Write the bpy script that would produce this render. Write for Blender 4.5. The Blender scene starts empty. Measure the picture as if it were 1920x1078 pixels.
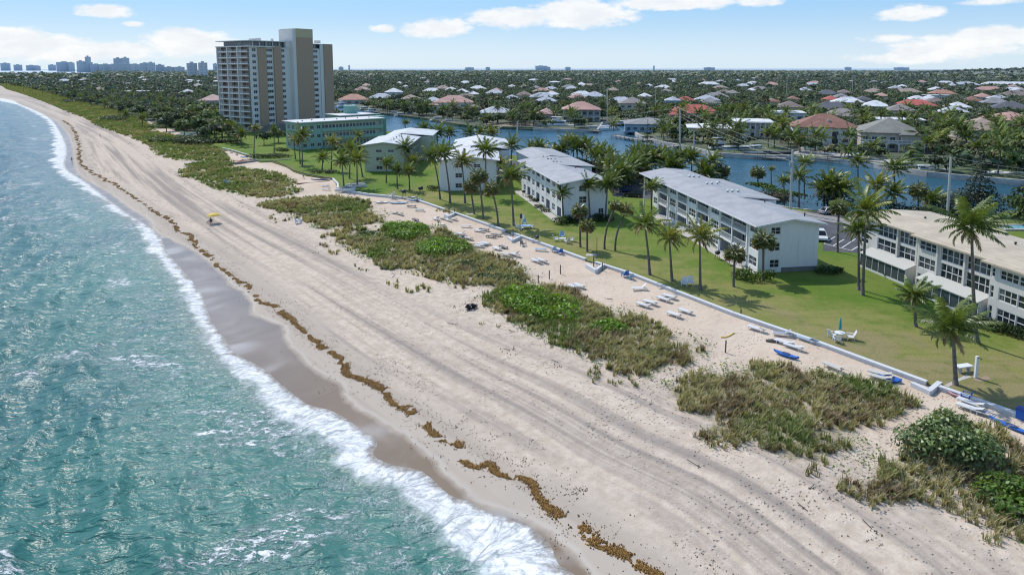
import bpy, math, random
import numpy as np
from mathutils import Vector, Matrix
from mathutils.geometry import delaunay_2d_cdt
R = math.radians
rnd = random.Random(7)
rng = np.random.default_rng(11)
scene = bpy.context.scene
col = scene.collection

# ---------------------------------------------------------------- camera numbers and site survey
CAM_H, FOC, PPX, PPY, PITCH = 32.0, 1280.0, 960.0, 292.0, R(7.3)
CP, SP = math.cos(PITCH), math.sin(PITCH)
SEA = -2.6
def ray(u, v):
    a = (u - PPX) / FOC; b = -(v - PPY) / FOC
    return a, CP + b * SP, -SP + b * CP
def G(u, v, z=0.0):
    d = ray(u, v); t = (z - CAM_H) / d[2]
    return (t * d[0], t * d[1])
def Gs(pts, z=0.0): return [G(u, v, z) for u, v in pts]
def zat(v, x, y):
    """height of the point over (x, y) that stands at survey row v"""
    k = -(v - PPY) / FOC
    return CAM_H + y * (k * CP - SP) / (CP + k * SP)
def dist(x, y): return math.hypot(x, y)

# ---------------------------------------------------------------- objects
def link(o, parent=None):
    col.objects.link(o)
    if parent is not None: o.parent = parent
    return o
def tag(o, label=None, cat=None, group=None, kind=None):
    if label: o['label'] = label
    if cat: o['category'] = cat
    if group: o['group'] = group
    if kind: o['kind'] = kind
    return o
def thing(name, label, cat, loc=(0, 0, 0), rz=0.0, group=None, sc=1.0):
    o = bpy.data.objects.new(name, None); col.objects.link(o)
    o.location = loc; o.rotation_euler = (0, 0, rz); o.scale = (sc, sc, sc)
    o.empty_display_size = 0.3
    return tag(o, label, cat, group)
def copy_tree(o, parent=None):
    c = o.copy(); col.objects.link(c)
    if parent is not None: c.parent = parent
    for ch in list(o.children): copy_tree(ch, c)
    return c
def np_mesh(name, V, Q, C=None, attrs=None, smooth=False):
    """mesh from numpy arrays: V (n,3), Q (m,3 or 4), C point colours (n,3)"""
    V = np.asarray(V, np.float32); Q = np.asarray(Q, np.int32)
    me = bpy.data.meshes.new(name)
    n, m, k = len(V), len(Q), Q.shape[1]
    me.vertices.add(n); me.vertices.foreach_set('co', V.ravel())
    me.loops.add(m * k); me.loops.foreach_set('vertex_index', Q.ravel())
    me.polygons.add(m); me.polygons.foreach_set('loop_start', np.arange(0, m * k, k, dtype=np.int32))
    if smooth: me.polygons.foreach_set('use_smooth', np.ones(m, bool))
    if C is not None:
        a = me.attributes.new('Col', 'FLOAT_COLOR', 'POINT')
        a.data.foreach_set('color', np.concatenate([np.asarray(C, np.float32), np.ones((n, 1), np.float32)], 1).ravel())
    for nm, val in (attrs or {}).items():
        a = me.attributes.new(nm, 'FLOAT', 'POINT'); a.data.foreach_set('value', np.asarray(val, np.float32).ravel())
    me.update(calc_edges=True); me.validate()
    return me
def obj_from(name, me, mat, parent=None):
    o = bpy.data.objects.new(name, me)
    if mat is not None and not me.materials:
        for m in (mat if isinstance(mat, (list, tuple)) else [mat]): me.materials.append(m)
    return link(o, parent)

class MB:
    """collects polygons and links them as one mesh"""
    def __init__(s): s.v, s.f, s.m = [], [], []
    def quad(s, pts, mi=0):
        i = len(s.v); s.v += [tuple(p) for p in pts]; s.f.append(tuple(range(i, i + len(pts)))); s.m.append(mi)
    def box(s, x0, x1, y0, y1, z0, z1, mi=0, M=None):
        c = [(x0, y0, z0), (x1, y0, z0), (x1, y1, z0), (x0, y1, z0), (x0, y0, z1), (x1, y0, z1), (x1, y1, z1), (x0, y1, z1)]
        if M is not None: c = [tuple(M @ Vector(p)) for p in c]
        i = len(s.v); s.v += c
        for f in ((3, 2, 1, 0), (4, 5, 6, 7), (0, 1, 5, 4), (1, 2, 6, 5), (2, 3, 7, 6), (3, 0, 4, 7)):
            s.f.append(tuple(i + k for k in f)); s.m.append(mi)
    def bar(s, a, b, w, h=None, mi=0):
        """square bar from a to b"""
        a, b = Vector(a), Vector(b); d = (b - a)
        if d.length < 1e-6: return
        h = w if h is None else h
        d.normalize(); up = Vector((0, 0, 1)) if abs(d.z) < .95 else Vector((1, 0, 0))
        x = d.cross(up).normalized(); y = x.cross(d).normalized()
        i = len(s.v)
        for p in (a, b):
            for sx, sy in ((-1, -1), (1, -1), (1, 1), (-1, 1)):
                s.v.append(tuple(p + x * (sx * w / 2) + y * (sy * h / 2)))
        for f in ((0, 1, 2, 3), (7, 6, 5, 4), (0, 4, 5, 1), (1, 5, 6, 2), (2, 6, 7, 3), (3, 7, 4, 0)):
            s.f.append(tuple(i + k for k in f)); s.m.append(mi)
    def tube(s, pts, rad, n=8, mi=0, cap=True):
        pts = [Vector(p) for p in pts]
        if not isinstance(rad, (list, tuple)): rad = [rad] * len(pts)
        i0 = len(s.v)
        for k, p in enumerate(pts):
            d = (pts[min(k + 1, len(pts) - 1)] - pts[max(k - 1, 0)]).normalized()
            up = Vector((0, 0, 1)) if abs(d.z) < .9 else Vector((1, 0, 0))
            x = d.cross(up).normalized(); y = x.cross(d).normalized()
            for j in range(n):
                a = 2 * math.pi * j / n
                s.v.append(tuple(p + (x * math.cos(a) + y * math.sin(a)) * rad[k]))
        for k in range(len(pts) - 1):
            for j in range(n):
                a, b = i0 + k * n + j, i0 + k * n + (j + 1) % n
                s.f.append((a, b, b + n, a + n)); s.m.append(mi)
        if cap:
            s.f.append(tuple(i0 + j for j in range(n))); s.m.append(mi)
            s.f.append(tuple(i0 + (len(pts) - 1) * n + j for j in reversed(range(n)))); s.m.append(mi)
    def lathe(s, prof, n=12, c=(0, 0, 0), mi=0, sy=1.0):
        i0 = len(s.v)
        for r, z in prof:
            for j in range(n):
                a = 2 * math.pi * j / n
                s.v.append((c[0] + r * math.cos(a), c[1] + r * math.sin(a) * sy, c[2] + z))
        for k in range(len(prof) - 1):
            for j in range(n):
                a, b = i0 + k * n + j, i0 + k * n + (j + 1) % n
                s.f.append((a, b, b + n, a + n)); s.m.append(mi)
    def prism(s, poly, z0, z1, mi=0, bottom=True):
        n = len(poly); i = len(s.v)
        s.v += [(x, y, z0) for x, y in poly] + [(x, y, z1) for x, y in poly]
        for j in range(n):
            k = (j + 1) % n; s.f.append((i + j, i + k, i + n + k, i + n + j)); s.m.append(mi)
        s.f.append(tuple(i + n + j for j in range(n))); s.m.append(mi)
        if bottom: s.f.append(tuple(i + j for j in reversed(range(n)))); s.m.append(mi)
    def build(s, name, mat, parent=None, smooth=False):
        me = bpy.data.meshes.new(name); me.from_pydata(s.v, [], s.f)
        mats = mat if isinstance(mat, (list, tuple)) else [mat]
        for m in mats: me.materials.append(m)
        if len(mats) > 1: me.polygons.foreach_set('material_index', s.m)
        if smooth: me.polygons.foreach_set('use_smooth', [True] * len(me.polygons))
        me.update()
        return link(bpy.data.objects.new(name, me), parent)

def build_each(mb, name, mat, parent, k=5):
    """every recess (k faces) becomes a part of its own"""
    for i in range(0, len(mb.f), k):
        m_ = MB()
        for f in mb.f[i:i + k]: m_.quad([mb.v[j] for j in f])
        m_.build(name, mat, parent)
# ---------------------------------------------------------------- numpy noise and polyline distance
def _hash(i, j, seed):
    h = (i.astype(np.int64) * 374761393 + j.astype(np.int64) * 668265263 + seed * 1442695041) & 0x7fffffff
    h = ((h ^ (h >> 13)) * 1274126177) & 0x7fffffff
    return ((h ^ (h >> 16)) & 0xffff) / 65535.0
def vnoise(x, y, seed=0):
    x = np.asarray(x, float); y = np.asarray(y, float)
    i, j = np.floor(x), np.floor(y); fx, fy = x - i, y - j
    fx = fx * fx * (3 - 2 * fx); fy = fy * fy * (3 - 2 * fy)
    a, b, c, d = _hash(i, j, seed), _hash(i + 1, j, seed), _hash(i, j + 1, seed), _hash(i + 1, j + 1, seed)
    return (a + (b - a) * fx) * (1 - fy) + (c + (d - c) * fx) * fy
def fbm(x, y, seed=0, o=4):
    s, a, t = 0, .5, 0
    for k in range(o):
        s = s + a * vnoise(np.asarray(x) * 2 ** k, np.asarray(y) * 2 ** k, seed + k); t += a; a *= .5
    return s / t
def pdist(P, line):
    """distance to a polyline and arc length of the nearest point"""
    P = np.asarray(P, float); L = np.asarray(line, float)
    best = np.full(len(P), 1e18); arc = np.zeros(len(P)); acc = 0.0
    for a, b in zip(L[:-1], L[1:]):
        d = b - a; l2 = max(d @ d, 1e-9); ln = math.sqrt(l2)
        t = np.clip(((P - a) @ d) / l2, 0, 1)
        q = P - (a + t[:, None] * d); dd = (q * q).sum(1); m = dd < best
        best[m] = dd[m]; arc[m] = (acc + t * ln)[m]; acc += ln
    return np.sqrt(best), arc
def inpoly(P, poly):
    P = np.asarray(P, float); poly = np.asarray(poly, float)
    x, y = P[:, 0], P[:, 1]; r = np.zeros(len(P), bool)
    for (x0, y0), (x1, y1) in zip(poly, np.roll(poly, -1, 0)):
        if y0 == y1: continue
        c = ((y0 > y) != (y1 > y)) & (x < (x1 - x0) * (y - y0) / (y1 - y0) + x0); r ^= c
    return r
def smooth_line(pts, n=4):
    """Catmull-Rom resample"""
    p = [np.array(q, float) for q in pts]; p = [2 * p[0] - p[1]] + p + [2 * p[-1] - p[-2]]; out = []
    for i in range(1, len(p) - 2):
        for k in range(n):
            t = k / n
            out.append(.5 * ((2 * p[i]) + (-p[i - 1] + p[i + 1]) * t + (2 * p[i - 1] - 5 * p[i] + 4 * p[i + 1] - p[i + 2]) * t * t + (-p[i - 1] + 3 * p[i] - 3 * p[i + 1] + p[i + 2]) * t ** 3))
    out.append(p[-2]); return [tuple(q) for q in out]
def sst(a, b, x): t = np.clip((x - a) / (b - a), 0, 1); return t * t * (3 - 2 * t)

# ---------------------------------------------------------------- node helpers and materials
class NT:
    def __init__(s, nt): s.nt = nt
    def n(s, typ, **kw):
        o = s.nt.nodes.new(typ)
        for k, v in kw.items():
            if k in o.inputs.keys(): s.set(o, k, v)
            else: setattr(o, k, v)
        return o
    def set(s, node, k, v):
        i = node.inputs[k]
        if hasattr(v, 'is_output') or isinstance(v, bpy.types.NodeSocket): s.nt.links.new(v, i)
        else:
            if hasattr(i.default_value, '__len__') and not isinstance(v, str):
                L = len(i.default_value); v = tuple(v); v = v + (1.0,) * (L - len(v))
            i.default_value = v
    def math(s, op, a, b=None, c=None, clamp=False):
        o = s.nt.nodes.new('ShaderNodeMath'); o.operation = op; o.use_clamp = clamp
        for k, v in enumerate((a, b, c)):
            if v is None: continue
            if isinstance(v, bpy.types.NodeSocket): s.nt.links.new(v, o.inputs[k])
            else: o.inputs[k].default_value = v
        return o.outputs[0]
    def map(s, v, a, b, c=0.0, d=1.0, smooth=True):
        o = s.nt.nodes.new('ShaderNodeMapRange'); o.interpolation_type = 'SMOOTHSTEP' if smooth else 'LINEAR'
        for k, x in enumerate((v, a, b, c, d)):
            if isinstance(x, bpy.types.NodeSocket): s.nt.links.new(x, o.inputs[k])
            else: o.inputs[k].default_value = x
        return o.outputs[0]
    def mix(s, f, a, b, blend='MIX'):
        o = s.nt.nodes.new('ShaderNodeMix'); o.data_type = 'RGBA'; o.blend_type = blend
        for k, x in ((0, f), (6, a), (7, b)):
            if isinstance(x, bpy.types.NodeSocket): s.nt.links.new(x, o.inputs[k])
            elif k == 0: o.inputs[0].default_value = x
            else: o.inputs[k].default_value = tuple(x)[:3] + (1.0,)
        return o.outputs[2]
    def noise(s, vec, scale, detail=4, rough=.55, dist=0.0, out=0):
        o = s.nt.nodes.new('ShaderNodeTexNoise'); o.inputs['Scale'].default_value = scale; o.inputs['Detail'].default_value = detail
        o.inputs['Roughness'].default_value = rough; o.inputs['Distortion'].default_value = dist
        if vec is not None: s.nt.links.new(vec, o.inputs['Vector'])
        return o.outputs[out]
    def voro(s, vec, scale, feature='F1', out='Distance', rand=1.0):
        o = s.nt.nodes.new('ShaderNodeTexVoronoi'); o.feature = feature; o.inputs['Scale'].default_value = scale
        o.inputs['Randomness'].default_value = rand
        if vec is not None: s.nt.links.new(vec, o.inputs['Vector'])
        return o.outputs[out]
    def attr(s, name, out='Fac'):
        o = s.nt.nodes.new('ShaderNodeAttribute'); o.attribute_name = name; return o.outputs[out]
    def comb(s, x, y, z=0.0):
        o = s.nt.nodes.new('ShaderNodeCombineXYZ')
        for k, v in enumerate((x, y, z)):
            if isinstance(v, bpy.types.NodeSocket): s.nt.links.new(v, o.inputs[k])
            else: o.inputs[k].default_value = v
        return o.outputs[0]
    def scale(s, vec, sc):
        o = s.nt.nodes.new('ShaderNodeVectorMath'); o.operation = 'MULTIPLY'; s.nt.links.new(vec, o.inputs[0]); o.inputs[1].default_value = sc
        return o.outputs[0]
    def bump(s, h, strength, distance=.1, prev=None):
        o = s.nt.nodes.new('ShaderNodeBump'); o.inputs['Distance'].default_value = distance
        if isinstance(strength, bpy.types.NodeSocket): s.nt.links.new(strength, o.inputs['Strength'])
        else: o.inputs['Strength'].default_value = strength
        s.nt.links.new(h, o.inputs['Height'])
        if prev is not None: s.nt.links.new(prev, o.inputs['Normal'])
        return o.outputs[0]
    def pos(s): return s.nt.nodes.new('ShaderNodeNewGeometry').outputs['Position']
    def obj(s): return s.nt.nodes.new('ShaderNodeTexCoord').outputs['Object']
def new_mat(name):
    m = bpy.data.materials.new(name); m.use_nodes = True; nt = m.node_tree; nt.nodes.clear()
    N = NT(nt); out = nt.nodes.new('ShaderNodeOutputMaterial')
    return m, N, out
def principled(N, out, **kw):
    p = N.n('ShaderNodeBsdfPrincipled')
    for k, v in kw.items(): N.set(p, k, v)
    N.nt.links.new(p.outputs[0], out.inputs['Surface']); return p
_mc = {}
def paint(name, c, rough=.6, var=.12, scale=1.3, grime=0.0, metal=0.0, bump=0.0, spec=.4):
    """painted or plain surface: broad mottling, fine grain and vertical grime streaks"""
    if name in _mc: return _mc[name]
    m, N, out = new_mat(name); p = N.obj(); P = N.pos()
    a = N.noise(P, scale * .25, 5, .6); b = N.noise(P, scale * 6, 3, .6)
    f = N.math('ADD', N.math('MULTIPLY', N.math('SUBTRACT', a, .5), var * 2), N.math('MULTIPLY', N.math('SUBTRACT', b, .5), var * .35))
    dark = tuple(x * .62 for x in c); light = tuple(min(1, x * 1.18) for x in c)
    colr = N.mix(N.math('ADD', f, .5, clamp=True), dark, light)
    if grime:
        st = N.noise(N.scale(P, (1.6, 1.6, .12)), 1.5, 4, .65)
        colr = N.mix(N.math('MULTIPLY', N.map(st, .5, .78), grime), colr, (.16, .14, .11))
    kw = dict([('Base Color', colr), ('Roughness', rough), ('Metallic', metal), ('Specular IOR Level', spec)])
    if bump: kw['Normal'] = N.bump(b, bump, .02)
    principled(N, out, **kw); _mc[name] = m; return m
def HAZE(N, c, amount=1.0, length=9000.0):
    """air haze painted into the base colour: paler and bluer with distance from the origin"""
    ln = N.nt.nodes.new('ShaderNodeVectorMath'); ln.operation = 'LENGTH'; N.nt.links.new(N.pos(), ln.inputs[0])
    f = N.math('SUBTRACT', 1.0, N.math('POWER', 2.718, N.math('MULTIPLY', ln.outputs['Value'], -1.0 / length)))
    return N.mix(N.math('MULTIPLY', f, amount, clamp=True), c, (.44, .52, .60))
def leafmat(name, tint=(1, 1, 1), trans=.28, rough=.5, haze=0.0, var=.5, spec=.35):
    if name in _mc: return _mc[name]
    m, N, out = new_mat(name)
    c = N.attr('Col', 'Color')
    rv = N.nt.nodes.new('ShaderNodeObjectInfo').outputs['Random']
    c = N.mix(1.0, c, tint, 'MULTIPLY')
    hsv = N.n('ShaderNodeHueSaturation', Color=c)
    N.set(hsv, 'Value', N.map(rv, 0, 1, 1 - var * .45, 1 + var * .45, False)); N.set(hsv, 'Hue', N.map(rv, 0, 1, .5 + .02 * var, .5 - .03 * var, False))
    c = hsv.outputs[0]
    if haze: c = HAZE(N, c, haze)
    p = N.n('ShaderNodeBsdfPrincipled'); N.set(p, 'Base Color', c); N.set(p, 'Roughness', rough); N.set(p, 'Specular IOR Level', spec)
    t = N.n('ShaderNodeBsdfTranslucent'); N.set(t, 'Color', N.mix(1.0, c, (1.5, 1.5, .7), 'MULTIPLY'))
    x = N.n('ShaderNodeMixShader'); x.inputs[0].default_value = trans
    N.nt.links.new(p.outputs[0], x.inputs[1]); N.nt.links.new(t.outputs[0], x.inputs[2]); N.nt.links.new(x.outputs[0], out.inputs['Surface'])
    _mc[name] = m; return m
# ================================================================ shore lines (surveyed, world metres)
W_px = [(2100, 2300), (1420, 1420), (1180, 1160), (1070, 1074), (1045, 1058), (1030, 1021), (999, 994), (963, 972), (919, 964), (884, 941), (841, 928), (790, 884), (733, 872), (697, 852), (706, 828), (670, 800), (620, 770), (575, 758), (525, 720), (490, 690), (440, 663), (420, 635), (395, 600), (378, 555), (360, 528), (334, 498), (312, 472), (297, 440), (262, 414), (240, 400), (207, 377), (163, 342), (138, 327), (122, 310), (126, 280), (113, 247), (88, 218), (38, 196), (0, 184), (-150, 171), (-500, 157)]
WET_px = [(2300, 2300), (1520, 1420), (1240, 1160), (1110, 1074), (1060, 1020), (1000, 975), (940, 950), (884, 935), (850, 900), (810, 860), (770, 825), (710, 785), (650, 750), (638, 720), (590, 695), (560, 665), (537, 640), (530, 613), (474, 590), (470, 567), (450, 545), (434, 534), (414, 512), (377, 480), (340, 457), (290, 432), (278, 410), (247, 392), (200, 358), (158, 334), (142, 318), (138, 297), (132, 263), (118, 240), (97, 222), (52, 202), (0, 187), (-150, 173), (-500, 158)]
WEED_px = [(1330, 1180), (1229, 1074), (1172, 1025), (1132, 1012), (1101, 990), (1079, 963), (1048, 955), (1012, 928), (994, 890), (950, 881), (919, 861), (888, 866), (861, 822), (826, 813), (795, 795), (773, 777), (733, 746), (684, 706), (631, 675), (604, 649), (560, 612), (520, 580), (470, 545), (430, 510), (380, 468), (340, 430), (300, 400), (255, 370), (210, 342), (165, 317), (149, 300), (147, 270), (136, 240), (110, 221), (70, 204), (20, 187)]
L_px = [(3600, 1380), (2600, 1022), (2050, 826), (1920, 780), (1740, 717), (1530, 640), (1375, 587), (1180, 512), (1100, 487), (975, 442), (784, 376), (753, 370), (660, 360), (634, 355), (626, 336), (573, 328), (550, 321), (536, 312), (509, 303), (487, 303), (468, 293), (431, 282), (417, 279), (370, 262), (270, 225), (200, 205), (130, 186), (50, 166), (0, 158), (-150, 150), (-500, 144)]
F_px = [(1000, 1160), (905, 1074), (848, 1012), (790, 972), (746, 932), (689, 893), (644, 866), (600, 835), (550, 810), (505, 765), (450, 715), (415, 665), (370, 610), (345, 570), (340, 540), (318, 515), (300, 495), (275, 462), (245, 418), (215, 398), (165, 362), (110, 330), (95, 300), (98, 260), (92, 235), (66, 214), (0, 190), (-150, 175)]
W_l = smooth_line(Gs(W_px, SEA), 3); WET_l = smooth_line(Gs(WET_px, -2.3), 3)
WEED_l = smooth_line(Gs(WEED_px, -1.9), 3); L_l = Gs(L_px, -.4); LU_l = Gs(L_px, .12)
TRK_l = smooth_line(Gs([WEED_px[0]] + WEED_px[2:-2:5] + [WEED_px[-1], (-150, 173), (-500, 158)], -1.9), 5); F_l = smooth_line(Gs(F_px, SEA), 3)
FARX = [(9000, 20), (16000, 16000), (-16000, 16000), (-14000, 3000)]
LAND_poly = W_l + [FARX[3], FARX[2], FARX[1], FARX[0]]           # everything landward of the waterline
WETL_poly = WET_l + [FARX[3], FARX[2], FARX[1], FARX[0]]
UP_poly = L_l + [FARX[3], FARX[2], FARX[1], FARX[0]]              # everything landward of the seawall
FSEA_poly = F_l + [FARX[3], FARX[2], FARX[1], FARX[0]]

# dune vegetation patches (outline, density, greenness)
VEG = [
    ([(1240, 715), (1310, 700), (1400, 678), (1480, 688), (1560, 706), (1640, 724), (1722, 762), (1726, 770), (1660, 790), (1625, 830), (1605, 850), (1540, 880), (1470, 862), (1420, 825), (1340, 832), (1300, 780), (1250, 750)], 1.0),
    ([(1565, 908), (1640, 850), (1690, 820), (1760, 775), (1850, 800), (1900, 830), (1990, 850), (2100, 1020), (1920, 1010), (1870, 990), (1780, 950), (1700, 932), (1640, 942)], .8),
    ([(885, 562), (940, 540), (1010, 535), (1080, 545), (1130, 575), (1190, 590), (1260, 625), (1345, 655), (1320, 672), (1265, 692), (1220, 702), (1150, 690), (1080, 655), (1040, 640), (960, 602), (925, 582)], 1.0),
    ([(600, 440), (640, 425), (700, 425), (760, 418), (830, 428), (870, 455), (900, 475), (960, 495), (1008, 520), (990, 538), (930, 545), (860, 543), (810, 520), (780, 512), (730, 500), (700, 490), (640, 458)], 1.0),
    ([(480, 382), (540, 370), (620, 370), (690, 380), (727, 405), (720, 418), (650, 430), (600, 427), (540, 402)], 1.0),
    ([(330, 325), (350, 308), (420, 298), (440, 313), (520, 328), (557, 343), (545, 350), (570, 358), (550, 368), (490, 372), (440, 360), (400, 350), (370, 335)], 1.0),
    ([(-40, 150), (0, 159), (12, 168), (38, 175), (68, 185), (100, 197), (125, 208), (155, 218), (180, 233), (240, 255), (280, 273), (290, 290), (340, 302), (380, 303), (440, 313), (420, 283), (350, 258), (300, 250), (268, 225), (215, 205), (160, 193), (130, 184), (50, 164), (0, 154)], 1.0),
    ([(1380, 835), (1500, 880), (1560, 890), (1600, 855), (1480, 868)], .45), ([(1050, 640), (1230, 715), (1330, 690), (1360, 662), (1240, 728), (1100, 695)], .4), ([(600, 440), (700, 500), (860, 550), (800, 555), (690, 512), (590, 455)], .45), ([(885, 612), (905, 590), (930, 595), (920, 610)], .4), ([(1095, 720), (1110, 700), (1160, 705), (1150, 722)], .5),
    ([(1280, 760), (1300, 745), (1330, 800), (1310, 832)], .3), ([(930, 605), (960, 598), (1000, 612), (970, 622)], .4),
    ([(812, 398), (826, 392), (856, 398), (842, 405)], 1.0), ([(1225, 550), (1250, 545), (1262, 556), (1240, 562)], .5),
    ([(1500, 880), (1545, 865), (1555, 885), (1520, 892)], .5), ([(1010, 625), (1060, 620), (1120, 690), (1060, 680)], .35),
    ([(1780, 960), (1900, 1000), (1920, 1045), (1840, 1020)], .35), ([(500, 400), (540, 395), (560, 412), (520, 412)], .35)]
VEG = [(Gs(p, -.7), d) for p, d in VEG]

def terrain(P):
    P = np.asarray(P, float)
    dW, _ = pdist(P, W_l); dL, _ = pdist(P, L_l); land = inpoly(P, LAND_poly); up = inpoly(P, UP_poly)
    t = dW / (dW + dL + 1e-6); t = np.where(up, 1.0, t)
    z = SEA + 2.42 * np.power(t, .85)
    near = np.clip(1 - np.hypot(P[:, 0], P[:, 1]) / 400, 0, 1)
    band = sst(.35, .6, t) * (1 - sst(.86, .97, t))
    z = z + band * (.9 * (fbm(P[:, 0] / 9, P[:, 1] / 9, 3) - .35)) + near * .10 * (fbm(P[:, 0] / 2.2, P[:, 1] / 2.2, 9, 3) - .5) * sst(.12, .25, t)
    return np.where(land, z, SEA - .06 * dW)
def T1(x, y): return float(terrain([(x, y)])[0])
def gt(u, v):
    z = -.5
    for _ in range(5):
        x, y = G(u, v, z); z = T1(x, y)
    return x, y, z

# ---------------------------------------------------------------- shared polar sheet for beach and near sea
az = np.radians(np.linspace(-50, 60, 462)); rr = 26 * np.exp(np.linspace(0, math.log(1500 / 26), 640))
A, RR = np.meshgrid(az, rr); GX, GY = (RR * np.sin(A)).ravel(), (RR * np.cos(A)).ravel()
GP = np.stack([GX, GY], 1); NA = len(az)
ii = np.arange(len(rr) - 1)[:, None] * NA + np.arange(NA - 1)[None, :]
GQ = np.stack([ii, ii + 1, ii + 1 + NA, ii + NA], -1).reshape(-1, 4)
g_dW, g_s = pdist(GP, W_l); g_land = inpoly(GP, LAND_poly); g_sW = np.where(g_land, g_dW, -g_dW)
g_dL, _ = pdist(GP, L_l); g_up = inpoly(GP, UP_poly)
def sub_mesh(name, keep_v, V, attrs):
    kq = keep_v[GQ].all(1); q = GQ[kq]; used = np.unique(q); remap = np.full(len(V), -1); remap[used] = np.arange(len(used))
    return np_mesh(name, V[used], remap[q], None, {k: a[used] for k, a in attrs.items()}, smooth=True)

# beach
keep = (g_sW > -14) & (~g_up | (g_dL < 6))
bp = np.where(keep)[0]; bz = np.zeros(len(GP)); bz[bp] = terrain(GP[bp])
g_wet = np.zeros(len(GP)); d, _ = pdist(GP[bp], WET_l); g_wet[bp] = np.where(inpoly(GP[bp], WETL_poly), d, -d)
g_weed = np.zeros(len(GP)); d, sa = pdist(GP[bp], WEED_l); g_weed[bp] = d; g_ws = np.zeros(len(GP)); g_ws[bp] = sa
g_pa = np.zeros(len(GP)); nb_ = bp[np.hypot(GX[bp], GY[bp]) < 180]
for pl, wd in (([(1775, 742), (1700, 790), (1640, 840), (1590, 872), (1540, 902), (1470, 925), (1380, 960), (1300, 1010)], 2.0), ([(1420, 640), (1370, 665), (1230, 718), (1160, 752), (1120, 790)], 1.5), ([(1060, 500), (1010, 528), (940, 548), (890, 562)], 1.6)):
    d, _ = pdist(GP[nb_], Gs(pl, -.7)); g_pa[nb_] = np.maximum(g_pa[nb_], np.clip(1.4 - d / wd, 0, 1))
g_tk = np.zeros(len(GP)); g_ts = np.zeros(len(GP)); d, sa = pdist(GP[bp], TRK_l); ins = inpoly(GP[bp], TRK_l + [FARX[3], FARX[2], FARX[1], FARX[0]]); g_tk[bp] = np.where(ins, d, -d); g_ts[bp] = sa
vegm = np.zeros(len(GP)); near_b = bp[np.hypot(GX[bp], GY[bp]) < 900]
for poly, dn in VEG:
    ins = inpoly(GP[near_b], poly); d, _ = pdist(GP[near_b], poly + [poly[0]])
    vegm[near_b] = np.maximum(vegm[near_b], np.where(ins, .5 + d / 3, .5 - d / 3).clip(0, 1) * dn)
m, N, out = new_mat('sand')
P = N.pos(); sW = N.attr('sw'); wet = N.attr('wet'); s = N.attr('s'); dl = N.attr('dl'); veg = N.attr('veg')
SV = N.comb(N.attr('ts'), N.attr('tk'), 0.0)                                             # shore coordinates: along, across
fine = N.noise(P, 9, 4, .7); mid = N.noise(P, .9, 5, .65); big = N.noise(P, .09, 4, .6)
tr = N.noise(N.scale(SV, (.02, 1.9, 1)), 1.0, 5, .66, .12)          # raking and wheel tracks run along the shore
tr2 = N.noise(N.scale(SV, (.008, .36, 1)), 1.0, 4, .6, .15)
dry = N.mix(N.map(mid, .3, .7), (.49, .395, .305), (.625, .52, .415))
dry = N.mix(N.map(tr, .46, .66, 0, .16), dry, (.315, .26, .21))
midband = N.math('MULTIPLY', N.map(sW, 7, 10), N.map(sW, 20, 27, 1, 0))
dry = N.mix(N.math('MULTIPLY', N.map(tr2, .42, .62, 0, .75), midband), dry, (.235, .20, .178))
spk = N.voro(P, 2.3); spk2 = N.noise(P, .25, 3, .6)                  # footprints: dark dimples in crowds
foot = N.math('MULTIPLY', N.map(spk, .08, .26, 1, 0), N.map(spk2, .36, .55))
foot = N.math('MULTIPLY', foot, N.map(sW, 8, 14))
spk3 = N.voro(P, 2.0); foot = N.math('MAXIMUM', foot, N.math('MULTIPLY', N.map(spk3, .10, .34, 1, 0), N.attr('pa')))
dry = N.mix(N.math('MULTIPLY', foot, .30), dry, (.21, .175, .15))
tan = N.mix(N.map(big, .35, .65), (.56, .44, .335), (.62, .51, .40))
tan = N.mix(N.math('MULTIPLY', N.map(fine, .52, .75), .35), tan, (.30, .23, .17))
dry = N.mix(N.math('MULTIPLY', N.map(dl, 18, 9), N.math('SUBTRACT', 1.0, N.math('MULTIPLY', veg, .5))), dry, tan)
dry = N.mix(N.math('MULTIPLY', N.map(fine, .5, .72), .22), dry, (.20, .17, .15))
straw = N.mix(N.map(mid, .4, .6), (.17, .16, .075), (.30, .25, .155))
dry = N.mix(N.map(N.math('ADD', N.math('MULTIPLY', veg, .62), N.math('MULTIPLY', N.math('SUBTRACT', N.noise(P, .5, 5, .7), .5), 1.3)), .42, .78, 0, .75), dry, straw)
damp = N.mix(N.map(tr2, .4, .6), (.40, .335, .27), (.45, .385, .315))    # smooth sand between wrack and swash
c = N.mix(N.map(wet, 3.2, 7.5), damp, dry)
wn = N.math('ADD', wet, N.math('MULTIPLY', N.math('SUBTRACT', N.noise(SV, .35, 4, .6), .5), 1.4))
wetf = N.map(wn, -.55, .35, 1, 0)
stk = N.noise(N.scale(N.comb(s, sW, 0.0), (.14, .09, 1)), 1.0, 3, .5, .8)     # run-down streaks of the last wave
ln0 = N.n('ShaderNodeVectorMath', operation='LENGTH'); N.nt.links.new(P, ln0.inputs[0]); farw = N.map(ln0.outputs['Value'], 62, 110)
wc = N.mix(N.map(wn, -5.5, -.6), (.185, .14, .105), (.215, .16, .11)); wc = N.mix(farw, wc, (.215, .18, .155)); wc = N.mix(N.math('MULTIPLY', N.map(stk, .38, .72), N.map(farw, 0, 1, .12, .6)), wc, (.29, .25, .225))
wc = N.mix(N.math('MULTIPLY', N.map(stk, .52, .78), N.map(sW, 4.5, .3, 0, .4)), wc, (.58, .58, .57))
c = N.mix(wetf, c, wc)
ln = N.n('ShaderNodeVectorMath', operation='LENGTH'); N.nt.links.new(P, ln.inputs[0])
c = N.mix(N.map(ln.outputs['Value'], 250, 900, 0, .35), c, (.36, .33, .31))
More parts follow.
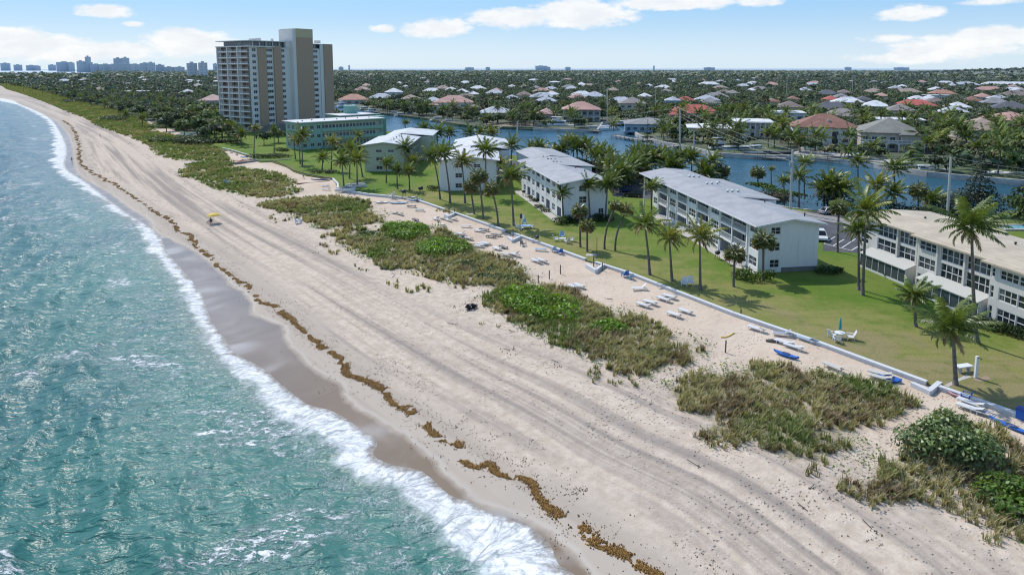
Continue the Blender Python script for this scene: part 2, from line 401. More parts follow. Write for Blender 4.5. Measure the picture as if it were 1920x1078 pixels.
fringe = N.math('MULTIPLY', N.map(wn, .0, .35), N.map(wn, .35, .9, 1, 0))
c = N.mix(N.math('MULTIPLY', fringe, .35), c, (.55, .5, .44))
rough = N.map(wetf, 0, 1, .95, N.map(stk, .3, .7, .26, .36))
hh = N.math('ADD', N.math('MULTIPLY', mid, .8), N.math('ADD', N.math('MULTIPLY', tr, .3), N.math('ADD', N.math('MULTIPLY', fine, .12), N.math('MULTIPLY', foot, -.5))))
bs = N.math('MULTIPLY', N.map(wet, 1, 9, .03, 1.0), N.map(wetf, 0, 1, 1, .1))
nrm = N.bump(hh, bs, .22)
principled(N, out, **{'Base Color': c, 'Roughness': rough, 'Normal': nrm, 'Specular IOR Level': N.map(wetf, 0, 1, .12, .14)})
SAND = m
me = sub_mesh('beach', keep, np.stack([GX, GY, bz], 1), dict(sw=g_sW, wet=g_wet, s=g_s, dl=np.where(g_up, 0, g_dL), veg=vegm, tk=g_tk, ts=g_ts, pa=g_pa))
tag(obj_from('beach', me, SAND), kind='structure')

# sea: fine polar sheet near, coarse far
rf = 1500 * np.exp(np.linspace(0, math.log(40), 60))
dF, _ = pdist(GP, F_l); sF = np.where(inpoly(GP, FSEA_poly), -dF, dF)  # + seaward of the foam's outer edge
dSea = np.where(g_land, -g_dW, g_dW)
amp = sst(1, 22, dSea) * np.clip(1.4 - RR.ravel() / 900, .15, 1)
def swell(x, y):
    q = x * .82 + y * .57; h = 0
    for k, (wl, an, a) in enumerate(((9.5, .05, .30), (5.6, -.35, .20), (3.3, .42, .12), (15, .25, .28), (2.2, -.1, .06))):
        dx, dy = math.cos(.61 + an), math.sin(.61 + an)
        ph = (x * dx + y * dy) * 2 * math.pi / wl + 5 * fbm(x / (wl * 2.2), y / (wl * 2.2), 31 + k, 2)
        h = h + a * (1 - 2 * np.abs(np.sin(ph / 2)) ** .8)
    return h
sz = SEA + amp * swell(GX, GY)
# the breaking roller stands up a little along the foam band
sz = sz + .38 * np.exp(-((sF + 1.2) / 2.2) ** 2) * np.clip(1.2 - RR.ravel() / 500, 0, 1) * sst(0, 4, dSea) + .015 + np.minimum(0, dSea) * .05 + .06 * sst(.4, 1.6, dSea) * (1 - sst(2, 7, dSea)) * (fbm(GX / .8, GY / .8, 5, 3))
m, N, out = new_mat('sea_water')
P = N.pos(); ds = N.attr('ds'); sf = N.attr('sf'); s = N.attr('s')
deep = N.noise(P, .018, 4, .6); patch = N.noise(N.scale(P, (1, .5, 1)), .05, 4, .6)
ln = N.n('ShaderNodeVectorMath', operation='LENGTH'); N.nt.links.new(P, ln.inputs[0]); dist_o = ln.outputs['Value']
c = N.mix(N.map(deep, .35, .65), (.005, .086, .084), (.011, .122, .110))
c = N.mix(N.map(ds, 2, 42, .75, 0), c, (.075, .20, .165))
c = N.mix(N.map(dist_o, 90, 330), c, (.016, .095, .125))
c = N.mix(N.map(patch, .48, .7, 0, .55), c, (.012, .080, .11))
rip = N.noise(N.scale(P, (.5, 1.1, 1)), .9, 3, .5, .5); rip2 = N.noise(N.scale(P, (1, 1.5, 1)), 4.2, 4, .6, .3)
# foam: dense in the breaker band, lacy behind it, scattered caps and painted sun sparkles outside
lace = N.voro(N.scale(P, (1, 1, 0)), .95, 'DISTANCE_TO_EDGE', 'Distance'); lw = N.noise(P, 1.6, 5, .7, .8); lacen = N.noise(P, .35, 3, .6)
dn = N.math('ADD', sf, N.math('MULTIPLY', N.math('SUBTRACT', N.noise(P, .22, 5, .65), .5), 6.5))
farf = N.map(dist_o, 90, 230); brk = N.noise(N.comb(s, 0.0, 0.0), .06, 4, .6); dn = N.math('ADD', dn, N.math('MULTIPLY', farf, N.math('ADD', .4, N.map(brk, .40, .62, 1.2, -1.2))))
dense = N.math('MULTIPLY', N.map(dn, .7, -.9), N.map(lw, .2, .5, .55, 1))
rid = N.math('ABSOLUTE', N.math('SUBTRACT', N.noise(P, .75, 4, .55, 1.4), .5)); rid2 = N.math('ABSOLUTE', N.math('SUBTRACT', N.noise(P, 1.9, 3, .6, .9), .5))
lacef = N.math('MULTIPLY', N.math('MAXIMUM', N.map(rid, .0, .045, 1, 0), N.math('MULTIPLY', N.map(rid2, 0, .05, 1, 0), .7)), N.math('MULTIPLY', N.map(sf, 16, 0, 0, .95), N.map(lacen, .46, .64)))
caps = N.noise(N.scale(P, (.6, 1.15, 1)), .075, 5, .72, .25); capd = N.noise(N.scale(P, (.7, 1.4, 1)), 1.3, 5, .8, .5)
cap_glint = N.math('MULTIPLY', N.map(caps, .545, .61), N.map(capd, .48, .56))
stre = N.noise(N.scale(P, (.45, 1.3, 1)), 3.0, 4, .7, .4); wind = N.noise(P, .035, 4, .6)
sun_glint = N.math('MULTIPLY', N.map(stre, .575, .63), N.map(wind, .48, .60))  # sun sparkles painted as white flecks, joined to the whitecaps below
cap_glint = N.math('MAXIMUM', cap_glint, N.math('MULTIPLY', sun_glint, .9))
cap_glint = N.math('MULTIPLY', cap_glint, N.map(dist_o, 60, 500, 1.0, .75))
brk2 = N.noise(N.comb(s, N.math('MULTIPLY', sf, .2), 0.0), .045, 3, .6); sf2 = N.math('ADD', sf, N.math('MULTIPLY', N.math('SUBTRACT', N.noise(P, .10, 4, .65), .5), 13)); line2 = N.math('MULTIPLY', N.math('MULTIPLY', N.map(N.math('ABSOLUTE', N.math('SUBTRACT', sf2, 8.0)), .2, 2.0, 1, 0), N.map(brk2, .52, .62)), N.map(lw, .38, .58))
dense = N.math('MAXIMUM', dense, N.math('MULTIPLY', line2, .85))
foam = N.math('MAXIMUM', dense, N.math('MAXIMUM', N.math('MULTIPLY', lacef, .75), cap_glint))
edn = N.math('ADD', ds, N.math('MULTIPLY', N.math('SUBTRACT', N.noise(P, .55, 5, .7, .6), .5), 3.6)); foam = N.math('MULTIPLY', foam, N.map(edn, -.2, .9, .12, 1))
edge = N.map(ds, .0, .9, 1, 0)
shal = N.map(ds, 6, .3)
c = N.mix(N.map(ds, 2.2, .5, 0, .95), N.mix(N.math('MULTIPLY', shal, .5), c, (.27, .25, .21)), (.235, .19, .15))
flow = N.noise(N.comb(N.math('MULTIPLY', s, 1.1), N.math('MULTIPLY', sf, .28), 0.0), 1.5, 5, .7, 1.1)
fw = N.mix(N.map(N.math('ADD', N.math('MULTIPLY', flow, .75), N.math('MULTIPLY', lw, .25)), .36, .62), (.40, .42, .415), (.87, .87, .865))
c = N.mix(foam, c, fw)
h = N.math('ADD', N.math('MULTIPLY', rip, .9), N.math('MULTIPLY', rip2, .05))
nrm = N.bump(h, N.math('MULTIPLY', N.map(dist_o, 60, 900, 1.0, .8), N.map(foam, 0, 1, 1, .12)), .6)
nrm = N.bump(N.math('MULTIPLY', N.math('MULTIPLY', foam, flow), 1.0), .6, .35, nrm)
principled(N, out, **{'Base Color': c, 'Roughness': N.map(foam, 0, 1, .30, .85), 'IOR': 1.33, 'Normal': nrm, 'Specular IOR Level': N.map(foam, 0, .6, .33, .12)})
SEAM = m
keep = dSea > -5
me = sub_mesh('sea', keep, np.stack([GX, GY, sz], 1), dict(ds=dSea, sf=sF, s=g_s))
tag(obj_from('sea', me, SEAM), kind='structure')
mb = MB(); far = [(-1500 * math.sin(a) * 1.0, 1500 * math.cos(a)) for a in ()]
# far ocean and the distant bay: one flat sheet 30 cm lower, out to the horizon
a2 = np.linspace(-80, 30, 40); ring = []
V = []; Q = []
for r in (1350, 2500, 6000, 15000, 60000): V += [(r * math.sin(R(a)), r * math.cos(R(a)), SEA - .35) for a in a2]
for k in range(4):
    for j in range(39): Q.append((k * 40 + j, k * 40 + j + 1, (k + 1) * 40 + j + 1, (k + 1) * 40 + j))
m, N, out = new_mat('far_sea_water'); P = N.pos()
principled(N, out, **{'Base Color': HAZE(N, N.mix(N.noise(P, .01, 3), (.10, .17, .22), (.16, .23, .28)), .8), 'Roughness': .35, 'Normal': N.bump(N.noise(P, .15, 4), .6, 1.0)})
tag(obj_from('ocean', np_mesh('ocean', V, Q), m), kind='structure')

# ---------------------------------------------------------------- land sheet with the canal and the bay cut out
N_px = [(2600, 398), (2100, 396), (1920, 398), (1800, 402), (1700, 403), (1560, 398), (1480, 390), (1420, 378), (1330, 352), (1240, 325), (1120, 305), (1050, 298), (960, 292), (880, 284), (800, 268), (740, 250), (690, 232), (650, 219), (600, 204), (540, 192)]
M_px = [(2600, 352), (2100, 345), (1920, 339), (1820, 331), (1740, 323), (1640, 307), (1560, 298), (1480, 292), (1420, 292), (1340, 287), (1300, 277), (1250, 268), (1225, 262), (1198, 253), (1180, 240), (1172, 229), (1130, 229), (1120, 244), (1060, 243), (1000, 240), (930, 237), (905, 238), (860, 233), (800, 222), (735, 214), (690, 206), (640, 198), (600, 191), (540, 184)]
N_l, M_l = Gs(N_px), Gs(M_px); CANAL = N_l + M_l[::-1]
POND_l = Gs([(1640, 316), (1700, 313), (1760, 316), (1750, 309), (1690, 306), (1645, 308)])
BAY = Gs([(-900, 140.5), (0, 140.5), (100, 141), (165, 141.5), (188, 137), (130, 131.5), (0, 130.6), (-900, 130.6)])
def region(name, outer, holes, z, mat, kind='structure', skirt=0.0):
    pts, edges = [], []
    for loop in [outer] + holes:
        i = len(pts); pts += [Vector(p) for p in loop]; n = len(loop); edges += [(i + k, i + (k + 1) % n) for k in range(n)]
    v, e, f, *_ = delaunay_2d_cdt(pts, edges, [], 1, 1e-4)
    vs = [(p.x, p.y, z) for p in v]; fs = []
    cen = np.array([[sum(v[i].x for i in t) / len(t), sum(v[i].y for i in t) / len(t)] for t in f])
    ok = inpoly(cen, outer)
    for h in holes: ok &= ~inpoly(cen, h)
    for t, k in zip(f, ok):
        if k: fs.append(tuple(t))
    if skirt:
        for loop in [outer] + holes:
            for k in range(len(loop)):
                a, b = loop[k], loop[(k + 1) % len(loop)]; i = len(vs)
                vs += [(a[0], a[1], z), (b[0], b[1], z), (b[0], b[1], z - skirt), (a[0], a[1], z - skirt)]; fs.append((i, i + 1, i + 2, i + 3))
    me = bpy.data.meshes.new(name); me.from_pydata(vs, [], fs); me.materials.append(mat); me.update()
    o = link(bpy.data.objects.new(name, me)); return tag(o, kind=kind)
m, N, out = new_mat('ground_cover'); P = N.pos()
a = N.noise(P, .06, 5, .65); b = N.noise(P, .6, 4, .6); d = N.noise(P, .012, 3, .5)
c = N.mix(N.map(a, .35, .65), (.055, .085, .02), (.12, .115, .06)); c = N.mix(N.map(b, .55, .7, 0, .6), c, (.25, .22, .17)); c = N.mix(N.map(d, .4, .6, 0, .4), c, (.035, .05, .025))
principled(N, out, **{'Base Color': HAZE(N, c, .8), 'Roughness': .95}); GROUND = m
region('ground', L_l + [FARX[3], FARX[2], FARX[1], FARX[0]], [CANAL, BAY], -.02, GROUND, skirt=3.2)

m, N, out = new_mat('canal_water'); P = N.pos()
ln = N.n('ShaderNodeVectorMath', operation='LENGTH'); N.nt.links.new(P, ln.inputs[0])
c = N.mix(N.map(N.noise(N.scale(P, (.4, 1, 1)), .05, 3), .35, .65), (.022, .090, .145), (.036, .13, .20))
c = N.mix(N.map(ln.outputs['Value'], 170, 320), (.018, .075, .105), c)
h = N.math('ADD', N.noise(N.scale(P, (.6, 1.2, 1)), .8, 5, .65), N.math('MULTIPLY', N.noise(P, .11, 3), 2.2))
principled(N, out, **{'Base Color': c, 'Roughness': .16, 'IOR': 1.33, 'Normal': N.bump(h, .8, .35)})
region('canal_water', [(x, y) for x, y in Gs([(u, v + 8) for u, v in N_px]) + Gs([(u, v - 5) for u, v in M_px])[::-1]], [], -1.5, m)

# lawn, asphalt, paths
m, N, out = new_mat('lawn_grass'); P = N.pos()
a = N.noise(P, .07, 5, .6, .3); b = N.noise(P, .5, 4, .65); f = N.noise(P, 5, 4, .75); mow = N.noise(N.scale(P, (.06, .7, 1)), 1.2, 3, .5)
c = N.mix(N.map(a, .32, .68), (.085, .175, .014), (.17, .21, .042))
dry = N.attr('dry')
dryn = N.math('ADD', dry, N.math('MULTIPLY', N.math('SUBTRACT', N.noise(P, .16, 5, .65), .5), 2.3))
c = N.mix(N.map(dryn, .1, .85, 0, .85), c, (.27, .245, .085)); c = N.mix(N.map(dryn, .8, 1.2, 0, .75), c, (.28, .225, .12))
c = N.mix(N.map(b, .48, .72, 0, .5), c, (.075, .13, .014)); c = N.mix(N.map(mow, .5, .65, 0, .25), c, (.11, .15, .015))
c = N.mix(N.map(f, .45, .72, 0, .6), c, (.062, .095, .016))
blot = N.noise(P, 1.6, 4, .7); c = N.mix(N.map(blot, .52, .72, 0, .5), c, (.21, .20, .075))
principled(N, out, **{'Base Color': c, 'Roughness': .9, 'Normal': N.bump(f, .7, .12), 'Specular IOR Level': .15}); LAWN = m
lw_px = [(u, v) for u, v in L_px[1:27]]
lawn_poly = LU_l[1:24] + Gs([(420, 215), (640, 226)]) + N_l[::-1][4:]
# sample the lawn on a grid so that dryness can follow the wall
gx, gy = np.meshgrid(np.arange(-140, 260, 2.0), np.arange(30, 420, 2.0)); LP = np.stack([gx.ravel(), gy.ravel()], 1)
pts = [Vector(p) for p in lawn_poly]; n0 = len(pts)
ins = inpoly(LP, lawn_poly); dd, _ = pdist(LP, lawn_poly + [lawn_poly[0]]); pts += [Vector(p) for p in LP[ins & (dd > 1.0)]]
v, e, f, *_ = delaunay_2d_cdt(pts, [(k, (k + 1) % n0) for k in range(n0)], [], 1, 1e-4)
VV = np.array([(p.x, p.y, .004) for p in v]); fs = np.array([tuple(t) for t in f if len(t) == 3])
fs = fs[inpoly(VV[fs].mean(1)[:, :2], lawn_poly)]
dwl, _ = pdist(VV[:, :2], L_l[:11]); dry_v = sst(22, 2, dwl) * .75 + sst(60, 40, VV[:, 1] * .6) * 0 + sst(95, 62, VV[:, 1]) * .6
tag(obj_from('lawn', np_mesh('lawn', VV, fs, None, dict(dry=dry_v)), LAWN), kind='structure')

m, N, out = new_mat('asphalt'); P = N.pos()
c = N.mix(N.map(N.noise(P, .3, 5, .65), .35, .65), (.045, .047, .055), (.085, .087, .095)); c = N.mix(N.map(N.noise(P, 3, 3), .55, .7, 0, .4), c, (.12, .12, .12))
principled(N, out, **{'Base Color': c, 'Roughness': .9, 'Normal': N.bump(N.noise(P, 20, 2), .3, .02)}); ASPH = m
CONC = paint('concrete', (.50, .47, .43), .85, .22, 1.5, .25, bump=.3)
region('parking_lot', Gs([(1542, 470), (1625, 476), (1800, 452), (1700, 424), (1560, 398), (1470, 395), (1300, 366), (1245, 348), (1150, 322), (1085, 316), (1010, 308), (950, 300), (938, 318), (985, 322), (1140, 338), (1150, 368), (1230, 374), (1545, 432)]), [], .012, ASPH)
region('road', Gs([(2100, 445), (1800, 452), (1640, 420), (1480, 392), (1450, 396), (1640, 432), (1830, 470), (2100, 470)]), [], .018, paint('road_concrete', (.30, .28, .26), .9, .2))
pm = MB()
WHITEP = paint('road_paint', (.75, .75, .72), .7, .2)
for a, b in (((1562, 461), (1583, 449)), ((1577, 466), (1604, 448)), ((1545, 456), (1566, 444)), ((1596, 470), (1626, 452)), ((1545, 457), (1596, 470))):
    p, q = Vector(G(*a) + (0,)), Vector(G(*b) + (0,)); d = (q - p).normalized(); nrm = Vector((-d.y, d.x, 0)) * .09
    pm.quad([tuple(x + Vector((0, 0, .024))) for x in (p - nrm, q - nrm, q + nrm, p + nrm)])
tag(pm.build('parking_markings', WHITEP), kind='structure')
# ================================================================ plants: crown generators
def frond(az_, e0, L, droop, wind, nl, r, colr, wl=.085, llen=.95):
    """one feather leaf: rachis strip plus drooping leaflets; returns V, Q, C"""
    n = 11; h = np.array([math.cos(az_), math.sin(az_)]); p = np.zeros((n + 1, 3)); side = np.array([-h[1], h[0], 0.0])
    for k in range(n):
        t = (k + .5) / n; e = e0 - droop * t ** 1.25
        d = np.array([h[0] * math.cos(e), h[1] * math.cos(e), math.sin(e)]) + np.array([wind[0], wind[1], 0]) * t
        d /= np.linalg.norm(d); p[k + 1] = p[k] + d * L / n
    V, Q, C = [], [], []
    for k in range(n + 1):
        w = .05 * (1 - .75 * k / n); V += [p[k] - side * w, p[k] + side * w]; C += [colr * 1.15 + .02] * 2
    for k in range(n): Q.append((2 * k, 2 * k + 1, 2 * k + 3, 2 * k + 2))
    for j in range(nl):
        t = .13 + .87 * (j + r.random() * .5) / nl; k = min(int(t * n), n - 1); f = t * n - k
        b = p[k] * (1 - f) + p[k + 1] * f; d = p[k + 1] - p[k]; d = d / np.linalg.norm(d)
        ll = llen * L / 4.2 * (math.sin(math.pi * min(1, .18 + .72 * t)) ** .7) * r.uniform(.8, 1.1)
        for sgn in (-1, 1):
            a = math.radians(r.uniform(48, 62) - 28 * t)
            q = d * math.cos(a) + side * sgn * math.sin(a); q[2] -= r.uniform(.15, .55); q /= np.linalg.norm(q)
            q2 = q.copy(); q2[2] -= .75; q2[:2] += np.array(wind) * .5; q2 /= np.linalg.norm(q2)
            m_ = b + q * ll * .55; e_ = m_ + q2 * ll * .45; w = d * wl * .5 * r.uniform(.8, 1.2)
            i = len(V); V += [b - w, b + w, m_ + w * .9, m_ - w * .9, e_ + w * .2, e_ - w * .2]
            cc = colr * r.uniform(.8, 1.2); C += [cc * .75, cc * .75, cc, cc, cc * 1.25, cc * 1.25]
            Q += [(i, i + 1, i + 2, i + 3), (i + 3, i + 2, i + 4, i + 5)]
    return V, Q, C
def stack(parts):
    V, Q, C, n = [], [], [], 0
    for v, q, c in parts:
        V.append(np.asarray(v)); Q.append(np.asarray(q) + n); C.append(np.asarray(c)); n += len(v)
    return np.concatenate(V), np.concatenate(Q), np.concatenate(C)
def coconut_crown(seed, nf=23, L=4.3, nl=26, wind=(.32, -.06), yellow=0.0, wl=.085):
    r = random.Random(seed); parts = []
    for i in range(nf):
        u = i / (nf - 1); e0 = R(84 - 98 * u ** .85 + r.uniform(-9, 9)); a = i * 2.39996 + r.uniform(-.25, .25)
        g = np.array([.098, .14, .026]) * r.uniform(.75, 1.2) + np.array([.07, .045, .0]) * max(0, u - .45) * r.random()
        g = g + np.array([.16, .10, .01]) * yellow * r.uniform(.4, 1)
        if u < .3: g = g + np.array([.05, .06, .01])
        if u > .80 and r.random() < .75: g = np.array([.27, .19, .085]) * r.uniform(.7, 1.1)
        parts.append(frond(a, e0, L * (.72 + .3 * math.sin(math.pi * min(1, u + .25))) * r.uniform(.78, 1.12), R(30 + 40 * u + r.uniform(-8, 10)), wind, nl, r, g, wl))
    for k in range(6):
        a = r.uniform(0, 6.28); o = np.array([math.cos(a) * .25, math.sin(a) * .25, -.25 - .15 * r.random()]); s_ = .14
        V = [o + np.array(d) * s_ for d in ((1, 0, 0), (0, 1, 0), (-1, 0, 0), (0, -1, 0), (0, 0, 1), (0, 0, -1))]
        parts.append((V, [(0, 1, 4, 4), (1, 2, 4, 4), (2, 3, 4, 4), (3, 0, 4, 4), (1, 0, 5, 5), (2, 1, 5, 5), (3, 2, 5, 5), (0, 3, 5, 5)], [np.array([.12, .10, .03])] * 6))
    V, Q, C = stack(parts); return V, Q, C
def tri_clean(Q):
    """quads with a doubled corner become plain quads of tiny width"""
    return Q
def fan_crown(seed, n=34, rad=1.75, brown=.2):
    r = random.Random(seed); V, Q, C = [], [], []
    for i in range(n):
        z = 1 - 1.75 * (i + .5) / n; a = i * 2.39996; e = math.asin(max(-1, min(1, z)))
        d = np.array([math.cos(a) * math.cos(e), math.sin(a) * math.cos(e), math.sin(e)])
        s_ = np.array([-math.sin(a), math.cos(a), 0.0]); up = np.cross(s_, d) * -1
        pl = rad * r.uniform(.4, .55); c0 = d * pl; g = np.array([.15, .17, .055]) * r.uniform(.75, 1.25)
        if z < -.25: g = np.array([.22, .17, .09]) * r.uniform(.6, 1.1)
        elif r.random() < brown: g = g + np.array([.07, .03, .01])
        ns = 11; fr = rad * r.uniform(.5, .62)
        for k in range(ns):
            b = R(-105 + 210 * k / (ns - 1)); q = d * math.cos(b) + s_ * math.sin(b); q = q - up * .0; q = q.copy(); q[2] -= .35 * abs(math.sin(b)) + .12; q /= np.linalg.norm(q)
            tip = c0 + q * fr; t2 = tip + (q + np.array([.1, 0, -.9])) * fr * .3
            w = np.cross(q, d + np.array([.01, .02, .03])); w = w / (np.linalg.norm(w) + 1e-6) * fr * .12
            i0 = len(V); V += [c0 - w * .3, c0 + w * .3, tip + w, tip - w, t2]
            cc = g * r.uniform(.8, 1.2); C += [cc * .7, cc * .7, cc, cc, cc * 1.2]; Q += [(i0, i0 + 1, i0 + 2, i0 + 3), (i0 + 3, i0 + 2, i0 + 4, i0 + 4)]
        i0 = len(V); V += [s_ * .03, -s_ * .03, c0 - s_ * .03, c0 + s_ * .03]; C += [g] * 4; Q.append((i0, i0 + 1, i0 + 2, i0 + 3))
    return np.array(V), np.array(Q), np.array(C)
def leaf_cloud(seed, blobs, n, size, base, var=.35, flat=.0):
    """leaf-sized faces spread through lumpy blobs ((x,y,z,rx,ry,rz), ...): dark inside and below, bright on top"""
    r = np.random.default_rng(seed); B = np.array(blobs, float); wgt = (B[:, 3] * B[:, 4] * B[:, 5]) ** (2 / 3); wgt /= wgt.sum()
    k = r.choice(len(B), n, p=wgt); d = r.normal(size=(n, 3)); d /= np.linalg.norm(d, axis=1)[:, None]; d[:, 2] = np.where(d[:, 2] < -.35, -d[:, 2], d[:, 2])
    rad = .68 + .36 * r.random(n) ** .6
    c = B[k, :3] + d * B[k, 3:] * rad[:, None]
    nr = d + r.normal(size=(n, 3)) * .65; nr[:, 2] += .45; nr /= np.linalg.norm(nr, axis=1)[:, None]
    u = np.cross(nr, r.normal(size=(n, 3))); u /= np.linalg.norm(u, axis=1)[:, None]; w = np.cross(nr, u)
    s_ = size * r.uniform(.6, 1.35, n)[:, None]
    V = np.stack([c - u * s_, c - w * s_ * .55, c + u * s_, c + w * s_ * .55], 1).reshape(-1, 3)
    Q = np.arange(4 * n).reshape(n, 4)
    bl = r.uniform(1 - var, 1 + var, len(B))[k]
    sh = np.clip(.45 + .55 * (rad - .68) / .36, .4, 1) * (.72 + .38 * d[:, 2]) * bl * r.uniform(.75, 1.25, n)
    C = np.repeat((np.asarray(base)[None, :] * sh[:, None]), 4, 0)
    return V, Q, C
def blob_tree(seed, H, Wd, nb=9, th=.35):
    r = random.Random(seed); out_ = []
    for i in range(nb):
        a = r.uniform(0, 6.28); q = math.sqrt(r.random()) * Wd * .36; z = H * (th + (1 - th) * r.uniform(.3, .82) * (1 - .35 * q / (Wd * .36)))
        s_ = Wd * r.uniform(.17, .30); out_.append((math.cos(a) * q, math.sin(a) * q, z, s_, s_ * r.uniform(.8, 1.2), s_ * r.uniform(.6, .9)))
    return out_
PALM_LEAF = leafmat('palm_leaf', rough=.42, trans=.22, var=.35, spec=.5)
TREE_LEAF = leafmat('tree_leaf', rough=.55, trans=.2, var=.5)
FAR_LEAF = leafmat('far_leaf', rough=.7, trans=.15, haze=.75, var=.55)
SHRUB_LEAF = leafmat('shrub_leaf', rough=.45, trans=.3, var=.12)
m, N, out = new_mat('palm_bark'); P = N.obj()
rg = N.n('ShaderNodeTexWave', wave_type='BANDS', bands_direction='Z'); N.set(rg, 'Vector', P); rg.inputs['Scale'].default_value = 2.6; rg.inputs['Distortion'].default_value = 2
c = N.mix(rg.outputs['Fac'], (.115, .098, .08), (.21, .185, .155)); c = N.mix(N.map(N.noise(P, 2.5, 4), .4, .7), c, (.10, .085, .07))
principled(N, out, **{'Base Color': c, 'Roughness': .9, 'Normal': N.bump(rg.outputs['Fac'], .5, .04)}); BARK = m
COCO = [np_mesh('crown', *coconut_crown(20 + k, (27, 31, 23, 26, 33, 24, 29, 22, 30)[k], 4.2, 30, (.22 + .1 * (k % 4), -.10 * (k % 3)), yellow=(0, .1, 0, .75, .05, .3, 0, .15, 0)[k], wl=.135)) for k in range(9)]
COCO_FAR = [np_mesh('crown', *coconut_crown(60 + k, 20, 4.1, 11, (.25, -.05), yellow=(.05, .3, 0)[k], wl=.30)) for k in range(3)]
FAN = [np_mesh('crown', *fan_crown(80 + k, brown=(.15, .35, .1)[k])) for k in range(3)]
FAN_TALL = FAN
def palm(base, crown, kind='coco', label='', group=None, sc=1.0, bend=0.0, far=False, rz=None, var=None, name='coconut_palm', tr=1.0):
    """base and crown centre: world points. A palm is trunk + crown."""
    bx, by, bz = base; cx, cy, cz = crown; h = max(cz - bz, .6)
    t = thing(name, label, 'palm tree', (bx, by, bz), 0, group)
    dx, dy = cx - bx, cy - by; mb = MB(); n = 7 if not far else 4; pts = []
    for k in range(n + 1):
        q = k / n; w = q ** (1 + bend); pts.append((dx * w, dy * w, h * q - .25 * (k == 0)))
    r0, r1 = (.23, .125) if kind == 'coco' else (.19, .17)
    rads = [(r0 * 1.45 if k == 0 else r0 + (r1 - r0) * k / n) * tr * (.75 + .25 * sc) for k in range(n + 1)]
    mb.tube(pts, rads, 8 if not far else 5); mb.build('trunk', BARK, t, smooth=True)
    lib = (COCO_FAR if far else COCO) if kind == 'coco' else FAN
    me = lib[(var if var is not None else rnd.randrange(len(lib))) % len(lib)]
    c_ = obj_from('crown', me, FAR_LEAF if far else PALM_LEAF, t); c_.location = (dx, dy, h)
    c_.rotation_euler = (rnd.uniform(-.16, .16), rnd.uniform(-.12, .2), (rnd.uniform(-.5, .5) if kind == 'coco' else rnd.uniform(0, 6.28)) if rz is None else rz); c_.scale = (sc, sc, sc * rnd.uniform(.9, 1.05))
    return t
def palm_px(b, c, kind='coco', label='', **kw):
    x, y, z = gt(*b) if kw.pop('sand', False) else (*G(*b), 0.0)
    zc = zat(c[1], x, y); zz = zc
    # lean: crown stands over its own survey column at the same range
    d = ray(*c); t_ = y / d[1]; cx = t_ * d[0]
    if 'name' not in kw: kw['name'] = 'coconut_palm' if kind == 'coco' else 'fan_palm'
    return palm((x, y, z), (cx, y, zz), kind, label, **kw)

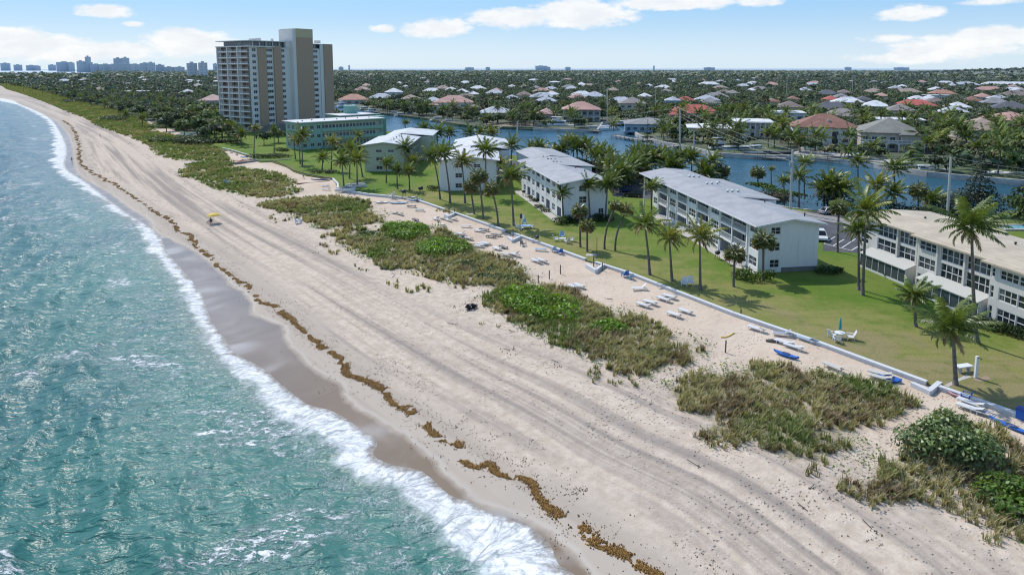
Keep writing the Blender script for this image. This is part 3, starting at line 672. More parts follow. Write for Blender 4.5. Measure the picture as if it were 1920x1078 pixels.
# ---------------------------------------------------------------- the palms one can tell apart
PALMS = [  # base, crown, kind, scale, bend, label
 ((1617, 553), (1624, 398), 'coco', 1.05, 0, 'tall straight coconut palm beside the tan roofed building, taller of a pair'),
 ((1610, 543), (1610, 432), 'coco', .85, 0, 'shorter coconut palm of the pair beside the tan roofed building, crown below its neighbour'),
 ((1833, 643), (1822, 428), 'coco', 1.12, -.25, 'very tall coconut palm with kinked trunk foot before the tan roofed building'),
 ((1717, 612), (1714, 556), 'coco', .72, 0, 'small young coconut palm between umbrella table and tan roofed building'),
 ((1792, 721), (1787, 618), 'coco', 1.0, 0, 'short coconut palm on the lawn beside the white shower post'),
 ((1570, 473), (1573, 390), 'fan', .95, 0, 'slim palm with rusty crown beside the parking lot and white car'),
 ((1218, 515), (1209, 422), 'coco', .92, .3, 'slightly leaning coconut palm on lawn, first of three before the long white facade'),
 ((1260, 527), (1255, 447), 'coco', .80, 0, 'yellowish coconut palm on lawn, middle of three before the long white facade'),
 ((1313, 543), (1312, 445), 'coco', .86, 0, 'yellow green coconut palm standing beside two white lawn chairs'),
 ((1375, 537), (1378, 476), 'fan', .92, .4, 'stubby fan palm before the barbecue terrace of the long white building'),
 ((1430, 526), (1432, 452), 'fan', 1.05, 0, 'fan palm behind the round green bush at the white building corner'),
 ((1222, 412), (1221, 352), 'coco', .70, 0, 'small coconut palm at the far end of the long white facade'),
 ((1133, 467), (1155, 386), 'fan', .72, 1.2, 'curved fan palm, lower of two leaning together on the lawn'),
 ((1153, 470), (1176, 394), 'fan', .78, 1.2, 'curved fan palm, second of two leaning together on the lawn'),
 ((1088, 463), (1087, 396), 'fan', .88, 0, 'fan palm in front of the end wall shrubs, taller of two'),
 ((1101, 472), (1101, 424), 'fan', .82, 0, 'short fan palm in front of a taller fan palm on the lawn'),
 ((1056, 413), (1054, 364), 'coco', .78, .2, 'coconut palm over the round bush at the white building corner'),
 ((1106, 412), (1103, 349), 'coco', .80, 0, 'coconut palm against the middle of the white end wall'),
 ((1135, 414), (1139, 349), 'coco', .78, .4, 'dark coconut palm at the inner corner of the white end wall'),
 ((963, 423), (957, 332), 'coco', .98, .3, 'tall coconut palm on lawn behind the blue grey lawn seats'),
 ((825, 374), (812, 294), 'coco', 1.0, .6, 'leaning coconut palm nearest the small hedge, first of a row of tall ones'),
 ((844, 380), (833, 290), 'coco', 1.02, .5, 'leaning coconut palm before the white house corner, second of the tall row'),
 ((872, 381), (866, 304), 'coco', 1.0, .3, 'coconut palm in front of the window column of the white house'),
 ((889, 401), (882, 350), 'fan', 1.0, 0, 'fan palm with brown skirt left of the tall fan palm'),
 ((906, 411), (898, 332), 'fan', 1.15, .2, 'tallest fan palm before the white house end wall'),
 ((934, 424), (921, 354), 'fan', 1.0, .8, 'fan palm with curved trunk foot before the white house'),
 ((910, 368), (911, 284), 'coco', 1.05, 0, 'coconut palm standing close at the white house end wall, crown over its roof'),
 ((929, 350), (937, 309), 'coco', .9, 0, 'yellowish coconut palm at the side of the white house'),
 ((958, 330), (959, 274), 'coco', 1.0, 0, 'coconut palm between the white house and the grey roofed building'),
 ((645, 352), (641, 304), 'coco', .95, 0, 'coconut palm beside the catamaran, first of a close pair'),
 ((670, 352), (669, 300), 'coco', 1.0, 0, 'coconut palm beside the catamaran, second of a close pair'),
 ((655, 335), (657, 281), 'coco', 1.0, 0, 'coconut palm behind the pair beside the catamaran'),
 ((680, 332), (672, 285), 'coco', .8, 0, 'coconut palm touching the pale olive end wall'),
 ((724, 343), (725, 308), 'coco', .72, 0, 'small bright coconut palm in front of the olive end wall windows'),
 ((745, 354), (744, 319), 'coco', .70, 0, 'small coconut palm on lawn, nearest the wall of three before the olive building'),
 ((768, 357), (767, 322), 'coco', .80, 0, 'small coconut palm on lawn, third before the olive building'),
 ((759, 322), (760, 277), 'coco', .85, 0, 'coconut palm at the inner corner of the olive building'),
 ((776, 326), (772, 303), 'coco', .9, 0, 'low yellow green palm beside the olive building side wall'),
 ((476, 288), (478, 242), 'coco', .78, 0, 'windblown yellow coconut palm on the lawn below the beige tower'),
 ((514, 287), (514, 245), 'coco', .72, 0, 'windblown coconut palm on lawn at the turquoise building corner'),
 ((567, 313), (566, 256), 'coco', 1.05, 0, 'tall coconut palm before the turquoise facade, foremost of its cluster'),
 ((563, 308), (560, 264), 'coco', .9, 0, 'coconut palm before the turquoise facade, behind the tallest of its cluster'),
 ((554, 299), (551, 264), 'coco', .85, 0, 'yellow coconut palm before the turquoise corner'),
 ((604, 319), (605, 297), 'coco', .8, 0, 'low coconut palm on lawn above the dark hedge and curved sand wall'),
 ((621, 320), (623, 267), 'coco', .9, 0, 'windblown golden coconut palm before the turquoise walkways'),
 ((671, 292), (671, 256), 'coco', .75, 0, 'coconut palm in the gap between turquoise and olive buildings'),
 ((1508, 372), (1508, 306), 'coco', .75, 0, 'slim coconut palm by the wooden utility pole at the canal'),
 ((1498, 388), (1498, 333), 'coco', .85, .2, 'leaning coconut palm before the utility pole at the canal'),
 ((1610, 360), (1608, 306), 'coco', .9, 0, 'coconut palm with wide crown against the canal water'),
 ((1678, 372), (1677, 316), 'coco', 1.05, 0, 'spreading palm with dark crown against the canal water'),
 ((1648, 398), (1645, 348), 'coco', .95, 0, 'dark low palm below the spreading canal palm'),
 ((1676, 400), (1676, 364), 'coco', .95, 0, 'bright palm behind the tan roof at the canal bank'),
 ((1722, 405), (1722, 356), 'fan', 1.1, 0, 'fan palm with dry skirt behind the tan roof'),
 ((1421, 347), (1421, 324), 'fan', 1.15, 0, 'lone round headed fan palm on the canal bank'),
 ((1353, 345), (1353, 320), 'fan', 1.35, 0, 'wide round fan palm behind the grey roof'),
 ((1446, 352), (1446, 318), 'coco', .35, 0, 'tiny thin palm on the canal bank beside the lone fan palm'),
 ((1470, 383), (1470, 340), 'coco', .6, 0, 'young palm beside the utility pole transformer'),
 ((760, 262), (760, 231), 'coco', .6, 0, 'small palm standing before the canal water behind the olive roof'),
]
for b, c, k, s_, bd, lb in PALMS:
    palm_px(b, c, k, lb, sc=s_ * 1.05, bend=bd, group='palms on the lawns', var=3 if ('yellow' in lb or 'golden' in lb) and k == 'coco' else None)
# the palm belt behind the buildings
BELT = [(795, 237, 268), (820, 244, 285), (843, 246, 282), (809, 254, 285), (880, 246, 285), (900, 246, 288), (920, 246, 290), (996, 276, 300), (1012, 272, 300), (1065, 262, 310), (1082, 274, 315), (1100, 272, 315), (1128, 278, 322), (1133, 303, 335), (1150, 312, 345), (1165, 318, 358), (1158, 300, 340), (1180, 300, 340), (1193, 282, 325), (1210, 288, 330), (1230, 284, 330), (1248, 290, 332), (1215, 300, 335), (1265, 298, 335), (1280, 289, 335), (1297, 291, 338), (1316, 314, 345), (1336, 298, 345), (1560, 338, 388), (1552, 350, 390), (1568, 348, 392), (1545, 352, 390), (1577, 356, 392), (735, 262, 285), (748, 270, 290), (1745, 372, 402)]
BELT += [(1040, 280, 310), (1055, 276, 312), (1075, 264, 312), (1110, 284, 322), (1120, 290, 326), (1140, 290, 328), (1145, 322, 352), (1170, 326, 358), (1186, 306, 345), (1200, 296, 335), (1222, 292, 335), (1238, 298, 336), (1258, 310, 342), (1150, 332, 362), (1270, 312, 342), (1325, 322, 348), (1175, 318, 352), (1205, 312, 345)]
for i, (u, v, vb) in enumerate(BELT):
    palm_px((u, vb), (u, v + 5), 'coco', 'dense coconut palm in the belt between the white buildings and the canal', sc=1.0 + .2 * rnd.random(), group='palm belt along the canal')
for u, v, rx in [(1075, 314, 9), (1110, 322, 9), (1160, 350, 7), (1200, 338, 10), (1250, 338, 10), (1300, 342, 9), (1335, 350, 7), (850, 292, 12), (900, 296, 10), (1010, 306, 9)]:
    x, y = G(u, v); o = obj_from('garden_bush', np_mesh('garden_bush', *leaf_cloud(u, [(math.cos(k * 2.4) * rx * .3 * math.sqrt(k / 3), math.sin(k * 2.4) * 2.2, 1.2, rx * .3, 2.0, 1.5 + .4 * (k % 2)) for k in range(12)], 1300, .32, (.05, .085, .022))), TREE_LEAF); o.location = (x, y, -.1); tag(o, 'dense green undergrowth bush below the canal palm belt', 'bush', 'undergrowth bushes of the palm belt')
for i, (u, v, vb) in enumerate([(452, 252, 275), (440, 246, 262), (430, 240, 258), (417, 244, 262), (402, 240, 258), (395, 232, 250), (236, 215, 226), (267, 222, 237), (370, 236, 246), (350, 222, 240), (310, 206, 222), (330, 212, 225), (290, 200, 216), (270, 190, 205), (255, 195, 208), (235, 188, 203), (222, 196, 210), (208, 186, 200), (196, 192, 206), (182, 180, 194), (172, 186, 200), (160, 176, 190), (150, 182, 196), (140, 172, 186), (128, 178, 190), (112, 170, 183), (98, 174, 186), (80, 168, 179), (62, 164, 175), (44, 161, 172), (28, 158, 168), (12, 155, 165), (120, 164, 178), (145, 162, 176), (168, 166, 180), (190, 170, 186), (212, 172, 188), (232, 174, 190), (246, 178, 196), (280, 182, 200), (300, 186, 204), (322, 190, 210), (345, 196, 214), (362, 204, 220), (380, 196, 212), (384, 180, 200), (372, 172, 192), (392, 212, 230), (408, 220, 240)]):
    palm_px((u, vb), (u, v), 'coco', 'wind combed palm among the beach front gardens beyond the tower', far=v < 215, sc=1.1, group='palms behind the far beach')

# ---------------------------------------------------------------- broadleaf trees (individual)
def broad_mesh(seed, H, Wd, n, size, base, nb=9, th=.3):
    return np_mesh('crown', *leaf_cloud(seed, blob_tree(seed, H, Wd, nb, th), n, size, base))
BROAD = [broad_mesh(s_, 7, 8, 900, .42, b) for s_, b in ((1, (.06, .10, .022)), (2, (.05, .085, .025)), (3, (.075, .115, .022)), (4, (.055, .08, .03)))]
BROAD_FAR = [broad_mesh(s_ + 30, 7.5, 9, 260, .80, b, 8, .22) for s_, b in ((1, (.11, .16, .045)), (2, (.09, .13, .048)), (3, (.135, .185, .045)), (4, (.11, .125, .058)), (5, (.165, .18, .055)))]
TRUNK_ME = None
def tree(x, y, z, sc, label, group, far=True, var=None, name='broadleaf_tree', zs=1.0, lib=None, mat=None):
    global TRUNK_ME
    t = thing(name, label, 'tree', (x, y, z), rnd.uniform(0, 6.28), group, sc)
    if TRUNK_ME is None:
        mb = MB(); mb.tube([(0, 0, -.3), (.1, 0, 1.2), (.05, .1, 2.6)], [.28, .2, .16], 6)
        for k in range(4):
            a = k * 1.6; mb.tube([(.05, .08, 2.2), (math.cos(a) * .9, math.sin(a) * .9, 3.4), (math.cos(a) * 1.6, math.sin(a) * 1.6, 4.6)], [.12, .08, .04], 5)
        o = mb.build('trunk', BARK, t); TRUNK_ME = o.data
    else: obj_from('trunk', TRUNK_ME, None, t)
    lib = lib or (BROAD_FAR if far else BROAD)
    c_ = obj_from('crown', lib[(var if var is not None else rnd.randrange(len(lib))) % len(lib)], mat or (FAR_LEAF if far else TREE_LEAF), t); c_.scale = (1, 1, zs)
    return t

# ---------------------------------------------------------------- shrubs and hedges
def shrub(px, rx, ry, h, base, label, n=1500, size=.16, name='sea_grape_shrub', cat='shrub', group=None, nb=14, sand=True, seed=0, rz=0.0, mat=None):
    x, y, z = gt(*px) if sand else (*G(*px), 0.0)
    r = random.Random(seed + int(px[0])); bl = []
    for i in range(nb):
        a = r.uniform(0, 6.28); q = math.sqrt(r.random()) * .78; s_ = r.uniform(.26, .42)
        bl.append((math.cos(a) * q * rx, math.sin(a) * q * ry, h * (.30 + .28 * r.random()) * (1 - .45 * q), rx * s_, ry * s_, h * r.uniform(.36, .55)))
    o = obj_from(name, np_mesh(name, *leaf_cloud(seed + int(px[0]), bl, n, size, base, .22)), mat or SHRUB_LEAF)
    o.location = (x, y, z - .1); o.rotation_euler = (0, 0, rz); return tag(o, label, cat, group)
AX = math.atan2(-102.7, 69.4)   # direction of the seawall
BRI, DRK = (.17, .30, .018), (.05, .085, .022)
shrub((1772, 850), 4.1, 3.5, 3.3, (.155, .215, .065), 'big dark round sea grape bush beside the sand path', 4600, .19, nb=30, mat=leafmat('glossy_leaf', rough=.42, trans=.2, var=0.0, spec=.45))
shrub((1905, 935), 4.6, 3.2, 1.5, (.12, .20, .03), 'low glossy sea grape bush at the corner of the dune', 2600, .17)
shrub((1012, 576), 7.5, 4.2, 1.9, BRI, 'widest bright green dune bush, above the sandy footpath', 4600, .20, nb=24, rz=AX)
shrub((1145, 618), 2.6, 2.0, 1.2, BRI, 'small bright green dune bush right of the widest one', 1100, .18)
shrub((830, 470), 6.4, 5.0, 1.9, BRI, 'bright green dune bush, nearer of two beside the loungers', 3600, .20, nb=22, rz=AX)
shrub((762, 437), 7.2, 5.2, 1.9, BRI, 'bright green dune bush, farther of two beside the loungers', 3600, .22, nb=22, rz=AX)
shrub((706, 481), 2.0, 1.6, 1.0, BRI, 'little round green bush at the seaward edge of the dune', 700, .17)
shrub((735, 500), 2.4, 1.6, .6, (.08, .13, .03), 'low creeping green bush on the dune edge', 700, .16)
for k, (u, v) in enumerate([(905, 505), (925, 520), (960, 525), (880, 495), (690, 440)]):
    shrub((u, v), 3.0, 2.0, .8, (.07, .12, .03), 'dull green creeping bush within the dune grass', 800, .17, group='creeping bushes in the dune grass')
for u, v, rx, ry, h, b, lb in [(365, 268, 16, 8, 3.2, (.045, .075, .02), 'dark rounded sea grape thicket below the swimming pool'), (300, 262, 12, 5, 1.6, (.085, .13, .015), 'flat light green thicket at the beach edge'),
        (215, 222, 22, 9, 1.6, (.08, .12, .02), 'broad light green dune thicket on the far beach'), (330, 215, 16, 10, 5.5, (.035, .06, .018), 'tall dark thicket behind the far dune'), (250, 207, 22, 9, 4.5, (.035, .06, .018), 'dark thicket behind the broad dune thicket'), (345, 236, 16, 8, 5, (.04, .07, .018), 'dark green thicket at the pool garden'), (130, 190, 26, 10, 2, (.07, .11, .02), 'light green dune thicket farthest up the beach'), (300, 238, 14, 5, 2, (.075, .12, .02), 'light green thicket between palms and sand')]:
    shrub((u, v), rx, ry, h, b, lb, 2600, .45, name='coastal_thicket', cat='thicket', nb=26, sand=False, rz=AX, mat=leafmat('thicket_leaf', rough=.55, haze=.6))
# clipped bushes at the buildings
shrub((1417, 524), 3.4, 2.0, 2.1, (.08, .15, .012), 'bright clipped round bush at the near corner of the long white building', 1900, .14, name='garden_bush', sand=False, cat='bush')
shrub((1550, 511), 2.6, 1.6, 1.4, (.05, .095, .02), 'dark green bush in the shade of the white end wall', 1100, .14, name='garden_bush', sand=False, cat='bush')
shrub((1058, 420), 2.6, 2.0, 2.0, (.06, .11, .018), 'round green bush at the corner of the grey roofed building', 1100, .15, name='garden_bush', sand=False, cat='bush')
shrub((1083, 418), 3.6, 2.0, 1.9, (.035, .06, .018), 'dark bushes against the shaded end wall', 1200, .16, name='garden_bush', sand=False, cat='bush')
shrub((1125, 414), 3.2, 1.8, 1.8, (.035, .065, .018), 'dark bush at the inner part of the shaded end wall', 1000, .16, name='garden_bush', sand=False, cat='bush')
for k, (u, v) in enumerate([(1012, 390), (1023, 397), (1003, 378), (998, 372)]):
    shrub((u, v), 1.4, 1.1, 1.1, (.07, .09, .03), ('small bush, first from the near end of the facade path', 'small bush second along the facade path', 'small bush third along the facade path', 'small bush at the far end of the facade path')[(1, 0, 2, 3)[k]], 380, .13, name='garden_bush', sand=False, cat='bush')
shrub((815, 357), 2.2, 1.6, 1.7, (.04, .07, .02), 'small square dark hedge bush beside the white house corner', 700, .14, name='garden_bush', sand=False, cat='bush')
shrub((505, 296), 9.5, 2.4, 1.8, (.045, .075, .022), 'dark clipped hedge on the lawn behind the kayaks', 2600, .18, name='clipped_hedge', sand=False, cat='hedge', rz=.12)
shrub((530, 283), 6, 2.2, 1.4, (.085, .14, .015), 'light green hedge below the turquoise corner', 1500, .18, name='clipped_hedge', sand=False, cat='hedge', rz=-.8)
shrub((612, 325), 5, 1.6, 1.3, (.04, .065, .02), 'low dark hedge by the curved lawn edge', 1100, .16, name='clipped_hedge', sand=False, cat='hedge')
shrub((425, 268), 9, 3, 2.0, (.035, .055, .02), 'dark hedge under the palms below the tower', 1800, .22, name='clipped_hedge', sand=False, cat='hedge')
shrub((1878, 622), 6.5, 1.5, 1.5, (.045, .08, .02), 'dark green hedge in front of the tan roofed building', 3200, .13, name='clipped_hedge', sand=False, cat='hedge', rz=AX + .05, nb=26)
shrub((1680, 520), 1.8, 1.3, 1.5, (.07, .075, .035), 'brownish bush beside the nearest awning', 700, .13, name='garden_bush', sand=False, cat='bush')
for u, v, rx, ry, h, b, lb in [(1405, 372, 6, 3, 2.2, (.09, .095, .04), 'brownish hedge bushes behind the long grey roof'), (1430, 352, 5, 2, 1.4, (.08, .15, .015), 'light green hedge under the lone fan palm'), (1475, 365, 7, 2, 1.5, (.075, .14, .015), 'bright hedge along the canal bank path'), (1455, 378, 5, 3, 2.4, (.10, .095, .05), 'brown leafed bush beside the bright canal hedge'), (1560, 392, 7, 4, 4.5, (.03, .05, .018), 'dark shrubbery under the clump of palms'), (1345, 352, 6, 3, 2, (.08, .10, .04), 'pale bush behind the grey roof edge'), (1760, 398, 7, 4, 5.5, (.115, .115, .085), 'silver grey bush at the canal beside the pole'), (1848, 402, 9, 4, 6.5, (.12, .12, .09), 'larger silver grey bush at the canal'), (1700, 405, 9, 4, 3.2, (.05, .08, .025), 'green bushes behind the tan roof'), (1800, 412, 8, 3, 2.5, (.07, .10, .02), 'yellow green bushes at the tan roof edge')]:
    shrub((u, v), rx, ry, h, b, lb, 1500, .24, name='garden_bush', sand=False, cat='bush', nb=18, rz=AX)
BIGT = leafmat('near_tree_leaf', rough=.55, trans=.2)
x, y = G(1922, 425); tree(x, y, 0, 1.15, 'large green broadleaf tree at the canal bank beside the frame edge', None, far=False, var=2)
x, y = G(1956, 455); tree(x, y, 0, 1.2, 'green broadleaf tree behind the tan roofed building', None, far=False, var=0)
for u, v, sc_ in [(395, 252, 1.2), (406, 264, 1.2), (416, 256, 1.3), (432, 268, 1.1), (446, 271, 1.0), (382, 242, 1.4), (371, 254, 1.2), (360, 240, 1.3), (346, 256, 1.1), (386, 266, 1.0), (330, 238, 1.3), (312, 246, 1.1), (402, 238, 1.4), (420, 242, 1.4), (414, 226, 1.5), (396, 226, 1.5), (376, 224, 1.4), (354, 226, 1.3), (522, 268, .9), (495, 272, .8), (640, 300, .8), (655, 300, .7)]:
    x, y = G(u, v); tree(x, y, 0, sc_, 'dense green broadleaf tree in the garden at the foot of the beige tower', 'trees around the tower gardens', far=True)
# conifer at the canal and its dark look-alike by the docks
def conifer(px, top, label, wd):
    x, y = G(*px); h = zat(top, x, y); t = thing('norfolk_pine', label, 'pine tree', (x, y, 0))
    mb = MB(); mb.tube([(0, 0, -.2), (0, 0, h * .6), (0, 0, h)], [.25, .15, .03], 6); mb.build('trunk', BARK, t)
    bl = []; r = random.Random(5)
    for k in range(11):
        q = k / 10; rad = wd * (1.02 - q) + .25
        for j in range(6 if q < .8 else 3):
            a = j * 1.047 + k * .5 + r.uniform(-.2, .2); bl.append((math.cos(a) * rad * .6, math.sin(a) * rad * .6, h * (.12 + .85 * q) + r.uniform(-.2, .2), rad * .46, rad * .46, .42))
    obj_from('crown', np_mesh('crown', *leaf_cloud(77, bl, 2600, .26, (.038, .062, .026))), TREE_LEAF, t)
conifer((1832, 402), 288, 'dark conifer with open tiers standing at the canal bank', 4.6)
conifer((1212, 318), 224, 'tall dark conifer rising between canal palms beside the pier', 4.0)
tag_ = None

# ---------------------------------------------------------------- dune grass (stuff): blades in tufts
def tufts(name, polys, per_m2, hgt, seed, maxr=1e9, green=.4):
    r = np.random.default_rng(seed); P_ = []; D_ = []
    for poly, dn in polys:
        a = np.array(poly); lo, hi = a.min(0), a.max(0); cen = a.mean(0); dd = math.hypot(*cen)
        dens = per_m2 * dn * min(1.6, max(.16, (75 / dd) ** 1.15)); n = int((hi[0] - lo[0]) * (hi[1] - lo[1]) * dens)
        q = r.uniform(lo, hi, (n, 2)); q = q + r.normal(size=(n, 2)) * .5; q = q[inpoly(q, poly)]
        de, _ = pdist(q, poly + [poly[0]]); nz = fbm(q[:, 0] / 3.2, q[:, 1] / 3.2, 17, 3); nz2 = fbm(q[:, 0] / 9, q[:, 1] / 9, 23, 3)
        keepq = (nz * 1.5 + .55 * (nz2 - .5) + np.clip(de / 7, 0, .45)) > (.80 if dn > .6 else .93) ; P_.append(q[keepq])
    P_ = np.concatenate(P_); n = len(P_); z = terrain(P_); rng_ = np.hypot(P_[:, 0], P_[:, 1]); k = 12
    far = np.clip((rng_ - 55) / 120, 0, 2.2)
    Hh = hgt * r.uniform(.6, 1.25, n) * (.75 + .6 * fbm(P_[:, 0] / 4, P_[:, 1] / 4, 41, 2)); Wb = (.035 + .04 * far)
    a = r.uniform(0, 6.28, (n, k)); ln_ = r.uniform(.15, .75, (n, k)); hh = Hh[:, None] * r.uniform(.55, 1.1, (n, k)); sp = .28 * (1 + .7 * far)[:, None] * r.random((n, k))
    b = np.stack([P_[:, :1] + np.cos(a * 1.7) * sp, P_[:, 1:] + np.sin(a * 1.7) * sp, np.repeat(z[:, None] - .05, k, 1)], -1)
    dirx = np.cos(a) * ln_ + .15; diry = np.sin(a) * ln_ - .05
    m_ = b + np.stack([dirx * hh * .35, diry * hh * .35, hh * .62], -1); e_ = b + np.stack([dirx * hh * .95, diry * hh * .95, hh * .9], -1)
    w = np.stack([np.cos(a + 1.57), np.sin(a + 1.57), a * 0], -1) * Wb[:, None, None]
    V = np.stack([b - w, b + w, m_ + w * .9, m_ - w * .9, e_ + w * .25, e_ - w * .25], 2).reshape(-1, 3)
    i = np.arange(n * k)[:, None] * 6; Q = np.concatenate([i + np.array([[0, 1, 2, 3]]), i + np.array([[3, 2, 4, 5]])], 0)
    g = fbm(P_[:, 0] / 6, P_[:, 1] / 6, 51, 3)[:, None] + r.normal(size=(n, k)) * .10; g = g + np.clip((P_[:, 1:2] - 150) / 300, 0, .22); t_ = np.clip((g - (.70 - green * .55)) * 4, 0, 1)[..., None]
    straw = np.array([.38, .33, .175]); grn = np.array([.165, .215, .06]); brn = np.array([.25, .19, .11])
    c = straw * (1 - t_) + grn * t_; bmask = (fbm(P_[:, 0] / 2.5, P_[:, 1] / 2.5, 61, 2) > .6)[:, None, None]; c = np.where(bmask & (t_ < .6), brn, c)
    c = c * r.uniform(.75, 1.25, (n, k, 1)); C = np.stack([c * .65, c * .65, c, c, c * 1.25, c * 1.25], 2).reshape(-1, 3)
    o = obj_from(name, np_mesh(name, V, Q, C), leafmat('grass_blade', rough=.6, trans=.3, var=0.0)); return tag(o, kind='stuff')
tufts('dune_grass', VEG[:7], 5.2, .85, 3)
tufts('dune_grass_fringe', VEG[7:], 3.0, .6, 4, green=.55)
# creeping vines: ground hugging leaves in patches over and around the grass (uncountable)
r = np.random.default_rng(19); PV = []
for poly, dn in VEG[:7]:
    a = np.array(poly); lo, hi = a.min(0) - 2, a.max(0) + 2; dd = math.hypot(*a.mean(0)); n = int((hi[0] - lo[0]) * (hi[1] - lo[1]) * 16 * min(1, (75 / dd) ** 1.2)); q_ = r.uniform(lo, hi, (n, 2)); de, _ = pdist(q_, poly + [poly[0]]); ins = inpoly(q_, poly) | (de < .5)
    PV.append(q_[ins & (fbm(q_[:, 0] / 5, q_[:, 1] / 5, 101, 3) + .12 * r.normal(size=n) > .60)])
PV = np.concatenate(PV); n = len(PV); zV = terrain(PV); fs_ = np.clip(np.hypot(PV[:, 0], PV[:, 1]) / 75, .8, 3)
nr = r.normal(size=(n, 3)) * .5 + np.array([0, 0, 1.0]); nr /= np.linalg.norm(nr, axis=1)[:, None]; uu = np.cross(nr, r.normal(size=(n, 3))); uu /= np.linalg.norm(uu, axis=1)[:, None]; ww = np.cross(nr, uu); s_ = (.12 * fs_ * r.uniform(.6, 1.4, n))[:, None]; cc = np.stack([PV[:, 0], PV[:, 1], zV + .15 + .45 * r.random(n) * np.where(fbm(PV[:, 0] / 2, PV[:, 1] / 2, 103, 2) > .5, 1.3, .4)], 1)
cv = np.array([.125, .20, .035]) * r.uniform(.5, 1.35, (n, 1)) + np.array([.06, .02, 0]) * (r.random((n, 1)) > .8)
tag(obj_from('dune_vines', np_mesh('dune_vines', np.stack([cc - uu * s_, cc - ww * s_ * .7, cc + uu * s_, cc + ww * s_ * .7], 1).reshape(-1, 3), np.arange(4 * n).reshape(n, 4), np.repeat(cv, 4, 0)), leafmat('vine_leaf', rough=.5, trans=.25, var=0.0)), kind='stuff')
# stray runners and sprigs at the dune foot
r_ = np.random.default_rng(12)
# ---------------------------------------------------------------- seaweed wrack and drift litter (stuff)
def clumps(name, P_, size, cols, seed, mat, hgt=.12, nv=7):
    r = np.random.default_rng(seed); n = len(P_); z = terrain(P_); s_ = size * r.uniform(.4, 1.5, n)
    a = np.arange(nv) / nv * 2 * math.pi; rad = s_[:, None] * r.uniform(.45, 1.25, (n, nv)); st = r.uniform(.25, .8, (n, 1)); ro = r.uniform(0, 3.14, (n, 1))
    lx, ly = rad * np.cos(a), rad * np.sin(a) * st; x = P_[:, :1] + lx * np.cos(ro) - ly * np.sin(ro); y = P_[:, 1:] + lx * np.sin(ro) + ly * np.cos(ro)
    ring = np.stack([x, y, np.repeat(z[:, None] - .02, nv, 1)], -1); ring2 = np.stack([P_[:, :1] + (x - P_[:, :1]) * .55, P_[:, 1:] + (y - P_[:, 1:]) * .55, z[:, None] + hgt * r.uniform(.5, 1.6, (n, nv)) * np.minimum(1, s_ / size)[:, None]], -1)
    V = np.concatenate([ring, ring2], 1).reshape(-1, 3); i = np.arange(n)[:, None] * (2 * nv); Q = []
    for k in range(nv): k2 = (k + 1) % nv; Q.append(i + np.array([[k, k2, nv + k2, nv + k]]))
    for k in range(1, nv - 1, 2): Q.append(i + np.array([[nv, nv + k, nv + k + 1, nv + min(k + 2, nv - 1)]]))
    c = np.array(cols)[r.integers(0, len(cols), n)] * r.uniform(.7, 1.3, (n, 1)); C = np.repeat(c, 2 * nv, 0)
    o = obj_from(name, np_mesh(name, V, np.concatenate(Q, 0), C), mat); return tag(o, kind='stuff')
WL = np.array(WEED_l); seg = np.linalg.norm(np.diff(WL, axis=0), axis=1); cum = np.concatenate([[0], np.cumsum(seg)])
def along(s_): return np.stack([np.interp(s_, cum, WL[:, 0]), np.interp(s_, cum, WL[:, 1])], 1)
def wrack(n, spread, seed, thr, smax=520):
    r = np.random.default_rng(seed); s_ = smax * r.random(n) ** 1.35; p = along(s_); q = along(s_ + .5) - p; q /= np.linalg.norm(q, axis=1)[:, None]; nn = np.stack([-q[:, 1], q[:, 0]], 1)
    off = r.normal(size=n) * spread * (.4 + 1.1 * fbm(s_ / 3, s_ * 0, 71, 2)) + 2.2 * (fbm(s_ / 4.5, s_ * 0 + 3, 73, 4) - .5); p = p + nn * off[:, None]
    k = fbm(p[:, 0] / .95, p[:, 1] / .95, 75, 3) + .10 * (fbm(s_ / 7, s_ * 0 + 9, 77, 2) - .5) + .055 * (s_ < 60) - np.clip((s_ - 90) / 2500, -.01, .03) > thr; return p[k]
WEEDM = leafmat('seaweed', rough=.6, trans=0.0, var=0.0)
clumps('seaweed', wrack(100000, .23, 5, .452), .07, [(.33, .18, .038), (.25, .13, .028), (.40, .23, .06), (.17, .09, .025)], 6, WEEDM, .09, 6)
clumps('seaweed_scatter', wrack(9000, 1.5, 8, .50), .055, [(.19, .10, .025), (.09, .055, .03)], 9, WEEDM, .05)
def litter(n, lo, hi, seed, thr, smax=420, sc_=2.5, strm=6):
    """dark dried bits lying in bands along the upper beach, lo to hi metres above the wrack"""
    r = np.random.default_rng(seed); s_ = smax * r.random(n) ** 1.3; p = along(s_); q = along(s_ + .5) - p; q /= np.linalg.norm(q, axis=1)[:, None]; nn = np.stack([q[:, 1], -q[:, 0]], 1)
    o_ = r.uniform(lo, hi, n); p = p + nn * o_[:, None]; k = fbm(s_ / strm, o_ / sc_ * 1.4, seed, 3) > thr; p = p[k]; return p[inpoly(p, LAND_poly)]
clumps('dry_seaweed', litter(9000, 1.2, 5.5, 21, .60), .055, [(.10, .075, .055), (.14, .10, .07), (.09, .075, .06)], 23, WEEDM, .05)
q = litter(30000, 14, 40, 31, .5); dV, _ = pdist(q, L_l); near_v = np.zeros(len(q), bool)
for poly, dn in VEG[:7]:
    d_, _ = pdist(q, poly + [poly[0]]); near_v |= (d_ < 6)
q = q[near_v & (dV > 9)]; q = q[fbm(q[:, 0] / 2, q[:, 1] / 2, 83, 3) > .64]
clumps('dune_litter', q, .07, [(.16, .12, .08), (.10, .10, .05), (.12, .10, .08), (.13, .15, .05)], 33, WEEDM, .08, 5)
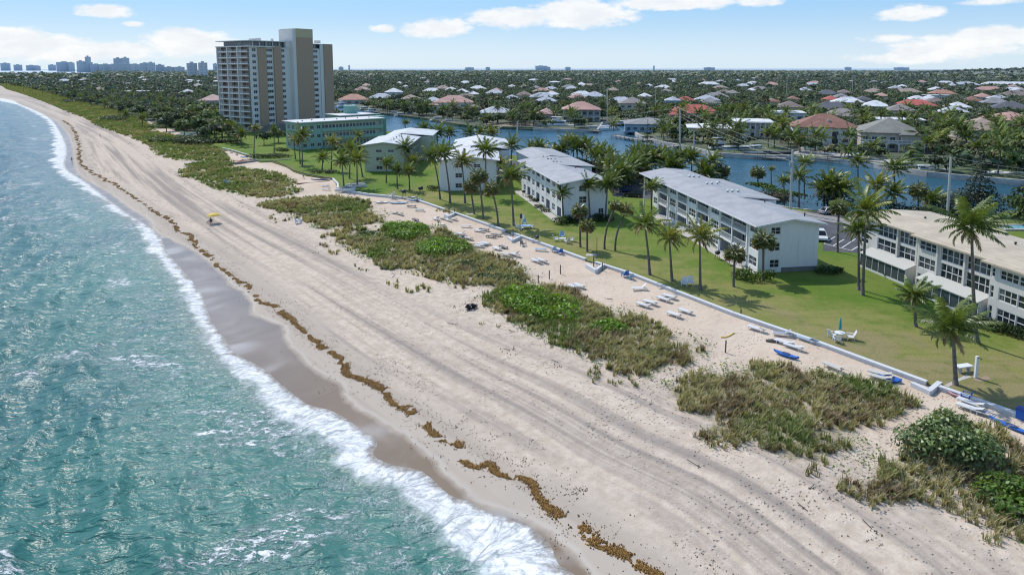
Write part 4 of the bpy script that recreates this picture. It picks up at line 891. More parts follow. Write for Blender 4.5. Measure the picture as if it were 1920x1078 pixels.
# sticks of driftwood at the dune foot (too many to count)
r = random.Random(3); mb = MB()
for i in range(150):
    p = q[r.randrange(len(q))]; z = T1(*p); a = r.uniform(0, 3.14); l = r.uniform(.3, 1.3); mb.bar((p[0], p[1], z + .03), (p[0] + math.cos(a) * l, p[1] + math.sin(a) * l, z + r.uniform(.03, .3)), .045)
tag(mb.build('driftwood_litter', paint('driftwood', (.13, .11, .095), .9, .3)), kind='stuff')
# ================================================================ the big buildings
WHITE_W = paint('white_stucco', (.83, .825, .81), .75, .04, .8, .28, bump=.08)
OLIVE_W = paint('olive_stucco', (.50, .52, .40), .8, .08, .8, .25, bump=.25)
CREAM_W = paint('cream_stucco', (.72, .69, .64), .8, .08, .8, .25, bump=.25)
TRIM = paint('white_trim', (.74, .74, .74), .5, .05)
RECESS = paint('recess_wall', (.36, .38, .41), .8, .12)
TEAL_W = paint('teal_stucco', (.30, .47, .40), .75, .1, .5, .2)
TEAL_D = paint('teal_dark_stucco', (.20, .33, .28), .8, .1, .5, .2)
BROWN_W = paint('brown_stucco', (.47, .32, .225), .85, .06, .15, .12)
TAN_W = paint('tan_stucco', (.58, .47, .29), .85, .06, .15)
TOWER_W = paint('tower_white', (.77, .73, .68), .75, .06, .15, .15)
DARKM = paint('dark_metal', (.04, .042, .045), .5, .2)
STONE = paint('stone_facing', (.20, .20, .19), .9, .45, 3.0, bump=.6)
def glass_mat(name, c=(.022, .03, .036), sheen=.12):
    m, N, out = new_mat(name); P = N.pos()
    f = N.voro(N.scale(P, (.45, .45, .42)), 1.0, out='Color')
    sx_ = N.n('ShaderNodeSeparateColor', Color=f).outputs[0]
    cc = N.mix(N.map(sx_, .55, .95, 0, .75), c, (.16, .17, .17))       # some panes show pale blinds
    principled(N, out, **{'Base Color': cc, 'Roughness': sheen, 'Specular IOR Level': .7, 'Normal': N.bump(N.noise(P, .7, 2), .08, .05)}); return m
GLASS = glass_mat('window_glass'); GLASS_B = glass_mat('blue_glass', (.03, .055, .085))
def roof_mat(name, c, seam=(1, 0), wid=.6, dark=.75, stain=.3):
    m, N, out = new_mat(name); O = N.obj()
    sep = N.n('ShaderNodeSeparateXYZ', Vector=O); X_ = sep.outputs[0 if seam[0] else 1]
    fr = N.math('FRACT', N.math('DIVIDE', X_, wid)); ln_ = N.math('GREATER_THAN', fr, .9)
    fr2 = N.math('FRACT', N.math('DIVIDE', X_, wid * 6.3)); ln2 = N.math('GREATER_THAN', fr2, .96)
    a = N.noise(O, .35, 5, .65); b = N.noise(N.scale(O, (1.0, .15, 1) if seam[0] else (.15, 1, 1)), 1.4, 4, .6)
    cc = N.mix(N.map(a, .3, .7), tuple(x * .84 for x in c), tuple(min(1, x * 1.12) for x in c))
    cc = N.mix(N.math('MULTIPLY', N.map(b, .5, .75), stain), cc, tuple(x * .55 for x in c))
    cc = N.mix(N.math('MULTIPLY', ln_, .30), cc, tuple(x * dark * .7 for x in c)); cc = N.mix(N.math('MULTIPLY', ln2, .35), cc, tuple(x * .5 for x in c))
    principled(N, out, **{'Base Color': cc, 'Roughness': .65, 'Normal': N.bump(fr, .25, .04)}); return m
GREY_R = roof_mat('grey_roof', (.335, .336, .34)); PALE_R = roof_mat('pale_roof', (.52, .54, .54), stain=.2); WHITE_R = roof_mat('white_roof', (.56, .56, .57), stain=.75)
TAN_R = roof_mat('tan_roof', (.50, .415, .30), (0, 1), .9, stain=.3)
def frame_at(P0, P1):
    """local frame: x from the near corner P0 to P1, y outwards to the sea side"""
    e = Vector((P1[0] - P0[0], P1[1] - P0[1])); L = e.length; return math.atan2(e.y, e.x), L, e / L
def s_of_u(P0, e, u, z=4.0):
    k = (u - PPX) / FOC                                           # X = k (Y cosp + (H - z) sinp)
    return (k * (P0[1] * CP + (CAM_H - z) * SP) - P0[0]) / (e[0] - k * e[1] * CP)
def facade(mw, mr, Pf, s0, s1, z0, z1, ops):
    """wall with openings cut in and drawn back: ops = (a, b, c, d, depth)"""
    S = sorted({s0, s1, *[o[0] for o in ops], *[o[1] for o in ops]}); Z = sorted({z0, z1, *[o[2] for o in ops], *[o[3] for o in ops]})
    for a, b in zip(S[:-1], S[1:]):
        for c, d in zip(Z[:-1], Z[1:]):
            ms, mz = (a + b) / 2, (c + d) / 2
            if not any(o[0] < ms < o[1] and o[2] < mz < o[3] for o in ops): mw.quad([Pf(a, c, 0), Pf(b, c, 0), Pf(b, d, 0), Pf(a, d, 0)])
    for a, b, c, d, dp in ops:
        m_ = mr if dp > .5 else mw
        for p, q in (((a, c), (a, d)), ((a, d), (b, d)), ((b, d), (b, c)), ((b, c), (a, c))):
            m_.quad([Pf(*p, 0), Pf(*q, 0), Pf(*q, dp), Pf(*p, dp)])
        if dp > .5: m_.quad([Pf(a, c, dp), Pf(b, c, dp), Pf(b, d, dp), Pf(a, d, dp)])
def window(parent, Pf, a, b, c, d, dp=.12, nx=2, ny=2, bw=.07, glass=None, name='window', frm=None):
    """frame with glazing bars, and its pane as a sub-part"""
    mb = MB(); e = .02
    def bx(a0, b0, c0, d0, d1=None):
        o0, o1 = dp - .06, dp + .04
        q = [Pf(a0, c0, o0), Pf(b0, c0, o0), Pf(b0, d0, o0), Pf(a0, d0, o0), Pf(a0, c0, o1), Pf(b0, c0, o1), Pf(b0, d0, o1), Pf(a0, d0, o1)]
        for f in ((0, 1, 2, 3), (0, 1, 5, 4), (1, 2, 6, 5), (2, 3, 7, 6), (3, 0, 4, 7)): mb.quad([q[k] for k in f])
    bx(a, b, c, c + bw); bx(a, b, d - bw, d); bx(a, a + bw, c + bw, d - bw); bx(b - bw, b, c + bw, d - bw)
    for k in range(1, nx): x = a + (b - a) * k / nx; bx(x - bw / 2, x + bw / 2, c + bw, d - bw)
    for k in range(1, ny): z = c + (d - c) * k / ny; bx(a + bw, b - bw, z - bw / 2 + .003, z + bw / 2 - .003)
    o = mb.build(name, frm or TRIM, parent); g = MB(); g.quad([Pf(a + e, c + e, dp + .02), Pf(b - e, c + e, dp + .02), Pf(b - e, d - e, dp + .02), Pf(a + e, d - e, dp + .02)])
    g.build('pane', glass or GLASS, o); return o
def railing(parent, Pf, a, b, z, dp=.05, h=1.0, name='balcony_railing', step=.22, mat=None, bars=True):
    mb = MB()
    mb.bar(Pf(a, z + h, dp), Pf(b, z + h, dp), .08); mb.bar(Pf(a, z + .12, dp), Pf(b, z + .12, dp), .06)
    if bars:
        n = max(2, int((b - a) / step))
        for k in range(n + 1): x = a + (b - a) * k / n; mb.bar(Pf(x, z + .12, dp), Pf(x, z + h, dp), .045)
    else: mb.quad([Pf(a, z, dp), Pf(b, z, dp), Pf(b, z + h, dp), Pf(a, z + h, dp)])
    return mb.build(name, mat or TRIM, parent)
def gable_roof(mr, x0, x1, yl, yr, ym, zl, zr, zm, th=.22, mf=None):
    """two slopes with thickness; yl is the seaward eave, ym the ridge"""
    for (ya, za, yb, zb) in ((yl, zl, ym, zm), (ym, zm, yr, zr)):
        t = [(x0, ya, za), (x1, ya, za), (x1, yb, zb), (x0, yb, zb)]; b = [(x, y, z - th) for x, y, z in t]
        mr.quad(t); (mf or mr).quad(b[::-1])
        for k in range(4):
            if (k == 2 and ya == yl) or (k == 0 and ya == ym): continue
            (mf or mr).quad([t[k], t[(k + 1) % 4], b[(k + 1) % 4], b[k]])
def vent(parent, x, y, z, r=.22, h=.5, white=False):
    mb = MB(); mb.lathe([(r * .7, -.4), (r * .7, h * .5), (r * 1.25, h * .55), (r * 1.2, h * .8), (r * .5, h), (0.01, h)], 9, (x, y, z)); return mb.build('roof_vent', TRIM if white else DARKM, parent, True)
FL = ((.75, 2.25), (3.45, 4.95), (6.1, 7.35)); SLAB = (0.12, 2.78, 5.45)

# ---- the long white building with the grey roof
P0 = G(1420, 512); rz, L, e1 = frame_at(P0, G(1205, 385)); RC = G(1528, 505); DEP = -((RC[0] - P0[0]) * -e1.y + (RC[1] - P0[1]) * e1.x)
b1 = thing('apartment_building', 'longest white three storey building with grey roof and sea facing balconies', 'building', (*P0, 0), rz)
H1 = 7.75; W1 = abs(DEP); Ye = 53.5
FN = lambda s, z, d: (s, -d, z)                                     # sea front
mw, mr_, st = MB(), MB(), MB()
bays_w = [(.5, 3.0, 3), (14.1, 17.4, 3), (24.0, 27.5, 3), (34.1, 37.5, 3)]; bays_b = [(4.2, 8.7), (9.1, 13.3), (18.5, 23.3), (28.5, 33.0), (39.0, 43.6)]
ops = []; wins = []
for a, b, nx in bays_w:
    for c, d in FL: ops.append((a, b, c, d, .14)); wins.append((a, b, c, d, nx))
for a, b in bays_b:
    for k in range(3): ops.append((a, b, SLAB[k], SLAB[k] + (2.25 if k < 2 else 1.95), 1.5))
facade(mw, mr_, FN, 0, 44.2, -.3, H1 - .1, ops)
FN2 = lambda s, z, d: (s, -2.2 - d, z)
ops2 = [(46.0, 49, c, d, .14) for c, d in FL] + [(50.2, 52.9, c, d, .14) for c, d in FL]
facade(mw, mr_, FN2, 44.2, Ye, -.3, H1 - .1, ops2)
EN = lambda s, z, d: (d, -s, z)                                     # end wall towards the camera, s inland
eops = [(2.0, 3.6, FL[0][0], FL[0][1] - .2, .12), (2.0, 3.6, FL[1][0], FL[1][1] - .2, .12), (2.0, 3.6, FL[2][0], FL[2][1] - .1, .12)]
facade(mw, mr_, EN, 0, W1, -.3, H1 - .1, eops)
mw.quad([(44.2, 0, -.3), (44.2, -2.2, -.3), (44.2, -2.2, H1 - .1), (44.2, 0, H1 - .1)])
mw.quad([(Ye, -2.2, -.3), (Ye, -9, -.3), (Ye, -9, H1), (Ye, -2.2, H1)]); mw.quad([(0, -W1, -.3), (17, -W1, -.3), (17, -W1, H1 - .1), (0, -W1, H1 - .1)]); mw.quad([(17, -W1 - 2.2, -.3), (41, -W1 - 2.2, -.3), (41, -W1 - 2.2, H1), (17, -W1 - 2.2, H1)]); mw.quad([(41, -9.4, -.3), (Ye, -9.4, -.3), (Ye, -9.4, H1), (41, -9.4, H1)])
mw.quad([(17, -W1, -.3), (17, -W1 - 2.2, -.3), (17, -W1 - 2.2, H1 + .2), (17, -W1, H1 + .2)])
RZ = H1 + 1.0; mw.quad([(0.02, 0, H1 - .1), (0.02, -5.2, RZ - .25), (0.02, -W1, H1 - .1)])
for a, b in bays_b:                                                   # mullion post, slab edges
    for k in (1, 2): mw.box(a - .0, b + .0, -.02, .10, SLAB[k] - .34, SLAB[k] - .06)
for x in (3.6, 8.9, 13.75, 17.95, 23.65, 28.0, 33.55, 38.25, 44.1): mw.box(x - .13, x + .13, .003, .16, -.3, H1 - .2)
mw.box(Ye - .25, Ye, -.2, .05, -.3, H1 - .15)
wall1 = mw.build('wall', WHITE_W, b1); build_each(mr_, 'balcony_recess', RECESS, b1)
st.box(-.12, 0.0, -W1 + .02, -4.0, -.3, .75); st.build('stone_base', STONE, b1)
for a, b, c, d, nx in wins: window(b1, FN, a, b, c, d, .14, 2 if b - a < 3 else 3, 2)
for a, b, c, d, _ in ops2: window(b1, FN2, a, b, c, d, .14, 3, 2)
for a, b, c, d, _ in eops: window(b1, EN, a, b, c, d, .12, 2, 2)
for i, (a, b) in enumerate(bays_b):
    for k in range(3):
        if k: railing(b1, FN, a + .05, b - .05, SLAB[k], .06, 1.0)
        window(b1, FN, a + .5, b - .5, SLAB[k] + .02, SLAB[k] + 2.0, 1.44, 4 if i < 2 else 3, 1, .09, name='balcony_door')
mb = MB(); gable_roof(mb, -.9, 17.4, .95, -W1 - .9, -5.2, H1 - .02, H1, RZ); gable_roof(mb, 17.4, 41.0, .95, -W1 - 3.2, -5.2, H1 - .02, H1 + .28, RZ + .01); gable_roof(mb, 41.0, Ye + .8, .95, -10.6, -5.2, H1 - .02, H1 + .45, RZ + .02)
mb.build('roof', GREY_R, b1)
gm = MB(); gm.bar((-.92, .98, H1 - .12), (Ye + .8, .98, H1 - .12), .12, .22); gm.bar((-.93, .98, H1 - .13), (-.93, -5.2, RZ - .11), .06, .22); gm.bar((-.93, -5.2, RZ - .11), (-.93, -W1 - .9, H1 - .11), .06, .22); gm.build('fascia', TRIM, b1)
for s_ in (22.5, 31.5, 40.5):
    for q in (0, 1.2, 2.6): vent(b1, s_ + q * .35, -5.5 - q, RZ - .15 - q * .07, .26, .55, True)
for s_, y in ((4, -10), (5, -6), (15, -9), (26, -9.5), (35, -9.8)): vent(b1, s_, y, H1 + .4, .13, .4)
mb = MB(); mb.box(-.3, 44, .2, 2.0, -.05, .06); mb.build('terrace', CONC, b1)

# ---- the grey roofed building with rear wing
P0 = G(1055, 413); rz, L, e1 = frame_at(P0, G(988, 365)); W2 = 10.2
b2 = thing('apartment_building', 'white three storey building with ribbed grey roof and rear wing, palms before its end wall', 'building', (*P0, 0), rz)
mw, mr_ = MB(), MB(); H2 = 8.0; Lm = 36.0
ops = []; wins = []; doors = []
x = 1.2
for k in range(8):
    wide = 2.2 if k % 2 else 2.9
    for j, (c, d) in enumerate(FL):
        if k % 2: ops.append((x, x + wide, c, d, .14)); wins.append(ops[-1])
        else: ops.append((x, x + wide, SLAB[j], SLAB[j] + (2.2 if j < 2 else 2.0), .9)); doors.append(ops[-1])
    x += wide + 1.75
facade(mw, mr_, FN, 0, Lm, -.3, H2 - .1, ops)
eops = [(3.6, 5.3, FL[1][0], FL[1][1], .12), (3.6, 5.3, FL[2][0] - .1, FL[2][1] - .1, .12), (8.0, 9.2, .1, 2.2, .12)]
facade(mw, mr_, EN, 0, W2, -.3, H2 - .1, eops)
mw.quad([(0.02, 0, H2 - .1), (0.02, -5.2, H2 + .75), (0.02, -W2, H2 - .1)])
mw.quad([(0, -W2, -.3), (Lm, -W2, -.3), (Lm, -W2, H2), (0, -W2, H2)]); mw.quad([(Lm, 0, -.3), (Lm, -W2 - 4, -.3), (Lm, -W2 - 4, H2), (Lm, 0, H2)]); mw.quad([(20, -W2 - 3.4, -.3), (56, -W2 - 3.4, -.3), (56, -W2 - 3.4, H2 + .2), (20, -W2 - 3.4, H2 + .2)]); mw.quad([(20, -W2, -.3), (20, -W2 - 3.4, -.3), (20, -W2 - 3.4, H2 + .2), (20, -W2, H2 + .2)]); mw.quad([(Lm, -4, -.3), (56, -4, -.3), (56, -4, H2), (Lm, -4, H2)])
mw.build('wall', WHITE_W, b2); build_each(mr_, 'balcony_recess', RECESS, b2)
for o in wins: window(b2, FN, *o[:4], .14, 2, 2)
for o in doors: window(b2, FN, o[0] + .25, o[1] - .25, o[2] + .02, o[3] - .15, .84, 3, 1, .09, name='balcony_door', glass=GLASS_B)
for o in doors:
    if o[2] > 1: railing(b2, FN, o[0], o[1], o[2], .05, .95, bars=False)
for o in eops: window(b2, EN, *o[:4], .12, 2, 2)
mb = MB(); gable_roof(mb, -.9, 19.6, .95, -W2 - .9, -5.2, H2 - .02, H2, H2 + 1.0); gable_roof(mb, 19.6, Lm + .8, .95, -W2 - 4.2, -5.2, H2 - .02, H2 + .32, H2 + 1.01); gable_roof(mb, Lm + .8, 57, -3.1, -W2 - 4.4, -8.2, H2 + .1, H2 + .3, H2 + 1.05); mb.build('roof', GREY_R, b2)
gm = MB(); gm.bar((-.92, .98, H2 - .12), (Lm + .8, .98, H2 - .12), .12, .22); gm.bar((-.93, .98, H2 - .13), (-.93, -5.2, H2 + .89), .06, .22); gm.bar((-.93, -5.2, H2 + .89), (-.93, -W2 - .9, H2 - .11), .06, .22); gm.build('fascia', TRIM, b2)
for s_, y in ((25, -5.4), (25.6, -6.4), (26, -7.6), (30, -5.4), (30.5, -6.4), (31, -7.6), (35, -5.6), (35.6, -6.8), (17, -8.5), (12, -9)): vent(b2, s_, y, H2 + .8 - (abs(y) - 5.2) * .12, .17, .45)
mb = MB(); mb.box(-1.5, Lm, .3, 2.2, -.05, .06); mb.build('terrace', CONC, b2)

# ---- the white house behind the tall palms
P0 = G(824, 358); b3 = thing('apartment_building', 'white building with stained white roof half hidden behind the row of tall palms', 'building', (*P0, 0), R(92)); W3 = 15.0; H3 = 8.1
mw, mr_ = MB(), MB()
eops = [(4.2, 6.0, c, d - .3, .12) for c, d in FL] + [(9.0, 10.8, c, d - .3, .12) for c, d in FL]
facade(mw, mr_, EN, 0, W3, -.3, H3 - .1, eops); fops = [(a, a + 2.2, c, d, .14) for a in (2, 7, 12, 17) for c, d in FL]; facade(mw, mr_, FN, 0, 22, -.3, H3 - .1, fops)
mw.quad([(.02, 0, H3 - .1), (.02, -W3 / 2, H3 + .9), (.02, -W3, H3 - .1)]); mw.quad([(0, -W3, -.3), (22, -W3, -.3), (22, -W3, H3), (0, -W3, H3)])
mw.box(22, 50, -W3 - 4, -3, -.3, H3 - .15); mw.build('wall', WHITE_W, b3)
for o in eops: window(b3, EN, *o[:4], .12, 2, 2)
for o in fops: window(b3, FN, *o[:4], .14, 2, 2)
mb = MB(); gable_roof(mb, -.8, 22, .9, -W3 - .9, -W3 / 2, H3 - .02, H3, H3 + 1.1); gable_roof(mb, 22, 51, -1.8, -W3 - 4.9, -W3 / 2 - 2.5, H3 + .15, H3 + .1, H3 + 1.7); mb.build('roof', WHITE_R, b3)
for s_, y in ((20, -8), (27, -10), (15, -6)): vent(b3, s_, y, H3 + .9, .2, .5)

# ---- the pale olive building
P0 = G(684, 322); b4 = thing('apartment_building', 'pale olive building with light metal gable roof', 'building', (*P0, 0), R(90)); W4 = 12.2; H4 = 8.35
mw, mr_ = MB(), MB()
eops = [(a, a + 1.9, c - .1, d - .45, .12) for a in (3.6, 7.3) for c, d in FL]
facade(mw, mr_, EN, 0, W4, -.3, H4 - .1, eops); fops = [(a, a + 2.2, c, d, .14) for a in (2, 7, 12, 17, 22) for c, d in FL]; facade(mw, mr_, FN, 0, 27, -.3, H4 - .1, fops)
mw.quad([(.02, 0, H4 - .1), (.02, -W4 / 2, H4 + .75), (.02, -W4, H4 - .1)]); mw.quad([(0, -W4, -.3), (27, -W4, -.3), (27, -W4, H4), (0, -W4, H4)]); mw.box(27, 48, -W4 - 5, -2, -.3, H4 - .15)
mw.build('wall', OLIVE_W, b4)
for o in eops: window(b4, EN, *o[:4], .12, 2, 1)
for o in fops: window(b4, FN, *o[:4], .14, 2, 2)
lv = MB()
for k in range(3):
    for j in range(14): lv.box(4 + j * 1.5, 4.9 + j * 1.5, -W4 - 1.35, -W4 - 1.2, SLAB[k] + .9, SLAB[k] + 2.2)
    lv.box(3, 26, -W4 - 1.4, -W4, SLAB[k] - .15, SLAB[k]); lv.box(3, 26, -W4 - 1.4, -W4 - 1.3, SLAB[k], SLAB[k] + .9)
lv.build('side_gallery', paint('gallery_grey', (.25, .26, .24), .8, .2), b4)
mb = MB(); gable_roof(mb, -.8, 27.5, .8, -W4 - 1.9, -W4 / 2, H4 - .02, H4 - .1, H4 + .95); gable_roof(mb, 27.5, 49, -1.2, -W4 - 6, -W4 / 2 - 1, H4 + .1, H4 + .25, H4 + 1.1); mb.build('roof', PALE_R, b4)
for k in range(9): vent(b4, 6 + k * 2.6, -W4 / 2 - 1.2 - .5 * (k % 2), H4 + .7, .14, .35)

# ---- the turquoise motel with open walkways
P0 = (-83.0, 266.0); P1 = (-56.0, 290.0); b5 = thing('motel_building', 'turquoise motel with white flat roof and open walkways', 'building', (*P0, 0), math.atan2(P1[1] - P0[1], P1[0] - P0[0])); L5 = math.hypot(P1[0] - P0[0], P1[1] - P0[1]) + 1; H5 = 10.7
CN = lambda s, z, d: (s, d, z)                                       # camera-side front (local -y outwards)
LN = lambda s, z, d: (d, s, z)                                       # left end
mw, mr_ = MB(), MB(); ops = []; lev = (.1, 3.6, 7.1)
for k in range(3): ops.append((9.5, L5 - .4, lev[k] + .02, lev[k] + 3.0, 1.6))
wop = [(a, a + 1.6, z + .9, z + 2.3, .12) for a in (1.2, 4.4, 7.2) for z in lev]
facade(mw, mr_, CN, 0, L5, -.3, H5, ops + wop); lop = [(a, a + 2.4, z + .7, z + 2.4, .12) for a in (1.0, 5.0, 9.0) for z in lev]
facade(mw, mr_, LN, 0, 13, -.3, H5, lop); mw.quad([(0, 13, -.3), (L5, 13, -.3), (L5, 13, H5), (0, 13, H5)]); mw.quad([(L5, 0, -.3), (L5, 13, -.3), (L5, 13, H5), (L5, 0, H5)])
mw.build('wall', TEAL_W, b5); build_each(mr_, 'walkway_wall', paint('walkway_white', (.62, .64, .60), .7, .1), b5)
for o in wop: window(b5, CN, *o[:4], .12, 2, 1)
for o in lop: window(b5, LN, *o[:4], .12, 3, 2)
for k in range(3):
    mb = MB(); mb.box(9.3, L5 + .25, -.25, -.1, lev[k] - .35, lev[k] + 1.05); mb.build('walkway_parapet', TEAL_W if k else TEAL_D, b5)
    for j in range(8):
        a = 10.2 + j * 3.1; dm = MB()
        for (q, w_) in ((a, .9), (a + 1.4, 1.1)):
            if q + w_ < L5 - .5: dm.box(q, q + w_, 1.5, 1.58, lev[k] + (.05 if w_ < 1 else .95), lev[k] + 2.15)
        if dm.v: dm.build('walkway_door', paint('door_grey', (.16, .17, .16), .6, .3), b5)
rb = MB(); rb.box(-1.2, L5 + .8, -1.2, 14, H5, H5 + .3); rb.build('roof', paint('motel_roof', (.66, .66, .65), .8, .1, .3, .2), b5)
wg = MB(); wg.box(L5 - 12, L5 + 8, 14.2, 26, -.3, H5 + .9); wg.box(L5 + .02, L5 + 5.5, 6, 14.2, -.3, H5 + .4); wg.build('rear_wing', TEAL_D, b5)
rb = MB(); rb.box(L5 - 13, L5 + 5, 13.5, 27, H5 + .92, H5 + 1.2); rb.build('rear_roof', paint('motel_roof', (.66, .66, .65)), b5)
tk = MB(); tk.lathe([(3.1, 0), (3.1, 3.6), (3.2, 3.7), (0.01, 3.75)], 20, (L5 - 2, 24, H5 + .95)); tk.build('water_tank', paint('tank_teal', (.20, .40, .34), .6, .1), b5)
for s_ in (3, 8, 13, 18, 23, 28, 33): vent(b5, s_, 4 + (s_ % 3), H5 + .25, .25, .5)

# ---- the beige tower
P0 = (-131.0, 345.0); ang = math.atan2(43, 29); b6 = thing('condominium_tower', 'tall beige and white condominium tower with balconies, by the beach', 'tower', (*P0, 0), ang); ct, s6 = Vector((math.cos(ang), math.sin(ang))), None
su = lambda u, z=20: s_of_u(P0, ct, u, z); H6 = zat(76, *P0); FH = (H6 - 3.6) / 14; D6 = 26.0
mw, mr_, mbz = MB(), MB(), MB()
edges = {u: su(u) for u in (473, 486, 501, 515, 529, 538, 552, 584, 602, 608, 624)}; E = edges; L6 = E[624]
CT = lambda s, z, d: (s, d, z); wl_ = []
for k in range(13):
    z = 3.4 + k * FH
    for u0, u1, mg in ((473, 486, .9), (501, 515, .5), (529, 538, .5), (584, 602, 1.6)):
        wl_.append((E[u0] + mg, E[u1] - mg, z + .75, z + 2.35, .2))
facade(mw, mr_, CT, 0, L6, -.3, H6 - 3.2, wl_)
LT = lambda s, z, d: (d, s, z); lops = []
for k in range(14):
    z = 1.0 + k * FH
    for a in (.8, 9.4, 17.8): lops.append((a, a + 6.6, z + .05, z + 2.6, 1.7))
facade(mw, mr_, LT, 0, D6, -.3, H6 - 3.2, lops)
mw.quad([(0, D6, -.3), (L6, D6, -.3), (L6, D6, H6 - 3), (0, D6, H6 - 3)]); mw.quad([(L6, 0, -.3), (L6, D6, -.3), (L6, D6, H6 - 3), (L6, 0, H6 - 3)]); mw.quad([(0, 0, H6 - 3.2), (L6, 0, H6 - 3.2), (L6, D6, H6 - 3.2), (0, D6, H6 - 3.2)])
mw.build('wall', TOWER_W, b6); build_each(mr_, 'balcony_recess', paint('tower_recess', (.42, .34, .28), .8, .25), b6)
for u0, u1, z1, pr in ((486, 501, H6 - 3.6, .8), (515, 529, H6 - 2.4, .8), (608, 624, H6 - .6, .9)): mbz.box(E[u0], E[u1], -pr, .4, -.3, z1)
mbz.build('brown_pier', BROWN_W, b6)
HC = zat(54, P0[0] + ct.x * E[570 if 570 in E else 552], P0[1] + ct.y * E[552]); cm = MB(); cm.box(E[552] + .5, E[584], -2.6, 10, -.3, HC - 4.6); cm.build('core_shaft', BROWN_W, b6)
cm = MB(); cm.box(E[552] + .5 - .02, E[584] + .02, -2.65, 10.05, HC - 4.6, HC); cm.build('core_cap', TAN_W, b6)
cm = MB(); cm.box(E[552] - 1.6, E[552] + .48, -2.3, 9, -.3, HC - .4); cm.box(E[538], E[552] - 1.6, -.5, 8, H6 - 3.2, H6 + .3); cm.box(E[602], E[608], -.35, .3, -.3, H6 - .8); cm.build('white_shaft', TOWER_W, b6)
ph = MB(); ph.box(1.5, E[538], 1.2, D6 - 2, H6 - 3.15, H6 - .35); ph.box(E[584], L6 - 1, 1.2, D6 - 2, H6 - 3.15, H6 - .9); ph.build('penthouse_glazing', GLASS_B, b6)
ph = MB(); ph.box(-1.4, E[538] - .1, -.9, D6 + .6, H6 - .33, H6 + .05); ph.box(E[584] + .02, L6 - .02, -.5, D6, H6 - .88, H6 - .55); ph.box(-1.6, E[515], -1.4, D6 + .8, H6 - 3.19, H6 - 2.7)
for x in (2, 6, 10, 14, 18): ph.box(x, x + .4, .7, 1.1, H6 - 3.1, H6 - .3)
ph.build('penthouse_slab', TOWER_W, b6)
rc = MB()
for x, y, w_, h_ in ((6, 6, 3, 1.2), (12, 10, 2, 1.8), (17, 5, 1, 1.5), (L6 - 5, 6, 2.5, 1.6), (L6 - 9, 10, 2, 1.2)): rc.box(x, x + w_, y, y + w_, H6 + .06, H6 + h_)
rc.build('roof_plant', TOWER_W, b6)
for o in wl_: window(b6, CT, *o[:4], .2, 3 if o[1] - o[0] > 2.6 else 2, 1, .10)
bal = TOWER_W
for k in range(14):
    z = 1.0 + k * FH
    mb = MB()
    for a, w_ in ((.3, 7.6), (8.9, 7.6), (17.4, 7.6)):
        mb.box(-1.5, 0.03, a, a + w_, z - .25, z - .02); mb.box(-1.5, -1.42, a, a + w_, z - .02, z + .45)
        mb.bar((-1.46, a, z + 1.0), (-1.46, a + w_, z + 1.0), .09)
        for q in range(5): mb.bar((-1.46, a + w_ * q / 4, z + .4), (-1.46, a + w_ * q / 4, z + 1.0), .09)
    mb.build('balcony', bal, b6)
fn = MB()
for a in (8.1, 16.7, 25.4): fn.box(-1.7, .05, a, a + .6, -.3, H6 - 3.2)
fn.build('white_fin', TOWER_W, b6)
mb = MB(); mb.box(-4, L6 + 3, -5, -1.5, -.2, 3.0); mb.build('podium', paint('podium_grey', (.22, .21, .20), .85, .2), b6)

